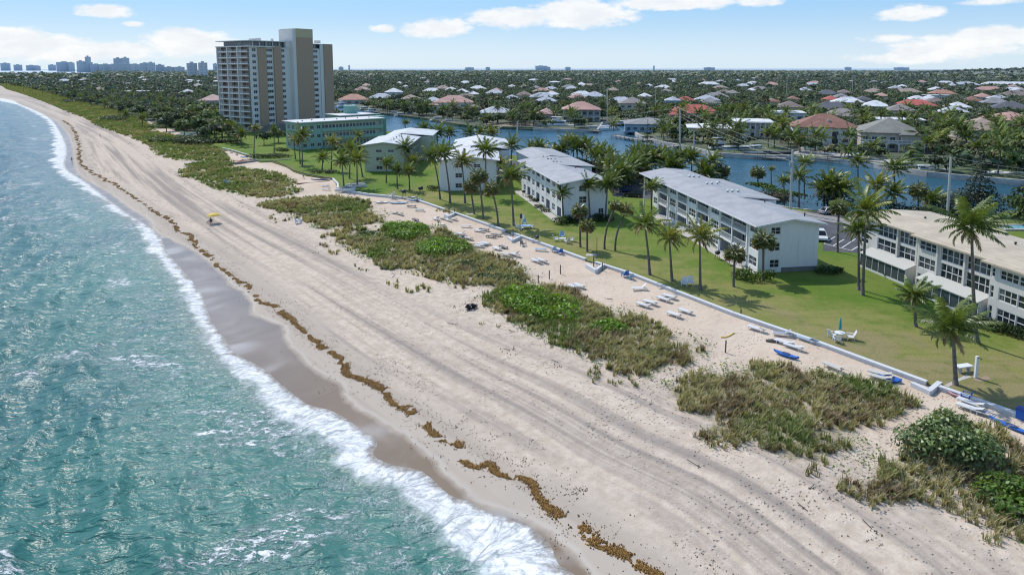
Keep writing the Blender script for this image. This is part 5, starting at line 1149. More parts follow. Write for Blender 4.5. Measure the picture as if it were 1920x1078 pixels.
# ---- the tan roofed building with awnings (nearest to the frame edge)
Pfar = G(1597, 490); P0 = G(1990, 655); rz, L7, e7 = frame_at(P0, Pfar)
b7 = thing('apartment_building', 'cream building with tan roofs in steps, tall glazed bays and sloping white awnings', 'building', (*P0, 0), rz)
s7 = lambda u, z=4: s_of_u(P0, e7, u, z); H7 = 7.7
secs = [(s7(1719), L7, -1.2, 0), (s7(1868), s7(1719), 0.0, 1), (-14.0, s7(1868), 1.1, 2)]
mw, mr_, rf = MB(), MB(), MB(); glz = []
for a, b, off, kind in secs:
    Pf = (lambda off: lambda s, z, d: (s, off - d, z))(off); w_ = b - a; ops = []
    if kind == 0:
        us = [(1602, 1616, .8, 2.3), (1602, 1616, 3.4, 4.9), (1602, 1616, 6.0, 7.2)]
        for u0, u1, c, d in us: ops.append((s7(u1), s7(u0), c, d, .14, 2, 2))
        for u0, u1 in ((1632, 1668), (1671, 1704)):
            ops.append((s7(u1), s7(u0), 3.2, 5.1, .2, 3, 2)); ops.append((s7(u1), s7(u0), 5.5, 7.35, .2, 4, 2))
        ops.append((s7(1705), s7(1625), .15, 2.3, .9, 8, 4))
    if kind == 1:
        for c, d in ((.8, 2.4), (3.3, 5.0), (6.0, 7.3)): ops.append((s7(1754), s7(1722), c, d, .14, 3, 2))
        for u0, u1 in ((1762, 1806), (1810, 1858)):
            ops.append((s7(u1), s7(u0), 3.0, 5.1, .2, 4, 2)); ops.append((s7(u1), s7(u0), 5.45, 7.3, .2, 4, 2))
        ops.append((s7(1850), s7(1745), .15, 2.2, .9, 6, 2))
    if kind == 2:
        for c, d in ((.6, 2.3), (3.3, 4.9), (6.0, 7.2)):
            ops.append((s7(1877), s7(1870), c, d, .14, 1, 2)); ops.append((s7(1921), s7(1886), c, d, .14, 3, 2)); ops.append((1.0, 5.0, c, d, .14, 3, 2)); ops.append((-9, -5.0, c, d, .14, 3, 2))
    facade(mw, mr_, Pf, a, b, -.3, H7, [o[:5] for o in ops]); glz += [(Pf, o) for o in ops]
    mw.quad([(a, off, -.3), (a, off - 2.4, -.3), (a, off - 2.4, H7), (a, off, H7)]); mw.quad([(b, off, -.3), (b, off - 2.4, -.3), (b, off - 2.4, H7), (b, off, H7)])
    gable_roof(rf, a - .5, b + .7, off + .8, off - 13.5, off - 6.2, H7 + .18, H7 + .1, H7 + .75 + .02 * kind)
    mw.quad([(a, off - 12.7, -.3), (b, off - 12.7, -.3), (b, off - 12.7, H7), (a, off - 12.7, H7)])
mw.quad([(L7, -1.2, -.3), (L7, -14, -.3), (L7, -14, H7 + .1), (L7, -1.2, H7 + .1)])
for u in (1670, 1706, 1757, 1808, 1862): x = s7(u); o_ = -1.2 if u < 1719 else 0.0; mw.box(x - .16, x + .16, o_ + .003, o_ + .25, -.3, H7)
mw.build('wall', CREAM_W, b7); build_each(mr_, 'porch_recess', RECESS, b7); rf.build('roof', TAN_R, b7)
for Pf, o in glz: window(b7, Pf, *o[:4], o[4] - .02, o[5], o[6], .09)
for u0, u1, off in ((1622, 1708, -1.2), (1742, 1862, 0.0)):
    a, b = s7(u1), s7(u0); aw = MB(); t = [(a, off + .02, 3.15), (b, off + .02, 3.15), (b, off + 2.1, 2.40), (a, off + 2.1, 2.40)]
    aw.quad(t); aw.quad([(x, y, z - .12) for x, y, z in t][::-1])
    for k in range(4): p, q = t[k], t[(k + 1) % 4]; aw.quad([p, q, (q[0], q[1], q[2] - .12), (p[0], p[1], p[2] - .12)])
    aw.build('awning', paint('awning_white', (.52, .52, .48), .7, .08), b7)
    sg = MB(); sg.quad([(a + .05, off, 0), (a + .05, off + 1.9, 0), (a + .05, off + 1.9, 2.3), (a + .05, off, 3.0)]); sg.build('porch_side', CREAM_W, b7)
    sc = MB(); n = 7
    for k in range(n): x0, x1 = a + .05 + (b - a - .1) * k / n, a + .05 + (b - a - .1) * (k + 1) / n; sc.quad([(x0 + .04, off + 1.9, .33), (x1 - .04, off + 1.9, .33), (x1 - .04, off + 1.9, 2.3), (x0 + .04, off + 1.9, 2.3)])
    sc.build('porch_screen', paint('screen_glass', (.07, .09, .10), .25, .3), b7)
    kb = MB(); kb.box(a + .05, b - .05, off + 1.84, off + 1.96, -.2, .32)
    for k in range(n + 1): x = a + .05 + (b - a - .1) * k / n; kb.bar((x, off + 1.91, .3), (x, off + 1.91, 2.3), .08)
    kb.build('porch_frame', TRIM, b7)
for s_ in (6, 14, 22, 30): vent(b7, s_, -7.5, H7 + .6, .16, .45)
# ================================================================ across the canal: houses, docks, boats, woods, skyline
def far_paint(name, c, rough=.75, var=.10, scale=.4, hz=.8, tile=0.0):
    if name in _mc: return _mc[name]
    m, N, out = new_mat(name); P = N.pos(); a = N.noise(P, scale, 5, .65); b = N.noise(P, scale * 8, 3)
    cc = N.mix(N.map(a, .3, .7), tuple(x * (1 - var * 1.6) for x in c), tuple(min(1, x * (1 + var)) for x in c))
    if tile:
        O = N.obj(); sp = N.n('ShaderNodeSeparateXYZ', Vector=O); f = N.math('FRACT', N.math('MULTIPLY', sp.outputs[0], 2.2)); cc = N.mix(N.math('MULTIPLY', N.math('GREATER_THAN', f, .6), tile), cc, tuple(x * .5 for x in c))
        cc = N.mix(N.map(b, .5, .75, 0, .5), cc, tuple(x * .55 for x in c))
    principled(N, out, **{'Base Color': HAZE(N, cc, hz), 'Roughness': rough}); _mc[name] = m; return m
ROOFC = dict(red=(.47, .085, .055), orange=(.44, .20, .12), salmon=(.50, .27, .21), pink=(.46, .27, .24), rust=(.26, .11, .07), tan=(.34, .25, .19), brown=(.21, .145, .12), grey=(.25, .24, .235), dark=(.085, .085, .095), white=(.66, .66, .66), pale=(.44, .46, .50), taupe=(.27, .23, .205), moss=(.22, .21, .175))
WALLC = dict(white=(.62, .62, .60), cream=(.55, .50, .40), beige=(.46, .40, .33), blue=(.24, .37, .47), pinkw=(.52, .38, .33), greyw=(.42, .42, .42), yellow=(.58, .52, .30))
roofm = lambda k: far_paint('roof_' + k, ROOFC[k], .75, .16, .25, .8, .35 if k not in ('white', 'pale', 'dark') else .12)
wallm = lambda k: far_paint('wall_' + k, WALLC[k], .8, .08)
FGLASS = far_paint('far_glass', (.03, .045, .06), .18, .3)
FTRIM = far_paint('far_trim', (.66, .66, .65), .6, .05)
HOUSES = []                                                          # footprints kept free of trees
def hip(mb, x0, x1, y0, y1, z, rise, ov=.7, flat=False):
    x0, x1, y0, y1 = x0 - ov, x1 + ov, y0 - ov, y1 + ov
    if flat: mb.box(x0, x1, y0, y1, z, z + .5); return
    d = min(x1 - x0, y1 - y0) / 2; cx0, cx1 = x0 + d, x1 - d; cy0, cy1 = y0 + d, y1 - d
    if x1 - x0 >= y1 - y0: r0, r1 = (cx0, (y0 + y1) / 2, z + rise), (max(cx1, cx0 + .1), (y0 + y1) / 2, z + rise)
    else: r0, r1 = ((x0 + x1) / 2, cy0, z + rise), ((x0 + x1) / 2, max(cy1, cy0 + .1), z + rise)
    a, b, c, e = (x0, y0, z), (x1, y0, z), (x1, y1, z), (x0, y1, z)
    if x1 - x0 >= y1 - y0: mb.quad([a, b, r1, r0]); mb.quad([b, c, r1]); mb.quad([c, e, r0, r1]); mb.quad([e, a, r0])
    else: mb.quad([a, b, r0]); mb.quad([b, c, r1, r0]); mb.quad([c, e, r1]); mb.quad([e, a, r0, r1])
    mb.quad([(x0, y0, z - .25), (x1, y0, z - .25), b, a]); mb.quad([(x0, y1, z - .25), (x0, y0, z - .25), a, e]); mb.quad([(x1, y0, z - .25), (x1, y1, z - .25), c, b]); mb.quad([(x0, y0, z - .25), (x0, y1, z - .25), (x1, y1, z - .25), (x1, y0, z - .25)])
def house(u, v, wpx, rc, wc, st=1, label='', dp=12, rot=0.0, flat=False, wins=4, wings=(), group=None, rise=None, extra=None, clear=21, cat='house', name='house'):
    x, y = G(u, v); zc = y * CP + CAM_H * SP; w = wpx * zc / FOC * 1.06; h = 3.1 * st + .9; dp = dp * 1.45
    rz = -math.atan2(x, y) * .75 + rot
    t = thing(name, label, cat, (x, y, 0), rz, group)
    blocks = [(-w / 2, w / 2, 0, dp, h)] + [(a * w, b * w, c, d, hh) for a, b, c, d, hh in wings]
    wb, rb = MB(), MB()
    for i, (x0, x1, y0, y1, hh) in enumerate(blocks):
        wb.box(x0, x1, y0, y1, -.3, hh); hip(rb, x0, x1, y0, y1, hh + .01 * i, rise if rise is not None else min(x1 - x0, y1 - y0) * .24, flat=flat)
    wb.build('wall', wallm(wc), t); rb.build('roof', roofm(rc), t)
    if wins:
        for f in range(st):
            for k in range(wins):
                cx = -w / 2 + w * (k + .5) / wins; ww = min(w / wins * .6, 3.2); z0 = 3.1 * f + (.5 if f == 0 and k % 2 == 0 else .95); mb = MB()
                mb.box(cx - ww / 2, cx + ww / 2, -.06, .02, z0, 3.1 * f + 2.5); o = mb.build('window', FTRIM, t)
                mb = MB(); n = 3 if ww > 2 else 2
                for q in range(n): a = cx - ww / 2 + .08 + (ww - .08) * q / n; mb.quad([(a, -.075, z0 + .1), (a + (ww - .08) / n - .08, -.075, z0 + .1), (a + (ww - .08) / n - .08, -.075, 3.1 * f + 2.4), (a, -.075, 3.1 * f + 2.4)])
                mb.build('pane', FGLASS, o)
    if extra: extra(t, w, h)
    HOUSES.append((x, y, w, dp, rz, clear)); return t
def balcony_front(t, w, h):
    mb = MB(); mb.box(-w / 2, w * .5, -2.2, 0, 3.2, 3.5)
    for k in range(15): x = -w / 2 + w * k / 14; mb.bar((x, -2.1, 3.5), (x, -2.1, 4.3), .22)
    mb.bar((-w / 2, -2.1, 4.35), (w / 2, -2.1, 4.35), .25); mb.build('balcony', FTRIM, t)
    for k in range(6): x = -w / 2 + .4 + (w - .8) * k / 5; m_ = MB(); m_.tube([(x, -2, 0), (x, -2, 3.2)], .28, 8); m_.build('column', FTRIM, t)
    mb = MB()
    for k in range(5):
        x0 = -w / 2 + .4 + (w - .8) * k / 5; x1 = x0 + (w - .8) / 5; n = 8
        for j in range(n):
            a, b = x0 + (x1 - x0) * j / n, x0 + (x1 - x0) * (j + 1) / n; f = lambda x: 3.2 - .9 * abs(2 * (x - x0) / (x1 - x0) - 1) ** 2.2
            mb.quad([(a, -2.0, f(a)), (b, -2.0, f(b)), (b, -2.0, 3.25), (a, -2.0, 3.25)])
    mb.build('arcade', FTRIM, t)
def arches(t, w, h):
    for x in (-.06 * w, .10 * w):
        mb = MB(); r = 1.6; pts = [(x - r, -.09, .2), (x + r, -.09, .2)] + [(x + r * math.cos(a * math.pi / 8), -.09, 3.6 + r * math.sin(a * math.pi / 8)) for a in range(9)]
        mb.quad(pts); mb.build('arched_opening', FGLASS, t)
    mb = MB(); mb.box(-w * .62, -w * .3, -4, 0, 2.7, 3.0); hip(mb, -w * .62, -w * .3, -4, 0, 3.0, .9); mb.build('porch_roof', roofm('rust'), t)
    mb = MB(); mb.box(w * .02, w * .02 + 1.2, 4, 5.2, h, h + 3.2); mb.build('chimney', wallm('cream'), t)
def veranda(t, w, h):
    mb = MB(); mb.box(-w / 2, w / 2, -3.5, 0, 3.0, 3.25); mb.build('veranda_floor', FTRIM, t)
    for k in range(7): x = -w / 2 + .3 + (w - .6) * k / 6; m_ = MB(); m_.bar((x, -3.3, 0), (x, -3.3, h), .3); m_.build('post', FTRIM, t)
    mb = MB(); mb.box(-w / 2 - .7, w / 2 + .7, -4.2, 0, h, h + .3); mb.build('veranda_roof', roofm('salmon'), t)
def turret(t, w, h):
    mb = MB(); mb.lathe([(3.2, -.2), (3.2, 4.4), (3.0, 4.5), (3.0, 3.6)], 20, (-w * .30, -1.5, 0)); mb.build('round_bay', wallm('white'), t)
    for k in range(5): x = -w * .1 + w * .6 * k / 4.5; m_ = MB(); m_.bar((x, -1.8, 0), (x, -1.8, h), .4); m_.build('column', FTRIM, t)
    mb = MB(); mb.box(-w * .48, w * .5, -2.6, 0, h, h + .3); mb.build('porch_roof', roofm('white'), t)
H_ = house
H_(662, 196, 52, 'orange', 'greyw', 1, 'orange tiled bungalow beside the beige tower', 14, wins=4)
H_(715, 192, 44, 'pale', 'blue', 1, 'pale grey roofed house with bluish walls by the canal bend', 12)
H_(738, 186, 30, 'white', 'white', 2, 'white roofed two storey house behind the pale grey roof', 12, wins=3)
H_(770, 194, 32, 'tan', 'cream', 1, 'small tan roofed house between trees at the canal bend', 11, wins=3)
H_(812, 200, 34, 'pale', 'white', 1, 'blue grey hip roofed house next to the large pink roof', 12, wins=3)
H_(850, 211, 68, 'salmon', 'white', 2, 'large two storey house with pink red roof at the canal', 14, wins=6, wings=((-.62, -.35, -3, 8, 5.4),))
H_(890, 214, 24, 'brown', 'cream', 1, 'small brown hip roofed house next to the pink roofed one', 11, wins=2)
H_(930, 224, 58, 'pale', 'beige', 1, 'house with tall pale hip roof at the canal lawn', 15, wins=4, rise=4.2)
H_(1025, 226, 34, 'pink', 'pinkw', 1, 'low pinkish house behind the white trawler', 12, wins=3)
H_(1090, 228, 66, 'salmon', 'greyw', 2, 'two storey house with salmon roof and deep dark verandas', 13, wins=6, extra=veranda)
H_(1186, 213, 46, 'taupe', 'cream', 2, 'cream gabled house behind the catamaran mast', 12, wins=4)
H_(1262, 206, 26, 'pale', 'blue', 2, 'blue two storey house beside the red roofs', 10, wins=3)
H_(1286, 199, 38, 'red', 'white', 1, 'smaller bright red roof behind the large red one', 11, wins=3)
H_(1302, 224, 90, 'red', 'white', 1, 'long white house with large bright red roof', 14, wins=7, wings=((-.5, -.2, -5, 4, 3.0),))
H_(1326, 197, 44, 'pale', 'greyw', 1, 'grey house with solar covered roof behind the red roofs', 12, wins=3)
H_(1217, 248, 84, 'grey', 'blue', 1, 'dark grey roofed waterside house with blue glass walls', 16, wins=7, rise=2.6)
H_(1330, 256, 72, 'white', 'cream', 1, 'long low white roofed house behind the white pier', 14, wins=5, flat=False, rise=1.4)
H_(1412, 259, 62, 'white', 'white', 2, 'white flat roofed mansion with round bay and columns', 14, wins=5, flat=True, extra=turret)
H_(1473, 237, 62, 'white', 'white', 2, 'modern white house with stacked flat roofs', 14, wins=4, flat=True, wings=((-.3, .3, 2, 10, 7.5),))
H_(1548, 271, 108, 'rust', 'white', 2, 'spanish style mansion with rust tiled roof and arched loggia', 15, wins=7, wings=((-.28, .08, -2.0, 9, 7.4),), extra=arches)
H_(1672, 284, 100, 'moss', 'beige', 2, 'grand two storey mansion with mossy hip roof and arcaded balcony', 17, wins=7, extra=balcony_front, wings=((.12, .46, -2.0, 9, 6.7),))
H_(1845, 278, 82, 'tan', 'cream', 2, 'house with broad pinkish tan roof behind palms', 16, wins=5, wings=((-.75, -.45, -6, 4, 3.4),))
H_(1900, 240, 84, 'salmon', 'cream', 1, 'wide pink roofed house at the frame edge', 17, wins=5, rise=4.0)
H_(1562, 217, 74, 'dark', 'greyw', 1, 'long dark grey roofed house behind the rust roof', 14, wins=4)
H_(1582, 231, 66, 'taupe', 'beige', 1, 'taupe roofed house just behind the rust roof', 12, wins=4)
H_(1643, 210, 46, 'white', 'white', 1, 'white hip roofed house right of the dark grey roof', 12, wins=3)
H_(1690, 219, 48, 'taupe', 'beige', 1, 'taupe roofed house below the red bungalow', 12, wins=3)
H_(1688, 240, 74, 'white', 'pinkw', 1, 'white flat roofed house behind the mossy roof', 13, wins=4, flat=True)
H_(1718, 208, 64, 'red', 'cream', 1, 'red tiled bungalow with large dark windows', 12, wins=5)
H_(1798, 212, 38, 'white', 'cream', 1, 'small white roofed house between broad trees', 11, wins=3)
H_(1790, 224, 50, 'pale', 'greyw', 1, 'blue grey roof hidden behind palms', 12, wins=3)
H_(1898, 216, 66, 'dark', 'blue', 1, 'dark slate roofed house with blue glass front', 14, wins=5)
H_(1768, 183, 42, 'orange', 'white', 1, 'orange roofed house with white annex', 12, wins=3, clear=50)
H_(1757, 187, 40, 'white', 'white', 1, 'white annex with stepped roof before an orange roof', 9, wins=2, clear=50, flat=True)
for u, v, w_, rc, wc in [(679, 175, 30, 'pink', 'pinkw'), (748, 161, 14, 'white', 'white'), (760, 168, 12, 'white', 'white'), (830, 172, 28, 'tan', 'cream'), (846, 175, 22, 'white', 'white'), (928, 182, 32, 'pale', 'white'), (887, 184, 20, 'white', 'white'), (983, 187, 32, 'brown', 'cream'), (1073, 173, 26, 'pale', 'white'), (1035, 185, 26, 'white', 'yellow'), (1115, 189, 40, 'pale', 'white'), (1210, 189, 24, 'white', 'cream'), (1218, 166, 14, 'white', 'white'), (1330, 163, 36, 'white', 'white'), (1318, 155, 12, 'salmon', 'white'), (1263, 158, 12, 'white', 'white'), (1447, 161, 16, 'rust', 'cream'), (1510, 176, 24, 'pale', 'greyw'), (1553, 184, 40, 'dark', 'greyw'), (1584, 181, 24, 'brown', 'cream'), (1528, 161, 26, 'salmon', 'white'), (1560, 196, 28, 'red', 'white'), (1482, 212, 46, 'brown', 'cream'), (1489, 195, 22, 'rust', 'white'), (1450, 200, 22, 'rust', 'cream'), (1773, 161, 30, 'white', 'white'), (1890, 163, 76, 'white', 'white'), (1856, 175, 46, 'salmon', 'pinkw'), (1900, 177, 38, 'white', 'white'), (1906, 187, 50, 'brown', 'cream'), (1810, 163, 34, 'pale', 'white'), (1693, 168, 16, 'white', 'white'), (1705, 180, 40, 'tan', 'beige'), (1730, 158, 14, 'salmon', 'cream'), (1680, 172, 22, 'pale', 'white'), (1640, 176, 18, 'tan', 'cream'), (1150, 176, 22, 'tan', 'cream'), (1005, 172, 22, 'grey', 'greyw'), (1090, 164, 20, 'white', 'white'), (960, 168, 16, 'white', 'white'), (1375, 182, 22, 'taupe', 'cream'), (1250, 178, 20, 'taupe', 'cream'), (1410, 176, 16, 'white', 'white'), (1845, 190, 26, 'salmon', 'white'), (1825, 198, 30, 'rust', 'cream'), (1620, 196, 26, 'dark', 'greyw'), (1655, 188, 22, 'salmon', 'cream')]:
    house(u, v, w_, rc, wc, 1, f'{rc if rc not in ("pale","taupe") else "pale grey" if rc == "pale" else "taupe"} roofed {wc.replace("pinkw", "pinkish").replace("greyw", "grey")} house among trees in the middle distance', 13, wins=3 if v > 172 else 0, clear=45 if v > 170 else 90, group='houses in the middle distance')
for u, v, w_, rc, wc, st, lb in [(265, 178, 66, 'white', 'white', 1, 'long white flat roofed house among the far beach gardens'), (398, 206, 44, 'pink', 'beige', 2, 'pinkish house beside the beige tower'), (320, 160, 38, 'white', 'white', 1, 'white roofed house in the trees beyond the far beach'), (253, 161, 38, 'white', 'white', 1, 'low white building amid palms beyond the far beach'), (210, 155, 26, 'white', 'white', 1, 'white building near the distant bay'), (168, 163, 18, 'white', 'white', 1, 'small white house among palms on the far shore'), (350, 181, 26, 'pale', 'white', 1, 'pale roofed house left of the tower'), (60, 149, 22, 'pink', 'white', 1, 'pinkish house at the far end of the beach'), (370, 167, 22, 'taupe', 'cream', 1, 'taupe roofed house far left of the tower'), (405, 166, 16, 'white', 'white', 1, 'small white house touching the tower edge'), (268, 150, 18, 'pale', 'white', 1, 'pale roof near the distant skyline'), (185, 176, 26, 'brown', 'cream', 1, 'brown roofed house behind the far palms'), (120, 156, 22, 'pale', 'white', 1, 'pale roofed house on the far beach front')]:
    house(u, v, w_, rc, wc, st, lb, 13, wins=3 if v > 160 else 0, clear=45, flat=rc == 'white')
rh0 = random.Random(5); made = 0
while made < 52:
    v = 158 + 46 * rh0.random(); u = rh0.uniform(640, 1925); w_ = rh0.uniform(.55, 1.0) * (v - 128) * .74; x, y = G(u, v)
    if not inpoly([(x, y)], UP_poly)[0] or inpoly([(x, y)], CANAL)[0] or any(math.hypot(x - q[0], y - q[1]) < (q[2] + w_ * y / FOC) * .5 + 12 for q in HOUSES) or pdist([(x, y)], CANAL + [CANAL[0]])[0][0] < 25: made += .02; continue
    made += 1; rc = rh0.choice(['white', 'white', 'pale', 'white', 'tan', 'taupe', 'salmon', 'brown', 'grey', 'grey']); wc = rh0.choice(['white', 'cream', 'beige', 'white'])
    house(u, v, w_, rc, wc, 1, f'{dict(pale="pale grey").get(rc, rc)} roofed {wc} house set among the garden trees in the middle distance', 12, wins=3 if v > 176 else 0, clear=20, group='houses in the middle distance')
# distant roofs: a few pixels each
rh = random.Random(21)
for i in range(90):
    v = 136 + 24 * rh.random() ** 1.6; u = rh.choice([rh.uniform(630, 1920), rh.uniform(630, 1920), rh.uniform(150, 420)])
    if u < 430 and v < 142: continue
    rc = rh.choice(['white', 'white', 'pale', 'salmon', 'tan', 'white', 'taupe', 'orange'])
    house(u, v, rh.uniform(7, 17) * (v - 120) / 28, rc, 'white', 1, f'distant low house with {dict(pale="pale grey").get(rc, rc)} roof far out in the woodland', 14, wins=0, clear=130, group='distant houses', rise=2.2)
# ---------------------------------------------------------------- shore of the canal: walls, patios, pools, docks
def ribbon(name, line, w, z0, z1, mat, label, cat):
    mb = MB(); n = len(line)
    for k in range(n - 1):
        a, b = Vector(line[k]), Vector(line[k + 1]); d = (b - a).normalized(); o = Vector((-d.y, d.x)) * w / 2
        p = [a - o, b - o, b + o, a + o]; mb.prism([(q.x, q.y) for q in p], z0, z1)
    return tag(mb.build(name, mat), label, cat)
FCONC = far_paint('far_concrete', (.44, .41, .37), .85, .2, .3)
ribbon('canal_wall', M_l[2:20], .9, -2.6, .22, FCONC, 'pale concrete wall along the far canal bank below the houses', 'wall')
ribbon('canal_wall', N_l[2:13], .6, -2.6, .15, FCONC, 'pale concrete wall along the near canal bank behind the apartment buildings', 'wall')
region('patio', Gs([(1480, 289), (1560, 294), (1640, 303), (1690, 308), (1685, 300), (1630, 296), (1600, 290), (1500, 281)]), [], .012, FCONC)
region('bank_grass', Gs([(1640, 306), (1740, 320), (1920, 336), (2000, 340), (2000, 325), (1850, 312), (1740, 300), (1690, 300)]), [], .008, far_paint('bank_green', (.075, .11, .03), .9, .3, .2))
region('bank_grass', Gs([(1330, 284), (1430, 288), (1480, 280), (1420, 268), (1340, 262)]), [], .008, far_paint('bank_green', (.07, .10, .025)))
region('bank_grass', Gs([(905, 236), (1000, 238), (1000, 232), (905, 230)]), [], .008, far_paint('bank_tan', (.30, .24, .16), .9, .2))
POOLM = paint('pool_water', (.10, .36, .42), .12, .1)
for u, v, w_, d_, lb in [(1535, 279, 13, 5, 'turquoise swimming pool before the spanish style mansion'), (1622, 289, 9, 4, 'raised turquoise pool before the arcaded mansion'), (352, 253, 9, 6, 'blue swimming pool in the garden below the tower'), (1905, 428, 6, 3, 'swimming pool at the corner behind the tan roof')]:
    x, y = G(u, v); t = thing('swimming_pool', lb, 'swimming pool', (x, y, 0)); mb = MB()
    for a in ((-w_ / 2 - .8, w_ / 2 + .8, -d_ / 2 - .8, -d_ / 2), (-w_ / 2 - .8, w_ / 2 + .8, d_ / 2, d_ / 2 + .8), (-w_ / 2 - .8, -w_ / 2, -d_ / 2, d_ / 2), (w_ / 2, w_ / 2 + .8, -d_ / 2, d_ / 2)): mb.box(*a, -.1, .35)
    mb.build('coping', FCONC, t); mb = MB(); mb.quad([(-w_ / 2, -d_ / 2, .25), (w_ / 2, -d_ / 2, .25), (w_ / 2, d_ / 2, .25), (-w_ / 2, d_ / 2, .25)]); mb.build('pool_water', POOLM, t)
BOATW = far_paint('boat_white', (.72, .73, .74), .35, .06, .5, .6); BOATD = far_paint('boat_dark', (.03, .035, .05), .3, .2); BOATB = far_paint('boat_blue', (.04, .09, .22), .35, .2); WOODM = far_paint('dock_wood', (.30, .26, .21), .9, .25, .8)
def hull(mb, L, W, H, z=0.0, y0=0.0):
    n = 9; secs = []
    for k in range(n):
        t_ = k / (n - 1); w_ = W / 2 * (1 - max(0, (t_ - .45) / .55) ** 2.2); x = -L / 2 + L * t_; sh = H * (1 + .35 * t_ * t_); secs.append([(x, y0 - w_, z + sh), (x, y0 - w_ * .8, z + .1), (x, y0, z - .35), (x, y0 + w_ * .8, z + .1), (x, y0 + w_, z + sh)])
    for a, b in zip(secs[:-1], secs[1:]):
        for j in range(4): mb.quad([a[j], b[j], b[j + 1], a[j + 1]])
        mb.quad([a[4], b[4], b[0], a[0]])
    mb.quad(secs[0])
def boat(u, v, L, ang_, label, kind='motor', z=-1.5, hullm=None):
    x, y = G(u, v, z); L = L * 1.2; t = thing({'motor': 'motor_boat', 'trawler': 'motor_yacht', 'sail': 'sailing_yacht', 'cat': 'sailing_catamaran', 'open': 'open_boat'}[kind], label, 'boat', (x, y, z), ang_); W = L * .30
    mb = MB()
    if kind == 'cat': hull(mb, L, W * .3, 1.3, 0, -W * .62); hull(mb, L, W * .3, 1.3, 0, W * .62); mb.box(-L * .42, L * .15, -W * .6, W * .6, .9, 1.3)
    else: hull(mb, L, W, L * .085 + .25)
    mb.build('hull', hullm or BOATW, t); zt = L * .085 + .3
    if kind in ('motor', 'trawler'):
        hh = 1.5 if kind == 'motor' else 2.4; mb = MB(); mb.box(-L * .25, L * .18, -W * .36, W * .36, zt, zt + hh * .45); mb.box(-L * .28, L * .2, -W * .39, W * .39, zt + hh * .8, zt + hh)
        for sx_ in (-.24, .16):
            for sy_ in (-.34, .34): mb.box(L * sx_, L * sx_ + .15, W * sy_ - .05, W * sy_ + .05, zt + hh * .45, zt + hh * .8)
        mb.build('cabin', BOATW, t); mb = MB(); mb.box(-L * .235, L * .165, -W * .345, W * .345, zt + hh * .45, zt + hh * .8); mb.build('cabin_window', FGLASS, t)
        if kind == 'trawler': mb = MB(); mb.box(-L * .1, L * .1, -W * .3, W * .3, zt + hh, zt + hh + .9); mb.box(-L * .16, L * .12, -W * .32, W * .32, zt + hh + 1.9, zt + hh + 2.0); mb.bar((0, 0, zt + hh), (0, 0, zt + hh + 3.5), .12); mb.build('flybridge', BOATW, t)
    if kind in ('sail', 'cat'):
        mb = MB(); mb.box(-L * .2, L * .15, -W * .3, W * .3, zt, zt + .8); mb.build('cabin', BOATW, t); hm = L * 1.35
        mb = MB(); mb.tube([(L * .08, 0, zt), (L * .08, 0, zt + hm)], [.16, .12], 6); mb.bar((L * .08, 0, zt + 1.8), (-L * .36, 0, zt + 1.9), .2); mb.bar((L * .08, -1, zt + hm * .6), (L * .08, 1, zt + hm * .6), .08); mb.build('mast', far_paint('mast_metal', (.55, .55, .54), .4, .1), t)
    if kind == 'open': mb = MB(); mb.box(-L * .1, L * .06, -W * .2, W * .2, zt * .7, zt + .5); mb.build('console', BOATD if hullm else BOATW, t)
    return t
for a in [(700, 212, 11, .2, 'white cabin boat moored at the canal bend', 'motor'), (742, 216, 9, -.2, 'white motor boat with blue canopy at the canal bend', 'motor'), (770, 218, 8, -.1, 'small white boat at the pink house dock'), (640, 202, 12, 1.2, 'white yacht in the basin beside the tower', 'trawler'), (662, 203, 10, 1.1, 'white cabin cruiser in the basin near the orange roof', 'motor'), (684, 207, 10, .9, 'white boat nearest the motel in the basin', 'motor'), (878, 233, 10, 2.8, 'white speedboat at the dock before the small hip roof', 'open'), (905, 235, 8, 2.9, 'white open boat beside a jetty left of the canal lawn', 'open'), (1042, 241, 17, 3.0, 'large white motor yacht with dark windows below the veranda house', 'trawler'), (1088, 241, 9, .1, 'white speedboat at the veranda house', 'motor'), (1134, 244, 13, .3, 'white sailing catamaran with tall mast on the canal', 'cat'), (1228, 231, 12, 1.4, 'sailing yacht whose mast rises behind the dark grey roof', 'sail'), (1165, 236, 10, .6, 'blue hulled boat in the small side inlet', 'motor')]:
    boat(*a[:5], kind=a[5] if len(a) > 5 else 'motor', hullm=BOATB if 'blue hulled' in a[4] else None)
for i, (u, v, L_, a_) in enumerate([(1345, 285, 11, .1), (1372, 288, 11, .15), (1395, 287, 9, .2), (1418, 285, 9, .4)]):
    boat(u, v, L_, a_, ['white motor yacht at the outer end of the mansion dock', 'white motor yacht second from the outer end of the mansion dock', 'white boat third along the mansion dock', 'white boat on the lift nearest the mansion lawn'][i], 'trawler' if i == 0 else 'motor')
boat(1440, 295, 15, -.25, 'long dark hulled open boat at the rocky bank', 'open', hullm=BOATD)
boat(1770, 326, 8, -.3, 'small white centre console boat at the grassy bank dock', 'open'); boat(1800, 330, 6, -.4, 'small grey inflatable boat beside the bank dock', 'open', hullm=far_paint('boat_grey', (.35, .36, .38), .5))
boat(1872, 333, 12, -.35, 'white covered boat along the grassy bank', 'open')
boat(1812, 306, 7, -.2, 'blue covered boat on the lawn behind the bank', 'open', z=0.1, hullm=BOATB)
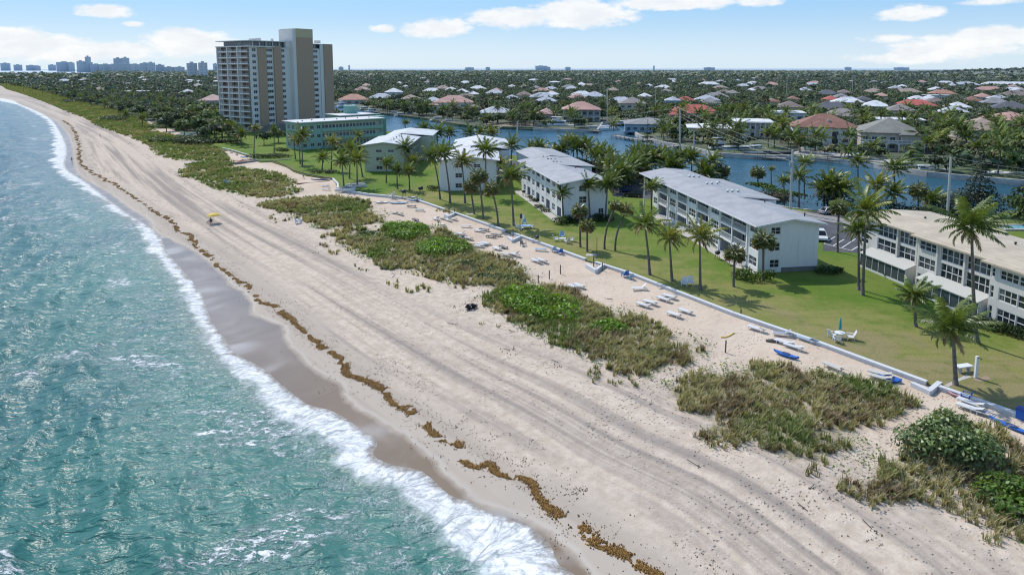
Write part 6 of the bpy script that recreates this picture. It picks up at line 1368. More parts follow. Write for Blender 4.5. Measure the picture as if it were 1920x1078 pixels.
def dock(u0, v0, u1, v1, w_, label, z=-.35, rail=False):
    a, b = Vector(G(u0, v0, z)), Vector(G(u1, v1, z)); d = b - a; L_ = d.length; t = thing('dock', label, 'dock', (*a, z), math.atan2(d.y, d.x)); mb = MB(); mb.box(0, L_, -w_ / 2, w_ / 2, -.2, 0)
    mb.build('deck', FCONC if rail else WOODM, t); n = max(2, int(L_ / 3.5))
    for k in range(n + 1):
        for s_ in (-1, 1): m_ = MB(); m_.tube([(L_ * k / n, s_ * w_ * .48, -2.4), (L_ * k / n, s_ * w_ * .48, .9 if k % 2 else .25)], .17, 6); m_.build('pile', WOODM, t)
    if rail:
        for s_ in (-1, 1):
            m_ = MB(); m_.bar((0, s_ * w_ * .48, 1.0), (L_, s_ * w_ * .48, 1.0), .12)
            for k in range(int(L_ / 1.2)): m_.bar((k * 1.2, s_ * w_ * .48, 0), (k * 1.2, s_ * w_ * .48, 1.0), .12)
            m_.build('railing', FTRIM, t)
for a in [(1228, 262, 1316, 262, 7, 'broad white pier with railings before the low white house', -.2, True), (1248, 276, 1310, 268, 2.5, 'narrow white walkway beside the broad pier', -.3), (1335, 291, 1432, 282, 2.2, 'white boat dock below the mansion', -.3), (1416, 294, 1475, 297, 2, 'dark wooden dock at the rocky bank', -.5), (1152, 254, 1200, 262, 3, 'wooden deck at the dark grey waterside house', -.3), (1712, 314, 1760, 321, 4, 'white boat dock at the grassy bank', -.2, True), (860, 229, 905, 236, 2, 'pale jetty before the small hip roof', -.3), (800, 220, 850, 230, 2, 'pale jetty below the pink roofed house', -.3), (690, 208, 740, 215, 2, 'pale jetty at the canal bend', -.3), (1410, 372, 1430, 362, 2, 'grey jetty at the near bank beyond the grey roof', -.5), (1448, 372, 1470, 360, 2, 'near bank jetty with boat lift posts', -.5)]: dock(*a)
for i, (u, v, L_, a_, k_) in enumerate([(752, 218, 8, .3, 'motor'), (785, 221, 8, .2, 'open'), (822, 227, 9, .2, 'motor'), (842, 231, 8, .1, 'motor'), (945, 240, 8, .1, 'open'), (1112, 245, 9, .2, 'motor'), (1178, 247, 9, 1.2, 'motor'), (1520, 297, 7, -.2, 'open'), (1600, 304, 8, -.3, 'motor'), (1700, 318, 8, -.3, 'motor'), (1740, 325, 9, -.3, 'motor'), (1850, 336, 9, -.3, 'open')]):
    o = boat(u, v + 1, L_, a_, 'small white boat moored close under the far canal bank', k_); o['group'] = 'boats moored along the far bank'
for u0, v0, u1, v1, lb in [(745, 214, 800, 220, 'low pale jetty along the pink house garden'), (905, 236, 960, 239, 'low pale jetty below the pale hip roofed house'), (1075, 243, 1125, 246, 'low jetty in front of the veranda house'), (1530, 297, 1600, 303, 'low pale jetty under the spanish mansion terrace'), (1640, 308, 1700, 315, 'low pale jetty under the arcaded mansion')]: dock(u0, v0, u1, v1, 2.2, lb, -.3)
# rocks on the bank
rk = random.Random(4); mb = MB()
ROCKM = far_paint('rock', (.36, .31, .26), .95, .35, 1.2)
V, Q, C = [], [], []
for i in range(240):
    q = rk.random(); u = 1395 + 95 * q; x, y = G(u + rk.uniform(-6, 6), 284 + 5 * rk.random() + 3 * q, -.6); s_ = rk.uniform(.4, 1.0); mb.lathe([(.01, -.5 * s_), (s_ * rk.uniform(.7, 1), -.1), (s_ * rk.uniform(.4, .7), .45 * s_), (.01, .6 * s_)], 6, (x, y, rk.uniform(-1.3, -.2)), sy=rk.uniform(.6, 1.1))
tag(mb.build('rock_bank_gravel', ROCKM), kind='stuff')
# ---------------------------------------------------------------- trees of the mainland
def free(P_):
    ok = ~inpoly(P_, CANAL)
    d, _ = pdist(P_, CANAL + [CANAL[0]]); ok &= d > 3; dm_, _ = pdist(P_, M_l); ok &= dm_ > 5
    ok &= ~inpoly(P_, lawn_poly) & inpoly(P_, UP_poly) & ~inpoly(P_, BAY)
    for x, y, w_, dp, rz, cl in HOUSES:
        dx, dy = P_[:, 0] - x, P_[:, 1] - y; lx = dx * math.cos(rz) + dy * math.sin(rz); ly = -dx * math.sin(rz) + dy * math.cos(rz)
        ok &= ~((np.abs(lx) < w_ / 2 + 1.5) & (ly > -cl) & (ly < dp + 1.5))
    return ok
def scatter(n, r0, r1, seed, a0=-38.5, a1=38.5):
    r = np.random.default_rng(seed); a = np.radians(r.uniform(a0, a1, n)); q = np.sqrt(r.uniform(r0 * r0, r1 * r1, n)); P_ = np.stack([q * np.sin(a), q * np.cos(a)], 1); return P_[free(P_)]
PALM_MAIN = [(1505, 212, 232), (1523, 206, 236), (1526, 222, 244), (1619, 222, 242), (1650, 216, 240), (1462, 247, 268), (1490, 252, 274), (1540, 260, 280), (1723, 252, 286), (1753, 242, 285), (1773, 238, 286), (1791, 238, 288), (1800, 246, 290), (1762, 258, 290), (1841, 262, 294), (1861, 272, 300), (1831, 275, 300), (1898, 254, 292), (1911, 264, 300), (1885, 268, 300), (1345, 212, 238), (1360, 206, 236), (1378, 208, 236), (1395, 204, 238), (1412, 210, 240), (1428, 212, 244), (1372, 222, 246), (1352, 232, 258), (1440, 224, 252), (1390, 226, 250), (1335, 252, 274), (1318, 246, 266), (1372, 250, 272), (1382, 252, 274), (1440, 250, 276), (1452, 254, 278), (1480, 258, 282), (1500, 268, 286), (1636, 276, 292), (1590, 285, 300), (1260, 244, 262), (1243, 248, 264), (1150, 234, 246), (1128, 196, 216), (1070, 212, 230), (955, 214, 232), (962, 222, 236), (1000, 214, 236), (885, 206, 226), (912, 222, 234), (832, 206, 222), (800, 200, 218), (784, 202, 218), (726, 196, 212), (758, 198, 214), (700, 198, 208), (1700, 200, 216), (1735, 205, 222), (1585, 205, 222), (1600, 215, 235), (1810, 258, 292), (1736, 268, 296), (1865, 240, 280), (1915, 232, 280)]
for u, v, vb in PALM_MAIN:
    x, y = G(u, vb); palm((x, y, 0), (x + rnd.uniform(-.4, .8), y, max(3, zat(v, x, y))), 'coco', 'coconut palm in the gardens of the houses across the canal', group='palms across the canal', far=True, sc=1.4, name='coconut_palm')
kp_ = []
for p in scatter(900, 195, 430, 47, -20, 38.5):
    if len(kp_) >= 58: break
    if all((p[0] - q_[0]) ** 2 + (p[1] - q_[1]) ** 2 > 60 for q_ in kp_): kp_.append(p)
for p in kp_: palm((p[0], p[1], 0), (p[0] + rnd.uniform(-.4, .8), p[1], rnd.uniform(5, 10)), 'coco', 'coconut palm in the gardens of the houses across the canal', group='palms across the canal', far=True, sc=1.3, name='coconut_palm')
NEARB = scatter(3300, 190, 520, 31)
kept = []
for p in NEARB:
    if len(kept) >= 270: break
    if all((p[0] - q[0]) ** 2 + (p[1] - q[1]) ** 2 > 30 for q in kept[-200:]): kept.append(p)
for i, p in enumerate(kept):
    tree(p[0], p[1], -.3, rnd.uniform(.5, .95) * (1 + .25 * (p[1] > 330)), 'leafy tree standing among the houses across the canal', 'trees across the canal', far=True, zs=rnd.uniform(.75, 1.0))
def wood(name, P_, meshes, sc0, sc1, base_z=None, seed=1, zsq=1.0):
    """one woodland object: leaf faces of many crowns"""
    r = np.random.default_rng(seed); Vs, Qs, Cs, n0 = [], [], [], 0; k = r.integers(0, len(meshes), len(P_))
    for m_ in range(len(meshes)):
        V, Q, C = meshes[m_]; pp = P_[k == m_]; n = len(pp)
        if not n: continue
        a = r.uniform(0, 6.28, n); s_ = r.uniform(sc0, sc1, n); ca, sa = np.cos(a) * s_, np.sin(a) * s_
        X = V[None, :, 0] * ca[:, None] - V[None, :, 1] * sa[:, None] + pp[:, :1]; Y = V[None, :, 0] * sa[:, None] + V[None, :, 1] * ca[:, None] + pp[:, 1:]
        Z = V[None, :, 2] * s_[:, None] * zsq * r.uniform(.75, 1.2, n)[:, None] + (0 if base_z is None else base_z[k == m_][:, None])
        Vs.append(np.stack([X, Y, Z], -1).reshape(-1, 3)); Qs.append((Q[None] + (np.arange(n) * len(V))[:, None, None]).reshape(-1, 4) + n0); n0 += n * len(V)
        tint = r.uniform(.55, 1.4, (n, 1, 1)) * (1 + np.array([.12, .02, -.1]) * r.normal(size=(n, 1, 1))); Cs.append((C[None] * tint).reshape(-1, 3))
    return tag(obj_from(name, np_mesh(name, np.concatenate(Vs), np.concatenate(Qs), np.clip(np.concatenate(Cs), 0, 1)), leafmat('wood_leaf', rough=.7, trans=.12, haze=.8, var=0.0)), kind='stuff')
pal = [(.12, .165, .055), (.095, .135, .055), (.145, .19, .055), (.12, .135, .07), (.18, .185, .085)]
LODA = [leaf_cloud(200 + k, blob_tree(200 + k, 7, 9, 6, .2), 90, 1.05, pal[k]) for k in range(5)] + [tuple(np.array(x) for x in stack([frond(i * .7, R(60 - 8 * i), 4.2, R(80), (.25, -.05), 3, random.Random(i), np.array([.07, .095, .025]), .5) for i in range(9)]))]
LODA[5] = (LODA[5][0] * 1.0 + np.array([0, 0, 6.5]), LODA[5][1], LODA[5][2])
LODB = [leaf_cloud(230 + k, blob_tree(230 + k, 8, 12, 5, .1), 34, 2.1, pal[k]) for k in range(5)]
LODC = [leaf_cloud(260 + k, blob_tree(260 + k, 9, 26, 5, .05), 22, 4.6, pal[k]) for k in range(5)]
def gaps(P_, sc_, thr): return P_[fbm(P_[:, 0] / sc_, P_[:, 1] / sc_, 91, 3) > thr]
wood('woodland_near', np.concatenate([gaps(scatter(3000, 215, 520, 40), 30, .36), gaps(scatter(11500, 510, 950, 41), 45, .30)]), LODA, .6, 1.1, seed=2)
cw = Gs([(40, 172), (130, 186), (215, 205), (300, 235), (345, 242), (420, 250), (428, 235), (428, 150), (250, 143), (0, 142), (-60, 150)]); a_ = np.array(cw); r_c = np.random.default_rng(55); pc = r_c.uniform(a_.min(0), a_.max(0), (26000, 2)); pc = pc[inpoly(pc, cw) & (np.hypot(pc[:, 0], pc[:, 1]) < 1300)]; pc = pc[free(pc)]; pc = pc[fbm(pc[:, 0] / 25, pc[:, 1] / 25, 57, 3) > .42]; wood('coastal_woodland', pc[:1500], LODA, .75, 1.15, seed=8)
wood('woodland_middle', gaps(scatter(13500, 940, 2100, 42), 90, .26), LODB, .7, 1.2, seed=3, zsq=.9)
PF = scatter(16000, 2050, 6500, 43); wood('woodland_far', gaps(PF, 220, .30), LODC, .8, 1.5, seed=4, zsq=.8)
# low ridge behind the houses at the frame edge
def ridge(x, y): return 30 * np.exp(-(((x - 2150) / 650) ** 2 + ((y - 2600) / 420) ** 2)) + 12 * np.exp(-(((x - 900) / 700) ** 2 + ((y - 4300) / 500) ** 2))
gx2, gy2 = np.meshgrid(np.linspace(-200, 3800, 60), np.linspace(1500, 5400, 50)); hz = ridge(gx2, gy2) - 1.2
iq = (np.arange(49)[:, None] * 60 + np.arange(59)[None]).ravel(); me = np_mesh('hills', np.stack([gx2, gy2, hz], -1).reshape(-1, 3), np.stack([iq, iq + 1, iq + 61, iq + 60], -1)); tag(obj_from('hills', me, GROUND), kind='structure')
r = np.random.default_rng(77); PR = r.uniform((700, 1700), (3600, 3600), (6000, 2)); zz = ridge(PR[:, 0], PR[:, 1]); kp = (zz > 3) & (np.abs(PR[:, 0] / PR[:, 1]) < .82); wood('woodland_ridge', PR[kp], LODB, .8, 1.4, base_z=zz[kp] - 1.5, seed=6)
# ---------------------------------------------------------------- the far skyline
SKYM = []
for k, c in enumerate([(.74, .71, .68), (.80, .78, .75), (.62, .61, .62)]):
    m, N, out = new_mat('skyline_facade'); O = N.obj(); sp = N.n('ShaderNodeSeparateXYZ', Vector=O)
    fz = N.math('GREATER_THAN', N.math('FRACT', N.math('DIVIDE', sp.outputs[2], 9.5)), .55); fx = N.math('GREATER_THAN', N.math('FRACT', N.math('DIVIDE', N.math('ADD', sp.outputs[0], sp.outputs[1]), 14.0)), .35)
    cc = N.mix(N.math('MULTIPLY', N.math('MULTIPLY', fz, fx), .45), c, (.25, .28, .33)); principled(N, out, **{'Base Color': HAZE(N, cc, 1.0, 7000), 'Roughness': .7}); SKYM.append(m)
def block(u, w_, vt, vb, label, lift=0):
    x, y = G(u, vb); zc = y * CP; w = w_ * zc / FOC; h = zat(vt, x, y); t = thing('high_rise', label, 'high rise', (x, y, 0), -math.atan2(x, y) + rh.uniform(-.3, .3), 'skyline high rises')
    mb = MB(); mb.box(-w / 2, w / 2, 0, w * .6, -1, h); mb.build('tower_block', SKYM[rh.randrange(3)], t); mb = MB(); mb.box(-w * .2, w * .15, w * .15, w * .4, h, h + (h * .06 + 2)); mb.build('roof_house', SKYM[0], t)
for u, w_, vt, vb in [(10, 14, 119, 133), (34, 13, 122, 133), (60, 16, 123, 133), (72, 8, 124, 133), (98, 12, 122, 133), (122, 26, 117, 135), (135, 10, 118, 135), (152, 12, 115, 136), (167, 9, 107, 136), (160, 26, 117, 136), (182, 20, 121, 136), (198, 20, 121, 136), (212, 14, 123, 136), (222, 14, 110, 136), (236, 12, 109, 136), (228, 34, 120, 137), (256, 16, 121, 136), (272, 16, 119, 137), (284, 14, 118, 137), (300, 14, 122, 138), (318, 18, 126, 138), (338, 16, 126, 138), (404, 8, 120, 134), (410, 12, 124, 136), (418, 10, 126, 136)]:
    block(u, w_, vt, vb, 'hazy blue grey high rise in the skyline beyond the bay')
block(362, 17, 119, 147, 'bluish slab tower, left half of the twin standing before the skyline'); block(382, 15, 118, 147, 'bluish slab tower, right half of the twin standing before the skyline')
for u, w_, vt, vb in [(640, 8, 126, 133), (655, 3, 123, 133), (880, 16, 127, 132), (915, 8, 126.5, 132), (1015, 22, 124, 132), (1027, 10, 126, 132), (1065, 10, 126.5, 132), (1226, 3, 124, 132), (1330, 20, 127, 132), (1690, 26, 127, 132), (1590, 12, 126.5, 132)]:
    block(u, w_, vt, vb, 'faint pale building rising over the horizon woods inland')
# ================================================================ things on the beach, the wall and the lawns
WALLP = paint('seawall_white', (.66, .67, .68), .7, .10, 1.0, .35, bump=.25); PLAST = paint('white_plastic', (.78, .78, .77), .45, .06); PVC = paint('cream_plastic', (.66, .63, .56), .5, .1)
BLUEP = paint('blue_plastic', (.02, .13, .50), .4, .15); LBLUE = paint('light_blue_plastic', (.28, .45, .62), .5, .12); DKP = paint('dark_plastic', (.05, .055, .06), .6, .2); TEALP = paint('teal_canvas', (.03, .33, .36), .7, .15); ORANGEP = paint('orange_plastic', (.55, .15, .03), .5, .15); YELLOWP = paint('yellow_canvas', (.72, .50, .08), .7, .1); GREYF = paint('grey_fabric', (.22, .24, .26), .8, .2); WOODP = paint('grey_wood', (.14, .12, .10), .9, .3)
SW = math.atan2(G(1375, 587)[1] - G(1530, 640)[1], G(1375, 587)[0] - G(1530, 640)[0])
def gz(u, v, sand=True): return gt(u, v) if sand else (*G(u, v), 0.0)
# ---- the seawall in its two runs, each body + coping
def seawall(px, label, top=.22, w=.55):
    line = [G(u, v, .15) for u, v in px]; t = thing('seawall', label, 'wall', (*line[0], 0)); ox, oy = line[0]
    for nm, w_, z0, z1 in (('wall_body', w - .16, -1.3, top - .14), ('coping', w, top - .14, top)):
        mb = MB()
        for a, b in zip(line[:-1], line[1:]):
            a, b = Vector(a) - Vector((ox, oy)), Vector(b) - Vector((ox, oy)); d = (b - a).normalized(); o = Vector((-d.y, d.x)) * w_ / 2; a2, b2 = a - d * .02, b + d * .02
            n = max(1, int((b2 - a2).length / 6)) if nm == 'coping' else 1
            for k in range(n): p, q = a2 + (b2 - a2) * (k / n), a2 + (b2 - a2) * ((k + 1) / n) - d * (.03 if n > 1 else 0); mb.prism([((p - o).x, (p - o).y), ((q - o).x, (q - o).y), ((q + o).x, (q + o).y), ((p + o).x, (p + o).y)], z0, z1)
        mb.build(nm, WALLP, t)
seawall([(2500, 988), (2050, 826), (1920, 779), (1762, 724)], 'white concrete seawall between lawn and sand, from the steps towards the near corner')
seawall([(1737, 715), (1530, 639), (1375, 586), (1180, 511), (1117, 491)], 'white concrete seawall along the lawn before the long white building')
seawall([(1098, 485), (975, 441), (960, 436)], 'white seawall stretch before the lawn tables')
seawall([(948, 432), (846, 396)], 'white seawall stretch before the fan palm row'); seawall([(834, 392), (784, 375)], 'short white seawall stretch ending at the stored boats')
seawall([(753, 370), (690, 364), (634, 355)], 'low white wall under the stored catamarans', .3); seawall([(634, 355), (633, 345), (624, 336)], 'curved white wall end beside the stacked loungers', .45, .45)
def edging(px, label, mat, w=.35, h=.3):
    line = [G(u, v, 0) for u, v in px]; mb = MB()
    for a, b in zip(line[:-1], line[1:]):
        a, b = Vector(a), Vector(b); d = (b - a).normalized(); o = Vector((-d.y, d.x)) * w / 2; mb.prism([((p).x, (p).y) for p in (a - o, b - o, b + o, a + o)], -.9, h)
    tag(mb.build('garden_edging', mat), label, 'edging')
edging([(624, 336), (600, 332), (573, 327), (551, 320), (543, 315), (536, 311), (520, 305), (509, 302)], 'curved brown edging between the lawn and the wide sand bay', paint('brown_edging', (.22, .15, .10), .9, .3))
edging([(556, 343), (590, 341), (618, 338)], 'reddish low beam on the sand below the curved edging', paint('red_edging', (.30, .14, .08), .9, .3), .3, -.1)
edging([(468, 292), (431, 281), (417, 278)], 'white edging along the far lawn and its lounger path', WALLP, .4, .25)
edging([(440, 306), (470, 303), (487, 301), (510, 302), (545, 299)], 'row of grey stones between the two sand terraces', paint('grey_stone', (.26, .24, .22), .9, .35), .7, .2)
# ---- L shaped white landing walls at the gaps of the seawall
def landing(u0, v0, u1, v1, u2, v2, label, h=.35):
    pts = [G(u0, v0, -.1), G(u1, v1, -.1), G(u2, v2, -.1)]; t = thing('landing_wall', label, 'wall', (*pts[1], 0)); o = Vector(pts[1])
    for a, b, nm in ((pts[0], pts[1], 'long_wall'), (pts[1], pts[2], 'return_wall')):
        a, b = Vector(a) - o, Vector(b) - o; d = (b - a).normalized(); q = Vector((-d.y, d.x)) * .24; e = d * .24
        if nm == 'return_wall': a = a + e
        else: b = b + e
        mb = MB(); mb.prism([(p.x, p.y) for p in (a - q, b - q, b + q, a + q)], -1.2, h); mb.build(nm, WALLP, t)
    a, b, c = [Vector(p) - o for p in pts]
    for k in range(3): f = .25 + .25 * k; mb = MB(); p = a * (1 - 0) + (c - b) * f; q = b + (c - b) * f; d = (q - p) * .86; mb.prism([(x.x, x.y) for x in (p, p + d, p + d + (c - b) * .22, p + (c - b) * .22)], -1.0, -.45 + .17 * k); mb.build('step', CONC, t)
landing(1710, 721, 1742, 736, 1762, 720, 'white landing wall with steps at the near gap of the seawall', .2)
landing(1100, 500, 1117, 510, 1131, 500, 'white landing wall at the seawall gap before the leaning fan palms', .35)
landing(953, 447, 961, 453, 976, 446, 'white landing wall beside the flag pole', .3); landing(834, 404, 841, 408, 853, 402, 'white landing wall beyond the sand strip shrub', .3)
# ---- sun loungers
def make_lounger(back=.35, mat=None, cush=None):
    t = thing('sun_lounger', '', 'sun lounger'); m_ = mat or PLAST; mb = MB()
    for y in (-.31, .31): mb.box(-1.0, .95, y - .035, y + .035, .27, .34)
    mb.box(-1.0, -.93, -.31, .31, .275, .335); mb.box(.88, .95, -.31, .31, .275, .335); mb.build('frame', m_, t)
    mb = MB()
    for k in range(11): x = -.9 + k * .115; mb.box(x, x + .095, -.29, .29, .342, .365)
    mb.build('slat_bed', cush or m_, t); mb = MB(); n = 6
    for k in range(n): a = .10 + k * .115; x0, z0, x1, z1 = .28 + a * math.cos(back), .35 + a * math.sin(back), .28 + (a + .095) * math.cos(back), .35 + (a + .095) * math.sin(back); mb.quad([(x0, -.29, z0), (x1, -.29, z1), (x1, .29, z1), (x0, .29, z0)]); mb.quad([(x0, -.29, z0 - .025), (x0, .29, z0 - .025), (x1, .29, z1 - .025), (x1, -.29, z1 - .025)])
    mb.build('backrest', cush or m_, t)
    for x in (-.75, .65):
        for y in (-.31, .31): mb = MB(); mb.bar((x, y, -.06), (x, y, .29), .06); mb.build('leg', m_, t)
    return t
protos = {'w': make_lounger(.30), 'up': make_lounger(.75), 'c': make_lounger(.35, PVC), 'b': make_lounger(.6, PLAST, LBLUE), 'd': make_lounger(.2, DKP, GREYF), 's': make_lounger(.65, PLAST, paint('striped_fabric', (.35, .38, .45), .8, .5, 8))}
used = set()
def lounger(u, v, kind, rot, label):
    x, y, z = gz(u, v); o = protos[kind] if kind not in used else copy_tree(protos[kind]); used.add(kind)
    o.location = (x, y, z + .02); o.rotation_euler = (rnd.uniform(-.03, .03), rnd.uniform(-.03, .03), rot); o['label'] = label; o['group'] = 'sun loungers on the sand strip'; o.scale = (1.12,) * 3
D0 = SW + math.pi
LN_ = [(1818, 760, 'w', D0, 'white lounger of the pair before the big dark bush, nearer the seawall'), (1818, 770, 'w', D0, 'white lounger of the pair before the big dark bush, nearer the bush'), (1842, 778, 's', D0, 'patterned lounger lying at the foot of the white pair by the dark bush'),
    (1649, 705, 'c', D0 + .2, 'cream lounger with blue float, upper one of two'), (1650, 713, 'c', D0 + .2, 'cream lounger with blue float, lower one of two'), (1562, 692, 'c', D0 - .1, 'single cream lounger at the edge of the dune grass'),
    (1471, 646, 'w', D0 + .15, 'white lounger above another beside the blue kayak'), (1488, 654, 'w', D0 + .15, 'white lounger below another beside the blue kayak'), (1466, 630, 's', D0 + .6, 'patterned lounger close to the seawall near the blue kayak'), (1513, 640, 'b', D0, 'light blue lounger pushed against the seawall'),
    (1418, 620, 'up', D0 + .1, 'lone white lounger with raised back at the seawall post'), (1264, 593, 'w', D0, 'white lounger of the nearest spaced pair on the sand, seaward one'), (1285, 587, 'w', D0, 'white lounger of the nearest spaced pair on the sand, landward one'), (1206, 575, 'w', D0 + .1, 'white lounger of the close pair beside the dune bushes, seaward one'), (1219, 570, 'w', D0 + .1, 'white lounger of the close pair beside the dune bushes, landward one'), (1244, 564, 'w', D0 + .1, 'white lounger of the pair nearest the green wall weeds, seaward one'), (1255, 559, 'w', D0 + .1, 'white lounger of the pair nearest the green wall weeds, landward one'), (1199, 544, 'up', D0 + .9, 'folded white lounger alone in the middle of the sand'),
    (1075, 541, 'w', D0, 'white lounger of the pair beyond the fence posts, seaward one'), (1086, 539, 'w', D0, 'white lounger of the pair beyond the fence posts, landward one'), (1005, 492, 'w', D0 + .1, 'white lounger of the pair at the path end, seaward one'), (1016, 491, 'w', D0 + .1, 'white lounger of the pair at the path end, landward one'), (949, 480, 'c', D0 + .3, 'cream lounger of the spread pair before the dune, seaward one'), (965, 480, 'up', D0 + .2, 'white lounger of the spread pair before the dune, landward one'),
    (932, 469, 'w', D0, 'white lounger next to a dark one in the second row'), (944, 466, 'd', D0, 'dark lounger next to a white one in the second row'), (897, 464, 'w', D0 + .4, 'white lounger, seaward of three side by side'), (904, 461, 'w', D0 + .4, 'white lounger, middle of three side by side'), (911, 459, 'w', D0 + .4, 'white lounger, landward of three side by side'), (921, 446, 'd', D0 + .4, 'dark lounger of a pair in mid sand, seaward one'), (931, 443, 'd', D0 + .4, 'dark lounger of a pair in mid sand, landward one'),
    (1014, 471, 'b', D0 + .8, 'blue and white lounger standing alone between dune and wall'), (854, 443, 'c', D0, 'cream lounger at the far dune edge, first of a loose group'), (864, 441, 'up', D0 + .5, 'white lounger with raised back in the loose group at the far dune edge'), (865, 449, 's', D0, 'patterned lounger in the loose group at the far dune edge'), (878, 449, 'c', D0 + .2, 'cream lounger landward in the loose group at the far dune edge'), (898, 435, 'w', D0 + .4, 'white lounger beside a grey one near the wall'), (908, 433, 'd', D0 + .4, 'grey lounger beside a white one near the wall'), (874, 427, 'w', D0 + .7, 'single white lounger nearest the fan palm wall'), (831, 425, 'w', D0 - .2, 'long white lounger at the tip of the far bright bush'), (818, 413, 'up', D0, 'tilted white lounger, first of four in the far row'), (829, 411, 'c', D0, 'cream lounger, second of four in the far row'), (841, 415, 'up', D0, 'tilted white lounger, third of four in the far row'), (851, 413, 'c', D0, 'cream lounger, last of four in the far row'),
    (772, 389, 'd', D0 + .8, 'dark lounger between boats and dune'), (787, 396, 'b', D0 + .8, 'blue grey lounger with raised back near the boats'), (740, 401, 'c', D0 + .3, 'cream lounger heaped with cushions at the dune point, seaward one'), (750, 403, 'c', D0 + .1, 'cream lounger heaped with cushions at the dune point, landward one'), (779, 414, 'd', D0, 'dark lounger at the back of the far bright bush'), (611, 351, 'b', D0 + .8, 'pale blue lounger stacked at the curved wall end'), (612, 357, 'w', D0 + .9, 'white lounger lying by the curved wall end'),
    (424, 283, 'w', D0 - .3, 'white lounger, highest in the row below the tower lawn'), (434, 287, 'w', D0 - .3, 'white lounger, second in the row below the tower lawn'), (444, 291, 'd', D0 - .3, 'grey lounger, lowest in the row below the tower lawn')]
for a in LN_: lounger(a[0], a[1], a[2], a[3], a[4])
# ---- kayaks, floats, catamarans and chairs lying about
def kayak(u, v, L_, rot, mat, label, sand=True, name='kayak', W=.75, lift=0.0):
    x, y, z = gz(u, v, sand); t = thing(name, label, name.replace('_', ' '), (x, y, z + .05 + lift), rot); mb = MB(); n = 12
    secs = []
    for k in range(n + 1):
        q = 2 * k / n - 1; w_ = W / 2 * max(.03, (1 - abs(q) ** 2.4)); xx = q * L_ / 2; up = .14 * abs(q) ** 3; secs.append([(xx, -w_, .22 + up), (xx, -w_ * .7, .02 + up), (xx, w_ * .7, .02 + up), (xx, w_, .22 + up), (xx, 0, .30 + up)])
    for a, b in zip(secs[:-1], secs[1:]):
        for j in range(5): k2 = (j + 1) % 5; mb.quad([a[j], b[j], b[k2], a[k2]])
    mb.build('hull', mat, t, True); mb = MB(); mb.lathe([(.55, .295), (.5, .335), (.40, .335), (.38, .29)], 12, (0, 0, 0), sy=.5); mb.build('cockpit_rim', DKP if mat is not DKP else GREYF, t); return t
kayak(1474, 668, 3.0, D0 + .1, BLUEP, 'royal blue kayak on the sand beside white loungers'); kayak(1668, 713, 2.2, D0 + .3, BLUEP, 'blue inflatable float lying under two cream loungers', W=1.6, name='inflatable_float'); kayak(1897, 804, 3.8, D0 - .15, BLUEP, 'slim blue kayak on the sand behind the dark bush', W=.6)
kayak(748, 382, 4.6, D0 + 1.0, LBLUE, 'pale blue boat hull lying on sand, right of the white wedge boat', W=1.3, name='dinghy'); kayak(716, 381, 3.6, D0 + .9, PLAST, 'white dinghy with raised bow on the sand', W=1.1, name='dinghy'); kayak(700, 367, 4.2, D0 + .5, paint('navy_plastic', (.05, .09, .20), .5, .1), 'navy kayak leaning at the low white wall'); kayak(603, 338, 6, .1, paint('navy_plastic', (.05, .09, .20)), 'long navy blue boat cover at the curved wall end', W=.9)
kayak(1792, 742, 1.9, D0, paint('pink_towel', (.55, .33, .38), .8, .4, 6), 'pink patterned float at the foot of the seawall', W=.9, name='inflatable_float')
for i, (u, v, mt, lb) in enumerate([(768, 372, PLAST, 'white kayak stored behind the wall end, first in the stack'), (774, 375, paint('cream_plastic', (.66, .63, .56)), 'cream kayak stored behind the wall end, middle of the stack'), (780, 377, LBLUE, 'pale blue kayak stored behind the wall end, last in the stack')]): kayak(u, v, 3.6, D0 + 1.3, mt, lb, sand=False)
kayak(452, 303, 5.2, .35, ORANGEP, 'orange kayak on the beam between sand terraces', W=.9); kayak(440, 307, 3.5, .5, LBLUE, 'grey blue kayak beside the orange one', W=.9); kayak(470, 301, 6, .25, GREYF, 'long grey kayak beyond the orange one', W=1.0); kayak(461, 295, 4.5, 1.0, LBLUE, 'pale blue boat standing at the lawn corner beyond the orange kayak', W=1.3, name='dinghy')
def beach_cat(u, v, rot, label):
    x, y, z = gz(u, v, False); t = thing('beach_catamaran', label, 'catamaran', (x, y, .3), rot)
    for s_ in (-1, 1): mb = MB(); hull(mb, 5.2, .5, .45, 0, s_ * 1.15); mb.build('hull', PLAST, t)
    mb = MB(); mb.box(-1.3, 1.0, -1.1, 1.1, .62, .68); mb.build('trampoline', GREYF, t); mb = MB(); mb.bar((1.0, -1.3, .6), (1.0, 1.3, .6), .12); mb.bar((-1.4, -1.3, .6), (-1.4, 1.3, .6), .12); mb.bar((-1.8, .1, .8), (5.2, .4, .95), .1); mb.build('crossbeam', paint('alloy', (.5, .52, .55), .35, .1, metal=.6), t)
beach_cat(668, 351, .45, 'white beach catamaran on the lawn between two palms'); beach_cat(648, 358, .1, 'white beach catamaran half over the low white wall')
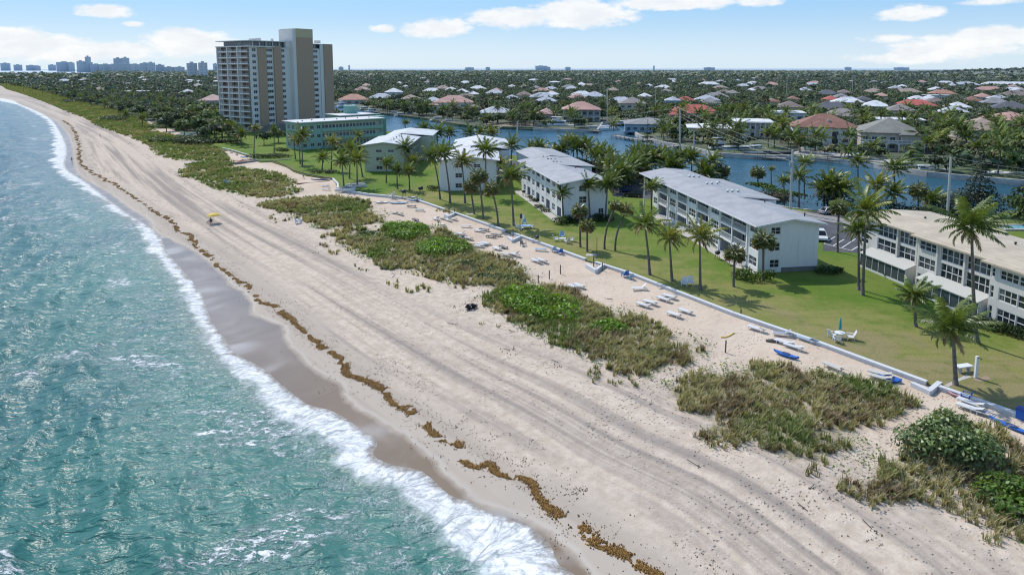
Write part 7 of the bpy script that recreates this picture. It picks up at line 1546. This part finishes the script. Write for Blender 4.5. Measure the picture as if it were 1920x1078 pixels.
def adirondack(u, v, rot, label, sand=False, mat=None, group=None, name='lawn_chair', sc=1.0):
    x, y, z = gz(u, v, sand); t = thing(name, label, 'chair', (x, y, z), rot, group, sc); m_ = mat or PLAST
    mb = MB()
    for k in range(5): a = -.28 + .12 * k; mb.box(-.32, .30, a, a + .10, .30 - 0.0, .33)
    mb.build('seat', m_, t); mb = MB()
    for k in range(5): a = -.28 + .12 * k; mb.bar((-.28, a + .05, .30), (-.58, a + .05, 1.02 - .03 * abs(k - 2)), .10, .03)
    mb.build('backrest', m_, t)
    for s_ in (-1, 1): mb = MB(); mb.box(-.35, .36, s_ * .36 - .06, s_ * .36 + .06, .53, .56); mb.build('armrest', m_, t)
    for x_ in (-.32, .30):
        for s_ in (-1, 1): mb = MB(); mb.bar((x_, s_ * .33, -.03), (x_, s_ * .33, .54), .07); mb.build('leg', m_, t)
    return t
def table(u, v, label, mat, r=.55, h=.72, round_=True, umbrella=None):
    x, y = G(u, v); t = thing('garden_table', label, 'table', (x, y, 0)); mb = MB()
    if round_: mb.lathe([(.01, h), (r, h), (r, h - .05), (.01, h - .05)], 18)
    else: mb.box(-r, r, -r * .7, r * .7, h - .05, h)
    mb.build('tabletop', mat, t)
    for k in range(4): a = math.pi / 4 + k * math.pi / 2; mb = MB(); mb.bar((math.cos(a) * r * .7, math.sin(a) * r * .6, -.03), (math.cos(a) * r * .6, math.sin(a) * r * .5, h - .05), .06); mb.build('leg', mat, t)
    if umbrella:
        t2 = thing('parasol', umbrella, 'umbrella', (x, y, 0)); mb = MB(); mb.tube([(0, 0, 0), (0, 0, 2.55)], .03, 6); mb.build('pole', PLAST, t2)
        mb = MB(); prof = [(.05, 1.05), (.17, 1.1), (.15, 1.6), (.10, 2.2), (.04, 2.5), (.01, 2.6)]; mb.lathe(prof, 10); mb.build('canopy', TEALP, t2, True)
table(1574, 634, 'white round table under the closed teal umbrella', PLAST, .6, umbrella='closed teal umbrella rising from a white round lawn table'); adirondack(1561, 633, .3, 'white garden chair seaward of the umbrella table', sc=1.15); adirondack(1594, 636, math.pi - .3, 'white garden chair inland of the umbrella table', sc=1.15); adirondack(1569, 641, 1.4, 'white garden chair turned to the umbrella table on its near side', sc=1.0)
adirondack(1283, 536, -1.9, 'white lawn chair of the two under the yellowish palm, one nearer the sea', sc=1.25); adirondack(1294, 535, -1.9, 'white lawn chair of the two under the yellowish palm, one nearer the palm', sc=1.25)
table(1055, 452, 'small white table among lawn chairs above the far landing wall', PLAST, .6, .55, False); adirondack(1043, 452, .2, 'white lawn chair at the small table, seaward side', sc=1.2); adirondack(1054, 446, -1.6, 'pale blue white lawn chair behind the small table', mat=LBLUE, sc=1.2); adirondack(1063, 456, 2.2, 'white lawn chair at the near side of the small table', sc=1.2); adirondack(1072, 453, 2.9, 'white lawn chair at the inland side of the small table', sc=1.2)
table(985, 428, 'pale blue table beside the flag pole', LBLUE, 1.1, .6, False); adirondack(970, 428, .2, 'pale lawn chair at the blue table, seaward side', mat=LBLUE, sc=1.2); adirondack(983, 421, -1.6, 'pale blue lawn chair behind the blue table', mat=LBLUE, sc=1.2); adirondack(997, 428, 2.9, 'white lawn chair at the inland end of the blue table', sc=1.2); adirondack(977, 431, .9, 'white lawn chair at the near side of the blue table', sc=1.2)
adirondack(1811, 748, 2.3, 'blue folding chair standing against the near seawall', True, BLUEP, name='beach_chair', sc=1.1); adirondack(1172, 519, 1.9, 'bright blue beach chair against the seawall, before a pale one', True, BLUEP, name='beach_chair', sc=1.2); adirondack(1182, 523, 1.9, 'pale folded chair beside the bright blue beach chair', True, LBLUE, name='beach_chair'); adirondack(1038, 472, 1.9, 'pale blue beach chair against the wall, seaward of a darker blue one', True, LBLUE, name='beach_chair', sc=1.1); adirondack(1050, 476, 1.9, 'blue beach chair against the wall below the lawn tables', True, BLUEP, name='beach_chair', sc=1.1); adirondack(560, 419, .6, 'light blue chair alone at the edge of the dune grass', True, LBLUE, name='beach_chair', sc=1.5); adirondack(427, 346, .8, 'pale blue chair in the dune grass below the kayaks', True, LBLUE, name='beach_chair', sc=1.6); adirondack(734, 371, 2.6, 'white tall backed chair on the low wall by the stored boats', False, PLAST, name='beach_chair', sc=1.7); adirondack(981, 461, 1.0, 'grey beach chair with clutter below the landing wall', True, GREYF, name='beach_chair', sc=1.2)
mb = MB(); x, y, z = gz(1921, 786); t = thing('storage_box', 'royal blue box at the seawall by the frame edge', 'box', (x, y, z), SW); mb.box(-.6, .6, -.4, .4, 0, .9); mb.build('box_body', BLUEP, t); mb = MB(); mb.box(-.64, .64, -.44, .44, .9, 1.0); mb.build('lid', paint('dark_blue', (.02, .06, .28), .5, .1), t)
# picnic bench and shower
x, y = G(1806, 697); t = thing('picnic_bench', 'white concrete bench beside the shower post', 'bench', (x, y, 0), SW + 1.2); mb = MB(); mb.box(-.9, .9, -.38, .38, .62, .74); mb.build('seat', PLAST, t)
for s_ in (-.55, .55): mb = MB(); mb.box(s_ - .1, s_ + .1, -.26, .26, -.03, .62); mb.build('leg', CONC, t)
x, y = G(1829, 708); t = thing('shower_post', 'white beach shower post on the lawn', 'shower', (x, y, 0)); mb = MB(); mb.box(-.13, .13, -.13, .13, -.1, 2.35); mb.build('post', PLAST, t); mb = MB(); mb.bar((0, -.1, 2.2), (.15, -.38, 2.25), .05); mb.lathe([(.09, 2.16), (.09, 2.22), (.01, 2.24)], 8, (.15, -.4, 0)); mb.build('shower_head', DARKM, t)
region('path', Gs([(1770, 722), (1795, 711), (1812, 702), (1822, 707), (1800, 714), (1778, 726)]), [], .022, CONC)
region('path', Gs([(1822, 712), (1850, 704), (1858, 711), (1836, 716)]), [], .020, paint('bare_soil', (.33, .25, .17), .95, .3))
region('path', Gs([(1100, 476), (1119, 476), (1119, 480), (1098, 480)]), [], .022, CONC); region('path', Gs([(874, 401), (888, 400), (888, 402), (873, 403)]), [], .022, CONC)
# ---- posts
def post(u, v, h, label, r=.09, mat=None, sand=True, name='wooden_post', group=None):
    x, y, z = gz(u, v, sand); mb = MB(); mb.tube([(0, 0, -.4), (rnd.uniform(-.03, .03), 0, h * .97), (0, 0, h)], [r, r * .95, r * .6], 8); o = mb.build(name, mat or WOODP); o.location = (x, y, z); return tag(o, label, 'post', group)
for u, v, h, lb in [(1051, 514, 1.5, 'dark wooden post, nearest the wall along the dune path'), (1030, 523, 1.4, 'dark wooden post, second from the wall along the dune path'), (1009, 531, 1.3, 'dark wooden post, third from the wall along the dune path'), (985, 537, 1.2, 'dark wooden post, seaward end of the dune path row'), (1360, 661, 1.5, 'dark wooden post where the sand path meets the wide dune'), (1113, 500, 1.7, 'dark post on the landing wall before the leaning fan palms'), (1129, 508, 1.4, 'short dark post at the seawall gap before the leaning fan palms'), (962, 444, 1.6, 'dark post on the landing wall by the flag pole'), (842, 401, 1.4, 'dark post, seaward one at the far landing wall'), (852, 403, 1.4, 'dark post, landward one at the far landing wall'), (1389, 592, .9, 'short dark post on the seawall before the lone white lounger'), (782, 380, 1.6, 'dark post at the end of the far seawall')]: post(u, v, h, lb)
post(1119, 477, 3.0, 'thin dark lamp post on the lawn before the leaning fan palms', .05, DARKM, False, 'lamp_post'); post(888, 397, 2.6, 'pale thin shower frame beside the far fan palm', .05, LBLUE, False, 'shower_pipe'); post(704, 359, 2.2, 'white post on the lawn behind the catamarans', .08, PLAST, False, 'white_post')
# flag pole
x, y = G(975, 446); t = thing('flag_pole', 'thin dark pole with a small black and white flag by the blue table', 'flag pole', (x, y, -.3)); mb = MB(); mb.tube([(0, 0, 0), (0, 0, 5.0)], [.06, .04], 6); mb.build('pole', DARKM, t)
for k, mt in enumerate((DKP, PLAST)):
    mb = MB()
    for j in range(3): a = .05 + k * .38 + j * .13; mb.quad([(a, .05 * math.sin(a * 6), 4.0 - .1 * k), (a + .13, .05 * math.sin((a + .13) * 6), 4.0 - .1 * k), (a + .13, .05 * math.sin((a + .13) * 6), 4.95 - .1 * k), (a, .05 * math.sin(a * 6), 4.95 - .1 * k)])
    mb.build('flag_cloth', mt, t)
# barbecues on the terrace and fire bowls
def grill(u, v, label, sand=False, sc=1.0, mat=None):
    x, y, z = gz(u, v, sand); t = thing('barbecue_grill', label, 'barbecue', (x, y, z), .4, None, sc); mb = MB(); mb.lathe([(.02, .62), (.22, .66), (.34, .80), (.36, .86)], 12); mb.build('bowl', mat or DARKM, t, True); mb = MB(); mb.lathe([(.36, .87), (.33, 1.0), (.18, 1.12), (.02, 1.15)], 12); mb.build('lid', mat or DARKM, t, True)
    for k in range(3): a = k * 2.1; mb = MB(); mb.bar((math.cos(a) * .2, math.sin(a) * .2, .68), (math.cos(a) * .38, math.sin(a) * .38, 0), .04); mb.build('leg', DARKM, t)
grill(1345, 486, 'black kettle barbecue on the terrace, farthest of three', sc=1.3); grill(1364, 496, 'black barbecue on the terrace, middle of three', sc=1.3); grill(1386, 498, 'black barbecue on the terrace behind the stubby fan palm', sc=1.3); grill(1007, 454, 'round dark grill standing alone on lawn by the wall', sc=1.1); grill(757, 370, 'dark grill between the boats at the wall end', sc=1.7); grill(789, 365, 'dark covered grill on the lawn above the wall end', sc=1.9); grill(982, 368, 'dark barbecue at the far end of the facade path', sc=1.4)
# dark bag, rope and logs on the beach
x, y, z = gz(883, 579); V, Q, C = leaf_cloud(9, [(0, 0, .35, .7, .5, .35), (.5, .2, .25, .4, .4, .3), (-.4, -.2, .2, .4, .4, .25)], 260, .16, (.03, .035, .05)); o = obj_from('beach_bag_heap', np_mesh('beach_bag_heap', V, Q, C), leafmat('bag_cloth', rough=.7, trans=0, var=0)); o.location = (x, y, z); tag(o, 'dark heap of beach bags on pale sand below the dune', 'bag')
mb = MB(); mb.tube([(*gt(u, v)[:2], gt(u, v)[2] + .04) for u, v in ((1352, 633), (1360, 633), (1368, 630), (1374, 626), (1377, 625))], .09, 6); tag(mb.build('yellow_rope', YELLOWP), 'yellow rope lying on the sand before the lone lounger', 'rope')
mb = MB(); a, b = gt(1436, 640), gt(1460, 643); mb.tube([(a[0], a[1], a[2] + .1), ((a[0] + b[0]) / 2, (a[1] + b[1]) / 2, a[2] + .22), (b[0], b[1], b[2] + .12)], [.16, .24, .12], 8); tag(mb.build('driftwood_log', paint('driftwood', (.13, .11, .095))), 'brown driftwood log beside the white loungers and blue kayak', 'log')
# ---- people
def person(x, y, z, rz, label, top, bottom, hair=(.03, .02, .015), pose='stand', hat=None):
    t = thing('person', label, 'person', (x, y, z), rz); me = bpy.data.meshes.new('body')
    if pose == 'stand':
        vs = [(0, 0, .95), (0, 0, 1.15), (0, 0, 1.40), (0, 0, 1.50), (0, .01, 1.60), (0, .01, 1.70), (.10, 0, .90), (.11, .10, .50), (.11, -.02, .09), (.11, .14, .03), (-.10, 0, .90), (-.12, -.10, .50), (-.12, -.24, .10), (-.12, -.10, .04), (.19, 0, 1.40), (.25, -.06, 1.12), (.24, .08, .90), (.24, .11, .82), (-.19, 0, 1.40), (-.25, .06, 1.12), (-.23, .20, .92), (-.23, .24, .85)]
    else:
        vs = [(0, 0, .30), (0, -.08, .50), (0, -.16, .75), (0, -.16, .86), (0, -.14, .96), (0, -.14, 1.06), (.10, .05, .28), (.12, .45, .42), (.12, .80, .10), (.12, .92, .12), (-.10, .05, .28), (-.12, .45, .40), (-.12, .82, .10), (-.12, .94, .12), (.19, -.15, .75), (.26, -.05, .50), (.22, .18, .42), (.20, .25, .42), (-.19, -.15, .75), (-.26, -.05, .50), (-.22, .18, .42), (-.20, .25, .42)]
    es = [(0, 1), (1, 2), (2, 3), (3, 4), (4, 5), (0, 6), (6, 7), (7, 8), (8, 9), (0, 10), (10, 11), (11, 12), (12, 13), (2, 14), (14, 15), (15, 16), (16, 17), (2, 18), (18, 19), (19, 20), (20, 21)]
    rad = [.145, .13, .14, .055, .085, .095, .095, .065, .045, .04, .095, .065, .045, .04, .06, .045, .035, .035, .06, .045, .035, .035]
    me.from_pydata(vs, es, []); o = bpy.data.objects.new('body', me); col.objects.link(o); sk = o.modifiers.new('skin', 'SKIN'); o.modifiers.new('sub', 'SUBSURF').levels = 1; o.modifiers['sub'].render_levels = 2
    for i, q in enumerate(rad): me.skin_vertices[0].data[i].radius = (q, q * .85)
    me.skin_vertices[0].data[0].use_root = True; m_, N_, out_ = new_mat('skin_and_clothes'); sp = N_.n('ShaderNodeSeparateXYZ', Vector=N_.obj()); zz = sp.outputs[2]; a, b, c_ = (.52, 1.0, 1.42) if pose == 'stand' else (.0, .40, .78)
    cc = N_.mix(N_.math('GREATER_THAN', zz, a), (.30, .17, .11), bottom); cc = N_.mix(N_.math('GREATER_THAN', zz, b), cc, top); cc = N_.mix(N_.math('GREATER_THAN', zz, c_), cc, (.36, .20, .13)); principled(N_, out_, **{'Base Color': cc, 'Roughness': .7}); me.materials.append(m_); o.parent = t
    hz_ = vs[5][2]; hb = MB(); hb.lathe([(.11, -.04), (.115, .03), (.09, .09), (.01, .12)], 10, (0, vs[5][1] - .02, hz_)); hb.build('hair', paint('hair_dark' if not hat else 'straw_hat', hair if not hat else hat, .8, .2), t, True); return t
x, y, z = gz(135, 304); person(x, y, z, .6, 'person in dark clothes walking at the water edge', (.03, .03, .04), (.03, .035, .05)); x, y, z = gz(188, 257); person(x, y, z, 2.2, 'distant person in dark clothes on the upper far beach', (.05, .04, .05), (.03, .03, .04)); x, y, z = gz(569, 335); person(x, y, z, 2.2, 'person in pale shirt standing on the far sand terrace', (.40, .42, .46), (.10, .11, .14))
x, y, z = gz(394, 418); person(x, y, z + .08, 2.6, 'person sitting in dark clothes under the yellow umbrella', (.04, .05, .08), (.03, .04, .06), pose='sit')
adirondack(394, 419, 2.6 + 1.57, 'low dark beach chair under the yellow umbrella', True, DKP, name='beach_chair', sc=.9)
x, y, z = gz(399, 419); t = thing('beach_umbrella', 'yellow beach umbrella on the open sand', 'umbrella', (x, y, z), 0); mb = MB(); mb.tube([(0, 0, -.3), (.28, .1, 2.3)], .03, 6); mb.build('pole', PLAST, t); mb = MB(); prof = [(1.45, 1.75), (1.1, 2.05), (.6, 2.26), (.03, 2.36)]; mb.lathe(prof, 8, (.26, .08, 0)); o = mb.build('canopy', YELLOWP, t)
# ---- cars
CARG = paint('car_glass', (.015, .018, .022), .08, .05); TYRE = paint('tyre', (.02, .02, .02), .9, .1); LAMP = paint('lamp_glass', (.6, .6, .58), .2, .05); TAIL = paint('tail_lamp', (.35, .01, .01), .3, .05)
def car(u, v, rot, paintm, label, suv=False):
    x, y = G(u, v); t = thing('parked_car', label, 'car', (x, y, .02), rot, 'parked cars'); L_, W, H0, H1_ = (4.6, 1.85, .95, 1.70) if suv else (4.7, 1.8, .85, 1.42)
    prof = [(-L_ / 2, .35), (-L_ / 2, H0 - .05), (-L_ / 2 + .5, H0), (L_ / 2 - 1.2, H0), (L_ / 2 - .1, H0 - .22), (L_ / 2, .4)]
    cab = [(-L_ / 2 + (.1 if suv else .55), H0), (-L_ / 2 + (.45 if suv else 1.15), H1_), (L_ / 2 - 2.1, H1_), (L_ / 2 - 1.25, H0)]
    def ext(mb, pr, w0, w1):
        n = len(pr); a = [(p, -w0, q) if q <= H0 else (p, -w1, q) for p, q in pr]; b = [(p, w0, q) if q <= H0 else (p, w1, q) for p, q in pr]
        for k in range(n): k2 = (k + 1) % n; mb.quad([a[k], a[k2], b[k2], b[k]])
        mb.quad(a); mb.quad(b[::-1])
    mb = MB(); ext(mb, prof, W / 2, W / 2); o = mb.build('body', paintm, t); bv = o.modifiers.new('edge', 'BEVEL'); bv.width = .10; bv.segments = 3
    mb = MB(); ext(mb, cab, W / 2 - .06, W / 2 - .26); o = mb.build('cabin_glass', CARG, t)
    mb = MB(); x0, x1 = cab[1][0], cab[2][0]; mb.box(x0 - .03, x1 + .03, -W / 2 + .25, W / 2 - .25, H1_ - .02, H1_ + .05)
    for s_ in (-1, 1):
        for (p, q), (p2, q2) in ((cab[0], cab[1]), (cab[3], cab[2]), (((cab[0][0] + cab[3][0]) / 2, H0), ((cab[1][0] + cab[2][0]) / 2, H1_))): mb.bar((p, s_ * (W / 2 - .06), q), (p2, s_ * (W / 2 - .25), q2), .09)
    mb.build('roof', paintm, t)
    for sx_ in (-L_ / 2 + .85, L_ / 2 - .9):
        for s_ in (-1, 1):
            mb = MB(); mb.tube([(sx_, s_ * (W / 2 - .2), .34), (sx_, s_ * (W / 2 + .02), .34)], .34, 14); o = mb.build('wheel', TYRE, t); m2 = MB(); m2.tube([(sx_, s_ * (W / 2 + .01), .34), (sx_, s_ * (W / 2 + .03), .34)], .2, 10); m2.build('rim', paint('rim_alloy', (.45, .45, .46), .3, .05, metal=.7), o)
    for s_ in (-1, 1): mb = MB(); mb.box(L_ / 2 - .18, L_ / 2 - .02, s_ * .62 - .2, s_ * .62 + .2, .60, .72); mb.build('headlight', LAMP, t); mb = MB(); mb.box(-L_ / 2 - .02, -L_ / 2 + .05, s_ * .68 - .15, s_ * .68 + .15, .62, .80); mb.build('tail_light', TAIL, t)
CW = paint('car_white', (.72, .72, .72), .25, .03, spec=.6); CS = paint('car_silver', (.42, .43, .44), .25, .05, spec=.6); CK = paint('car_black', (.012, .013, .02), .2, .05, spec=.6); CB = paint('car_blue', (.03, .06, .15), .22, .05, spec=.6); CT_ = paint('car_tan', (.40, .34, .27), .3, .05)
car(1539, 449, -1.85, CW, 'white sport utility car parked beside the shaded end wall', True); car(1555, 401, .25, CS, 'silver car on the road behind the grey roof'); car(1187, 369, 2.9, CK, 'black car parked between the two grey roofed buildings', True); car(1176, 360, 2.9, CB, 'dark blue car partly behind palms between the two grey roofed buildings'); car(984, 316, .2, CB, 'dark blue car at the corner of the ribbed grey roof', True); car(976, 322, .2, CS, 'silver car beside the dark blue one at the ribbed roof corner'); car(990, 310, .2, CK, 'black car behind the ribbed grey roof corner'); car(1640, 437, .2, CT_, 'tan car on the road at the tan roofed building')
# ---- utility poles and wires
PL = []
def upole(u, vb, u2, vt, label, arm=True, tr=True):
    x, y = G(u, vb); d = ray(u2, vt); cx = y / d[1] * d[0]; h = zat(vt, x, y); t = thing('utility_pole', label, 'utility pole', (x, y, 0)); mb = MB(); mb.tube([(0, 0, -.5), (cx - x, 0, h)], [.30, .22], 8); mb.build('pole', paint('pole_concrete', (.56, .53, .49), .9, .2, 1), t)
    if arm: mb = MB(); mb.bar((cx - x, -.9, h - .3), (cx - x, .9, h - .3), .1); mb.build('cross_arm', WOODP, t)
    if tr: mb = MB(); mb.lathe([(.01, 0), (.28, .02), (.28, .85), (.01, .9)], 10, ((cx - x) * .75 - .35, 0, h * .74)); mb.build('transformer', paint('transformer_grey', (.38, .40, .41), .5, .1), t)
    PL.append((cx, y, h))
upole(1776, 412, 1783, 295, 'tall leaning concrete utility pole behind the tan roof', tr=False); upole(1482, 398, 1486, 281, 'utility pole with transformer behind the long grey roof'); upole(1275, 322, 1275, 203, 'tall thin utility pole at the canal behind the grey roofs', tr=False); upole(970, 300, 970, 228, 'slim utility pole behind the ribbed grey roof', tr=False); upole(935, 292, 936, 236, 'slim pole at the canal behind the white house', False, False)
ends = [G(2150, 440) + (11.0,)] + PL[:4]
for k, (dz, lb) in enumerate(((0, 'uppermost power line strung along the canal poles'), (-1.6, 'middle power line strung along the canal poles'), (-2.6, 'lowest power line strung along the canal poles'))):
    mb = MB()
    for a, b in zip(ends[:-1], ends[1:]):
        pts = []
        for j in range(13): q = j / 12; pts.append((a[0] + (b[0] - a[0]) * q, a[1] + (b[1] - a[1]) * q + (.5 - .5 * k) * 1.2, a[2] + (b[2] - a[2]) * q + dz - 4 * .9 * q * (1 - q)))
        mb.tube(pts, .025, 4, cap=False)
    tag(mb.build('power_line', paint('wire', (.42, .42, .42), .6, .1)), lb, 'power line')
for u, vb, vt, lb in [(1597, 184, 142, 'tall pale pole far out among the houses behind the red bungalow'), (1474, 190, 146, 'tall grey mast beyond the white modern house'), (1137, 214, 166, 'slim pole behind the catamaran'), (953, 212, 178, 'slim dark pole in the trees beyond the canal lawn'), (1300, 300, 250, 'thin pole beside the conifer at the near bank')]:
    x, y = G(u, vb); h = zat(vt, x, y); mb = MB(); mb.tube([(0, 0, -.3), (0, 0, h)], [.28, .18], 6); o = mb.build('slim_pole', paint('pole_concrete', (.36, .34, .31))); o.location = (x, y, 0); tag(o, lb, 'pole')
# ================================================================ camera, sun, sky
cam = bpy.data.cameras.new('camera'); co = link(bpy.data.objects.new('camera', cam)); scene.camera = co
cam.lens = 24.0; cam.sensor_width = 36.0; cam.shift_y = (PPY - 539.0) / 1920.0; cam.clip_start = .5; cam.clip_end = 100000
co.location = (0, 0, CAM_H); co.rotation_euler = (math.pi / 2 - PITCH, 0, 0)
SUN_AZ = math.atan2(-.60, .80); SUN_EL = R(50)           # from +Y towards +X
sd = Vector((math.sin(SUN_AZ) * math.cos(SUN_EL), math.cos(SUN_AZ) * math.cos(SUN_EL), math.sin(SUN_EL)))
sl = bpy.data.lights.new('sun', 'SUN'); sl.energy = 3.7; sl.angle = R(.55); sl.color = (1.0, .955, .89)
so = link(bpy.data.objects.new('sun', sl)); so.rotation_euler = (-sd).to_track_quat('-Z', 'Y').to_euler()
w = bpy.data.worlds.new('World'); scene.world = w; w.use_nodes = True; nt = w.node_tree; nt.nodes.clear(); N = NT(nt)
sky = nt.nodes.new('ShaderNodeTexSky'); sky.sky_type = 'NISHITA'; sky.sun_disc = False; sky.sun_elevation = SUN_EL; sky.sun_rotation = SUN_AZ; sky.air_density = 1.0; sky.dust_density = .6; sky.ozone_density = 2.0
tc = nt.nodes.new('ShaderNodeTexCoord'); D = tc.outputs['Generated']
sx = nt.nodes.new('ShaderNodeSeparateXYZ'); nt.links.new(D, sx.inputs[0]); X, Y, Z = sx.outputs
azn = N.math('ARCTAN2', X, Y); eln = N.math('ARCSINE', Z)
CL = [  # azimuth, elevation, half widths (degrees), weight: cumulus banks low over the coast
]
def sky_dir(u, v):
    a, b, c = ray(u, v); l = math.sqrt(a * a + b * b + c * c); return math.atan2(a, b), math.asin(c / l)
for u0, v0, hw, hh, wt in [(40, 85, 150, 34, 1.15), (130, 98, 90, 22, .9), (350, 82, 95, 30, 1.1), (240, 95, 80, 18, .8), (430, 96, 40, 24, .8), (200, 21, 62, 14, 1.0), (252, 46, 26, 6, .8), (716, 54, 26, 9, .8), (822, 54, 66, 20, 1.05), (960, 34, 90, 22, 1.1), (1090, 26, 120, 30, 1.2), (1250, 6, 160, 16, 1.05), (1420, 4, 50, 12, .9), (1700, 25, 80, 16, 1.0), (1860, 4, 70, 9, 1.0), (1660, 74, 60, 9, .7), (1790, 92, 150, 26, .95), (1860, 72, 90, 24, 1.0), (1700, 108, 120, 13, .7), (2050, 80, 90, 30, 1.0), (-150, 80, 120, 40, 1.0), (1300, -60, 300, 25, .8), (500, -90, 260, 30, .8)]:
    a0, e0 = sky_dir(u0, v0); a1, _ = sky_dir(u0 + hw, v0); _, e1 = sky_dir(u0, v0 - hh); CL.append((a0, e0, abs(a1 - a0), abs(e1 - e0), wt))
tot = None
for a0, e0, wa, we, wt in CL:
    qa = N.math('MULTIPLY', N.math('SUBTRACT', azn, a0), 1 / wa); qe = N.math('MULTIPLY', N.math('SUBTRACT', eln, e0), 1 / we)
    g = N.math('MULTIPLY', N.math('SUBTRACT', 1.0, N.math('ADD', N.math('MULTIPLY', qa, qa), N.math('MULTIPLY', qe, qe))), wt)
    tot = g if tot is None else N.math('MAXIMUM', tot, g)
CV = N.comb(N.math('MULTIPLY', azn, 1.0), N.math('MULTIPLY', eln, 2.3), 0.0)
n1 = N.noise(CV, 16, 6, .62, .15); n2 = N.noise(CV, 55, 5, .6)
den = N.math('ADD', tot, N.math('MULTIPLY', N.math('SUBTRACT', n1, .5), 2.4))
den = N.math('ADD', den, N.math('MULTIPLY', N.math('SUBTRACT', n2, .5), 1.3))
cf = N.map(den, -.15, .7)
shade = N.map(N.noise(CV, 22, 4, .6), .3, .7)
ccol = N.mix(shade, (5.6, 5.8, 6.05), (6.6, 6.6, 6.55))
skyc = N.mix(N.map(eln, .03, .5, .9, .15), N.mix(1.0, sky.outputs[0], (1.25, 1.3, 1.35), 'MULTIPLY'), N.mix(N.map(eln, 0, .10), (4.2, 5.2, 6.05), (1.95, 3.7, 5.75)))
mixc = N.mix(N.math('MULTIPLY', cf, .92), skyc, ccol)
bg = nt.nodes.new('ShaderNodeBackground'); bg.inputs['Strength'].default_value = .155; nt.links.new(mixc, bg.inputs['Color'])
wo = nt.nodes.new('ShaderNodeOutputWorld'); nt.links.new(bg.outputs[0], wo.inputs['Surface'])
scene.view_settings.view_transform = 'Standard'; scene.view_settings.look = 'None'; scene.view_settings.exposure = 0
scene.render.engine = 'CYCLES'; scene.cycles.filter_width = 1.15; scene.cycles.max_bounces = 5; scene.cycles.diffuse_bounces = 2; scene.cycles.glossy_bounces = 2; scene.cycles.transmission_bounces = 2; scene.cycles.transparent_max_bounces = 4
scene.cycles.use_denoising = True; scene.cycles.denoising_prefilter = 'ACCURATE'; scene.cycles.sample_clamp_indirect = 6; scene.cycles.sample_clamp_direct = 5; scene.cycles.caustics_reflective = False; scene.cycles.caustics_refractive = False
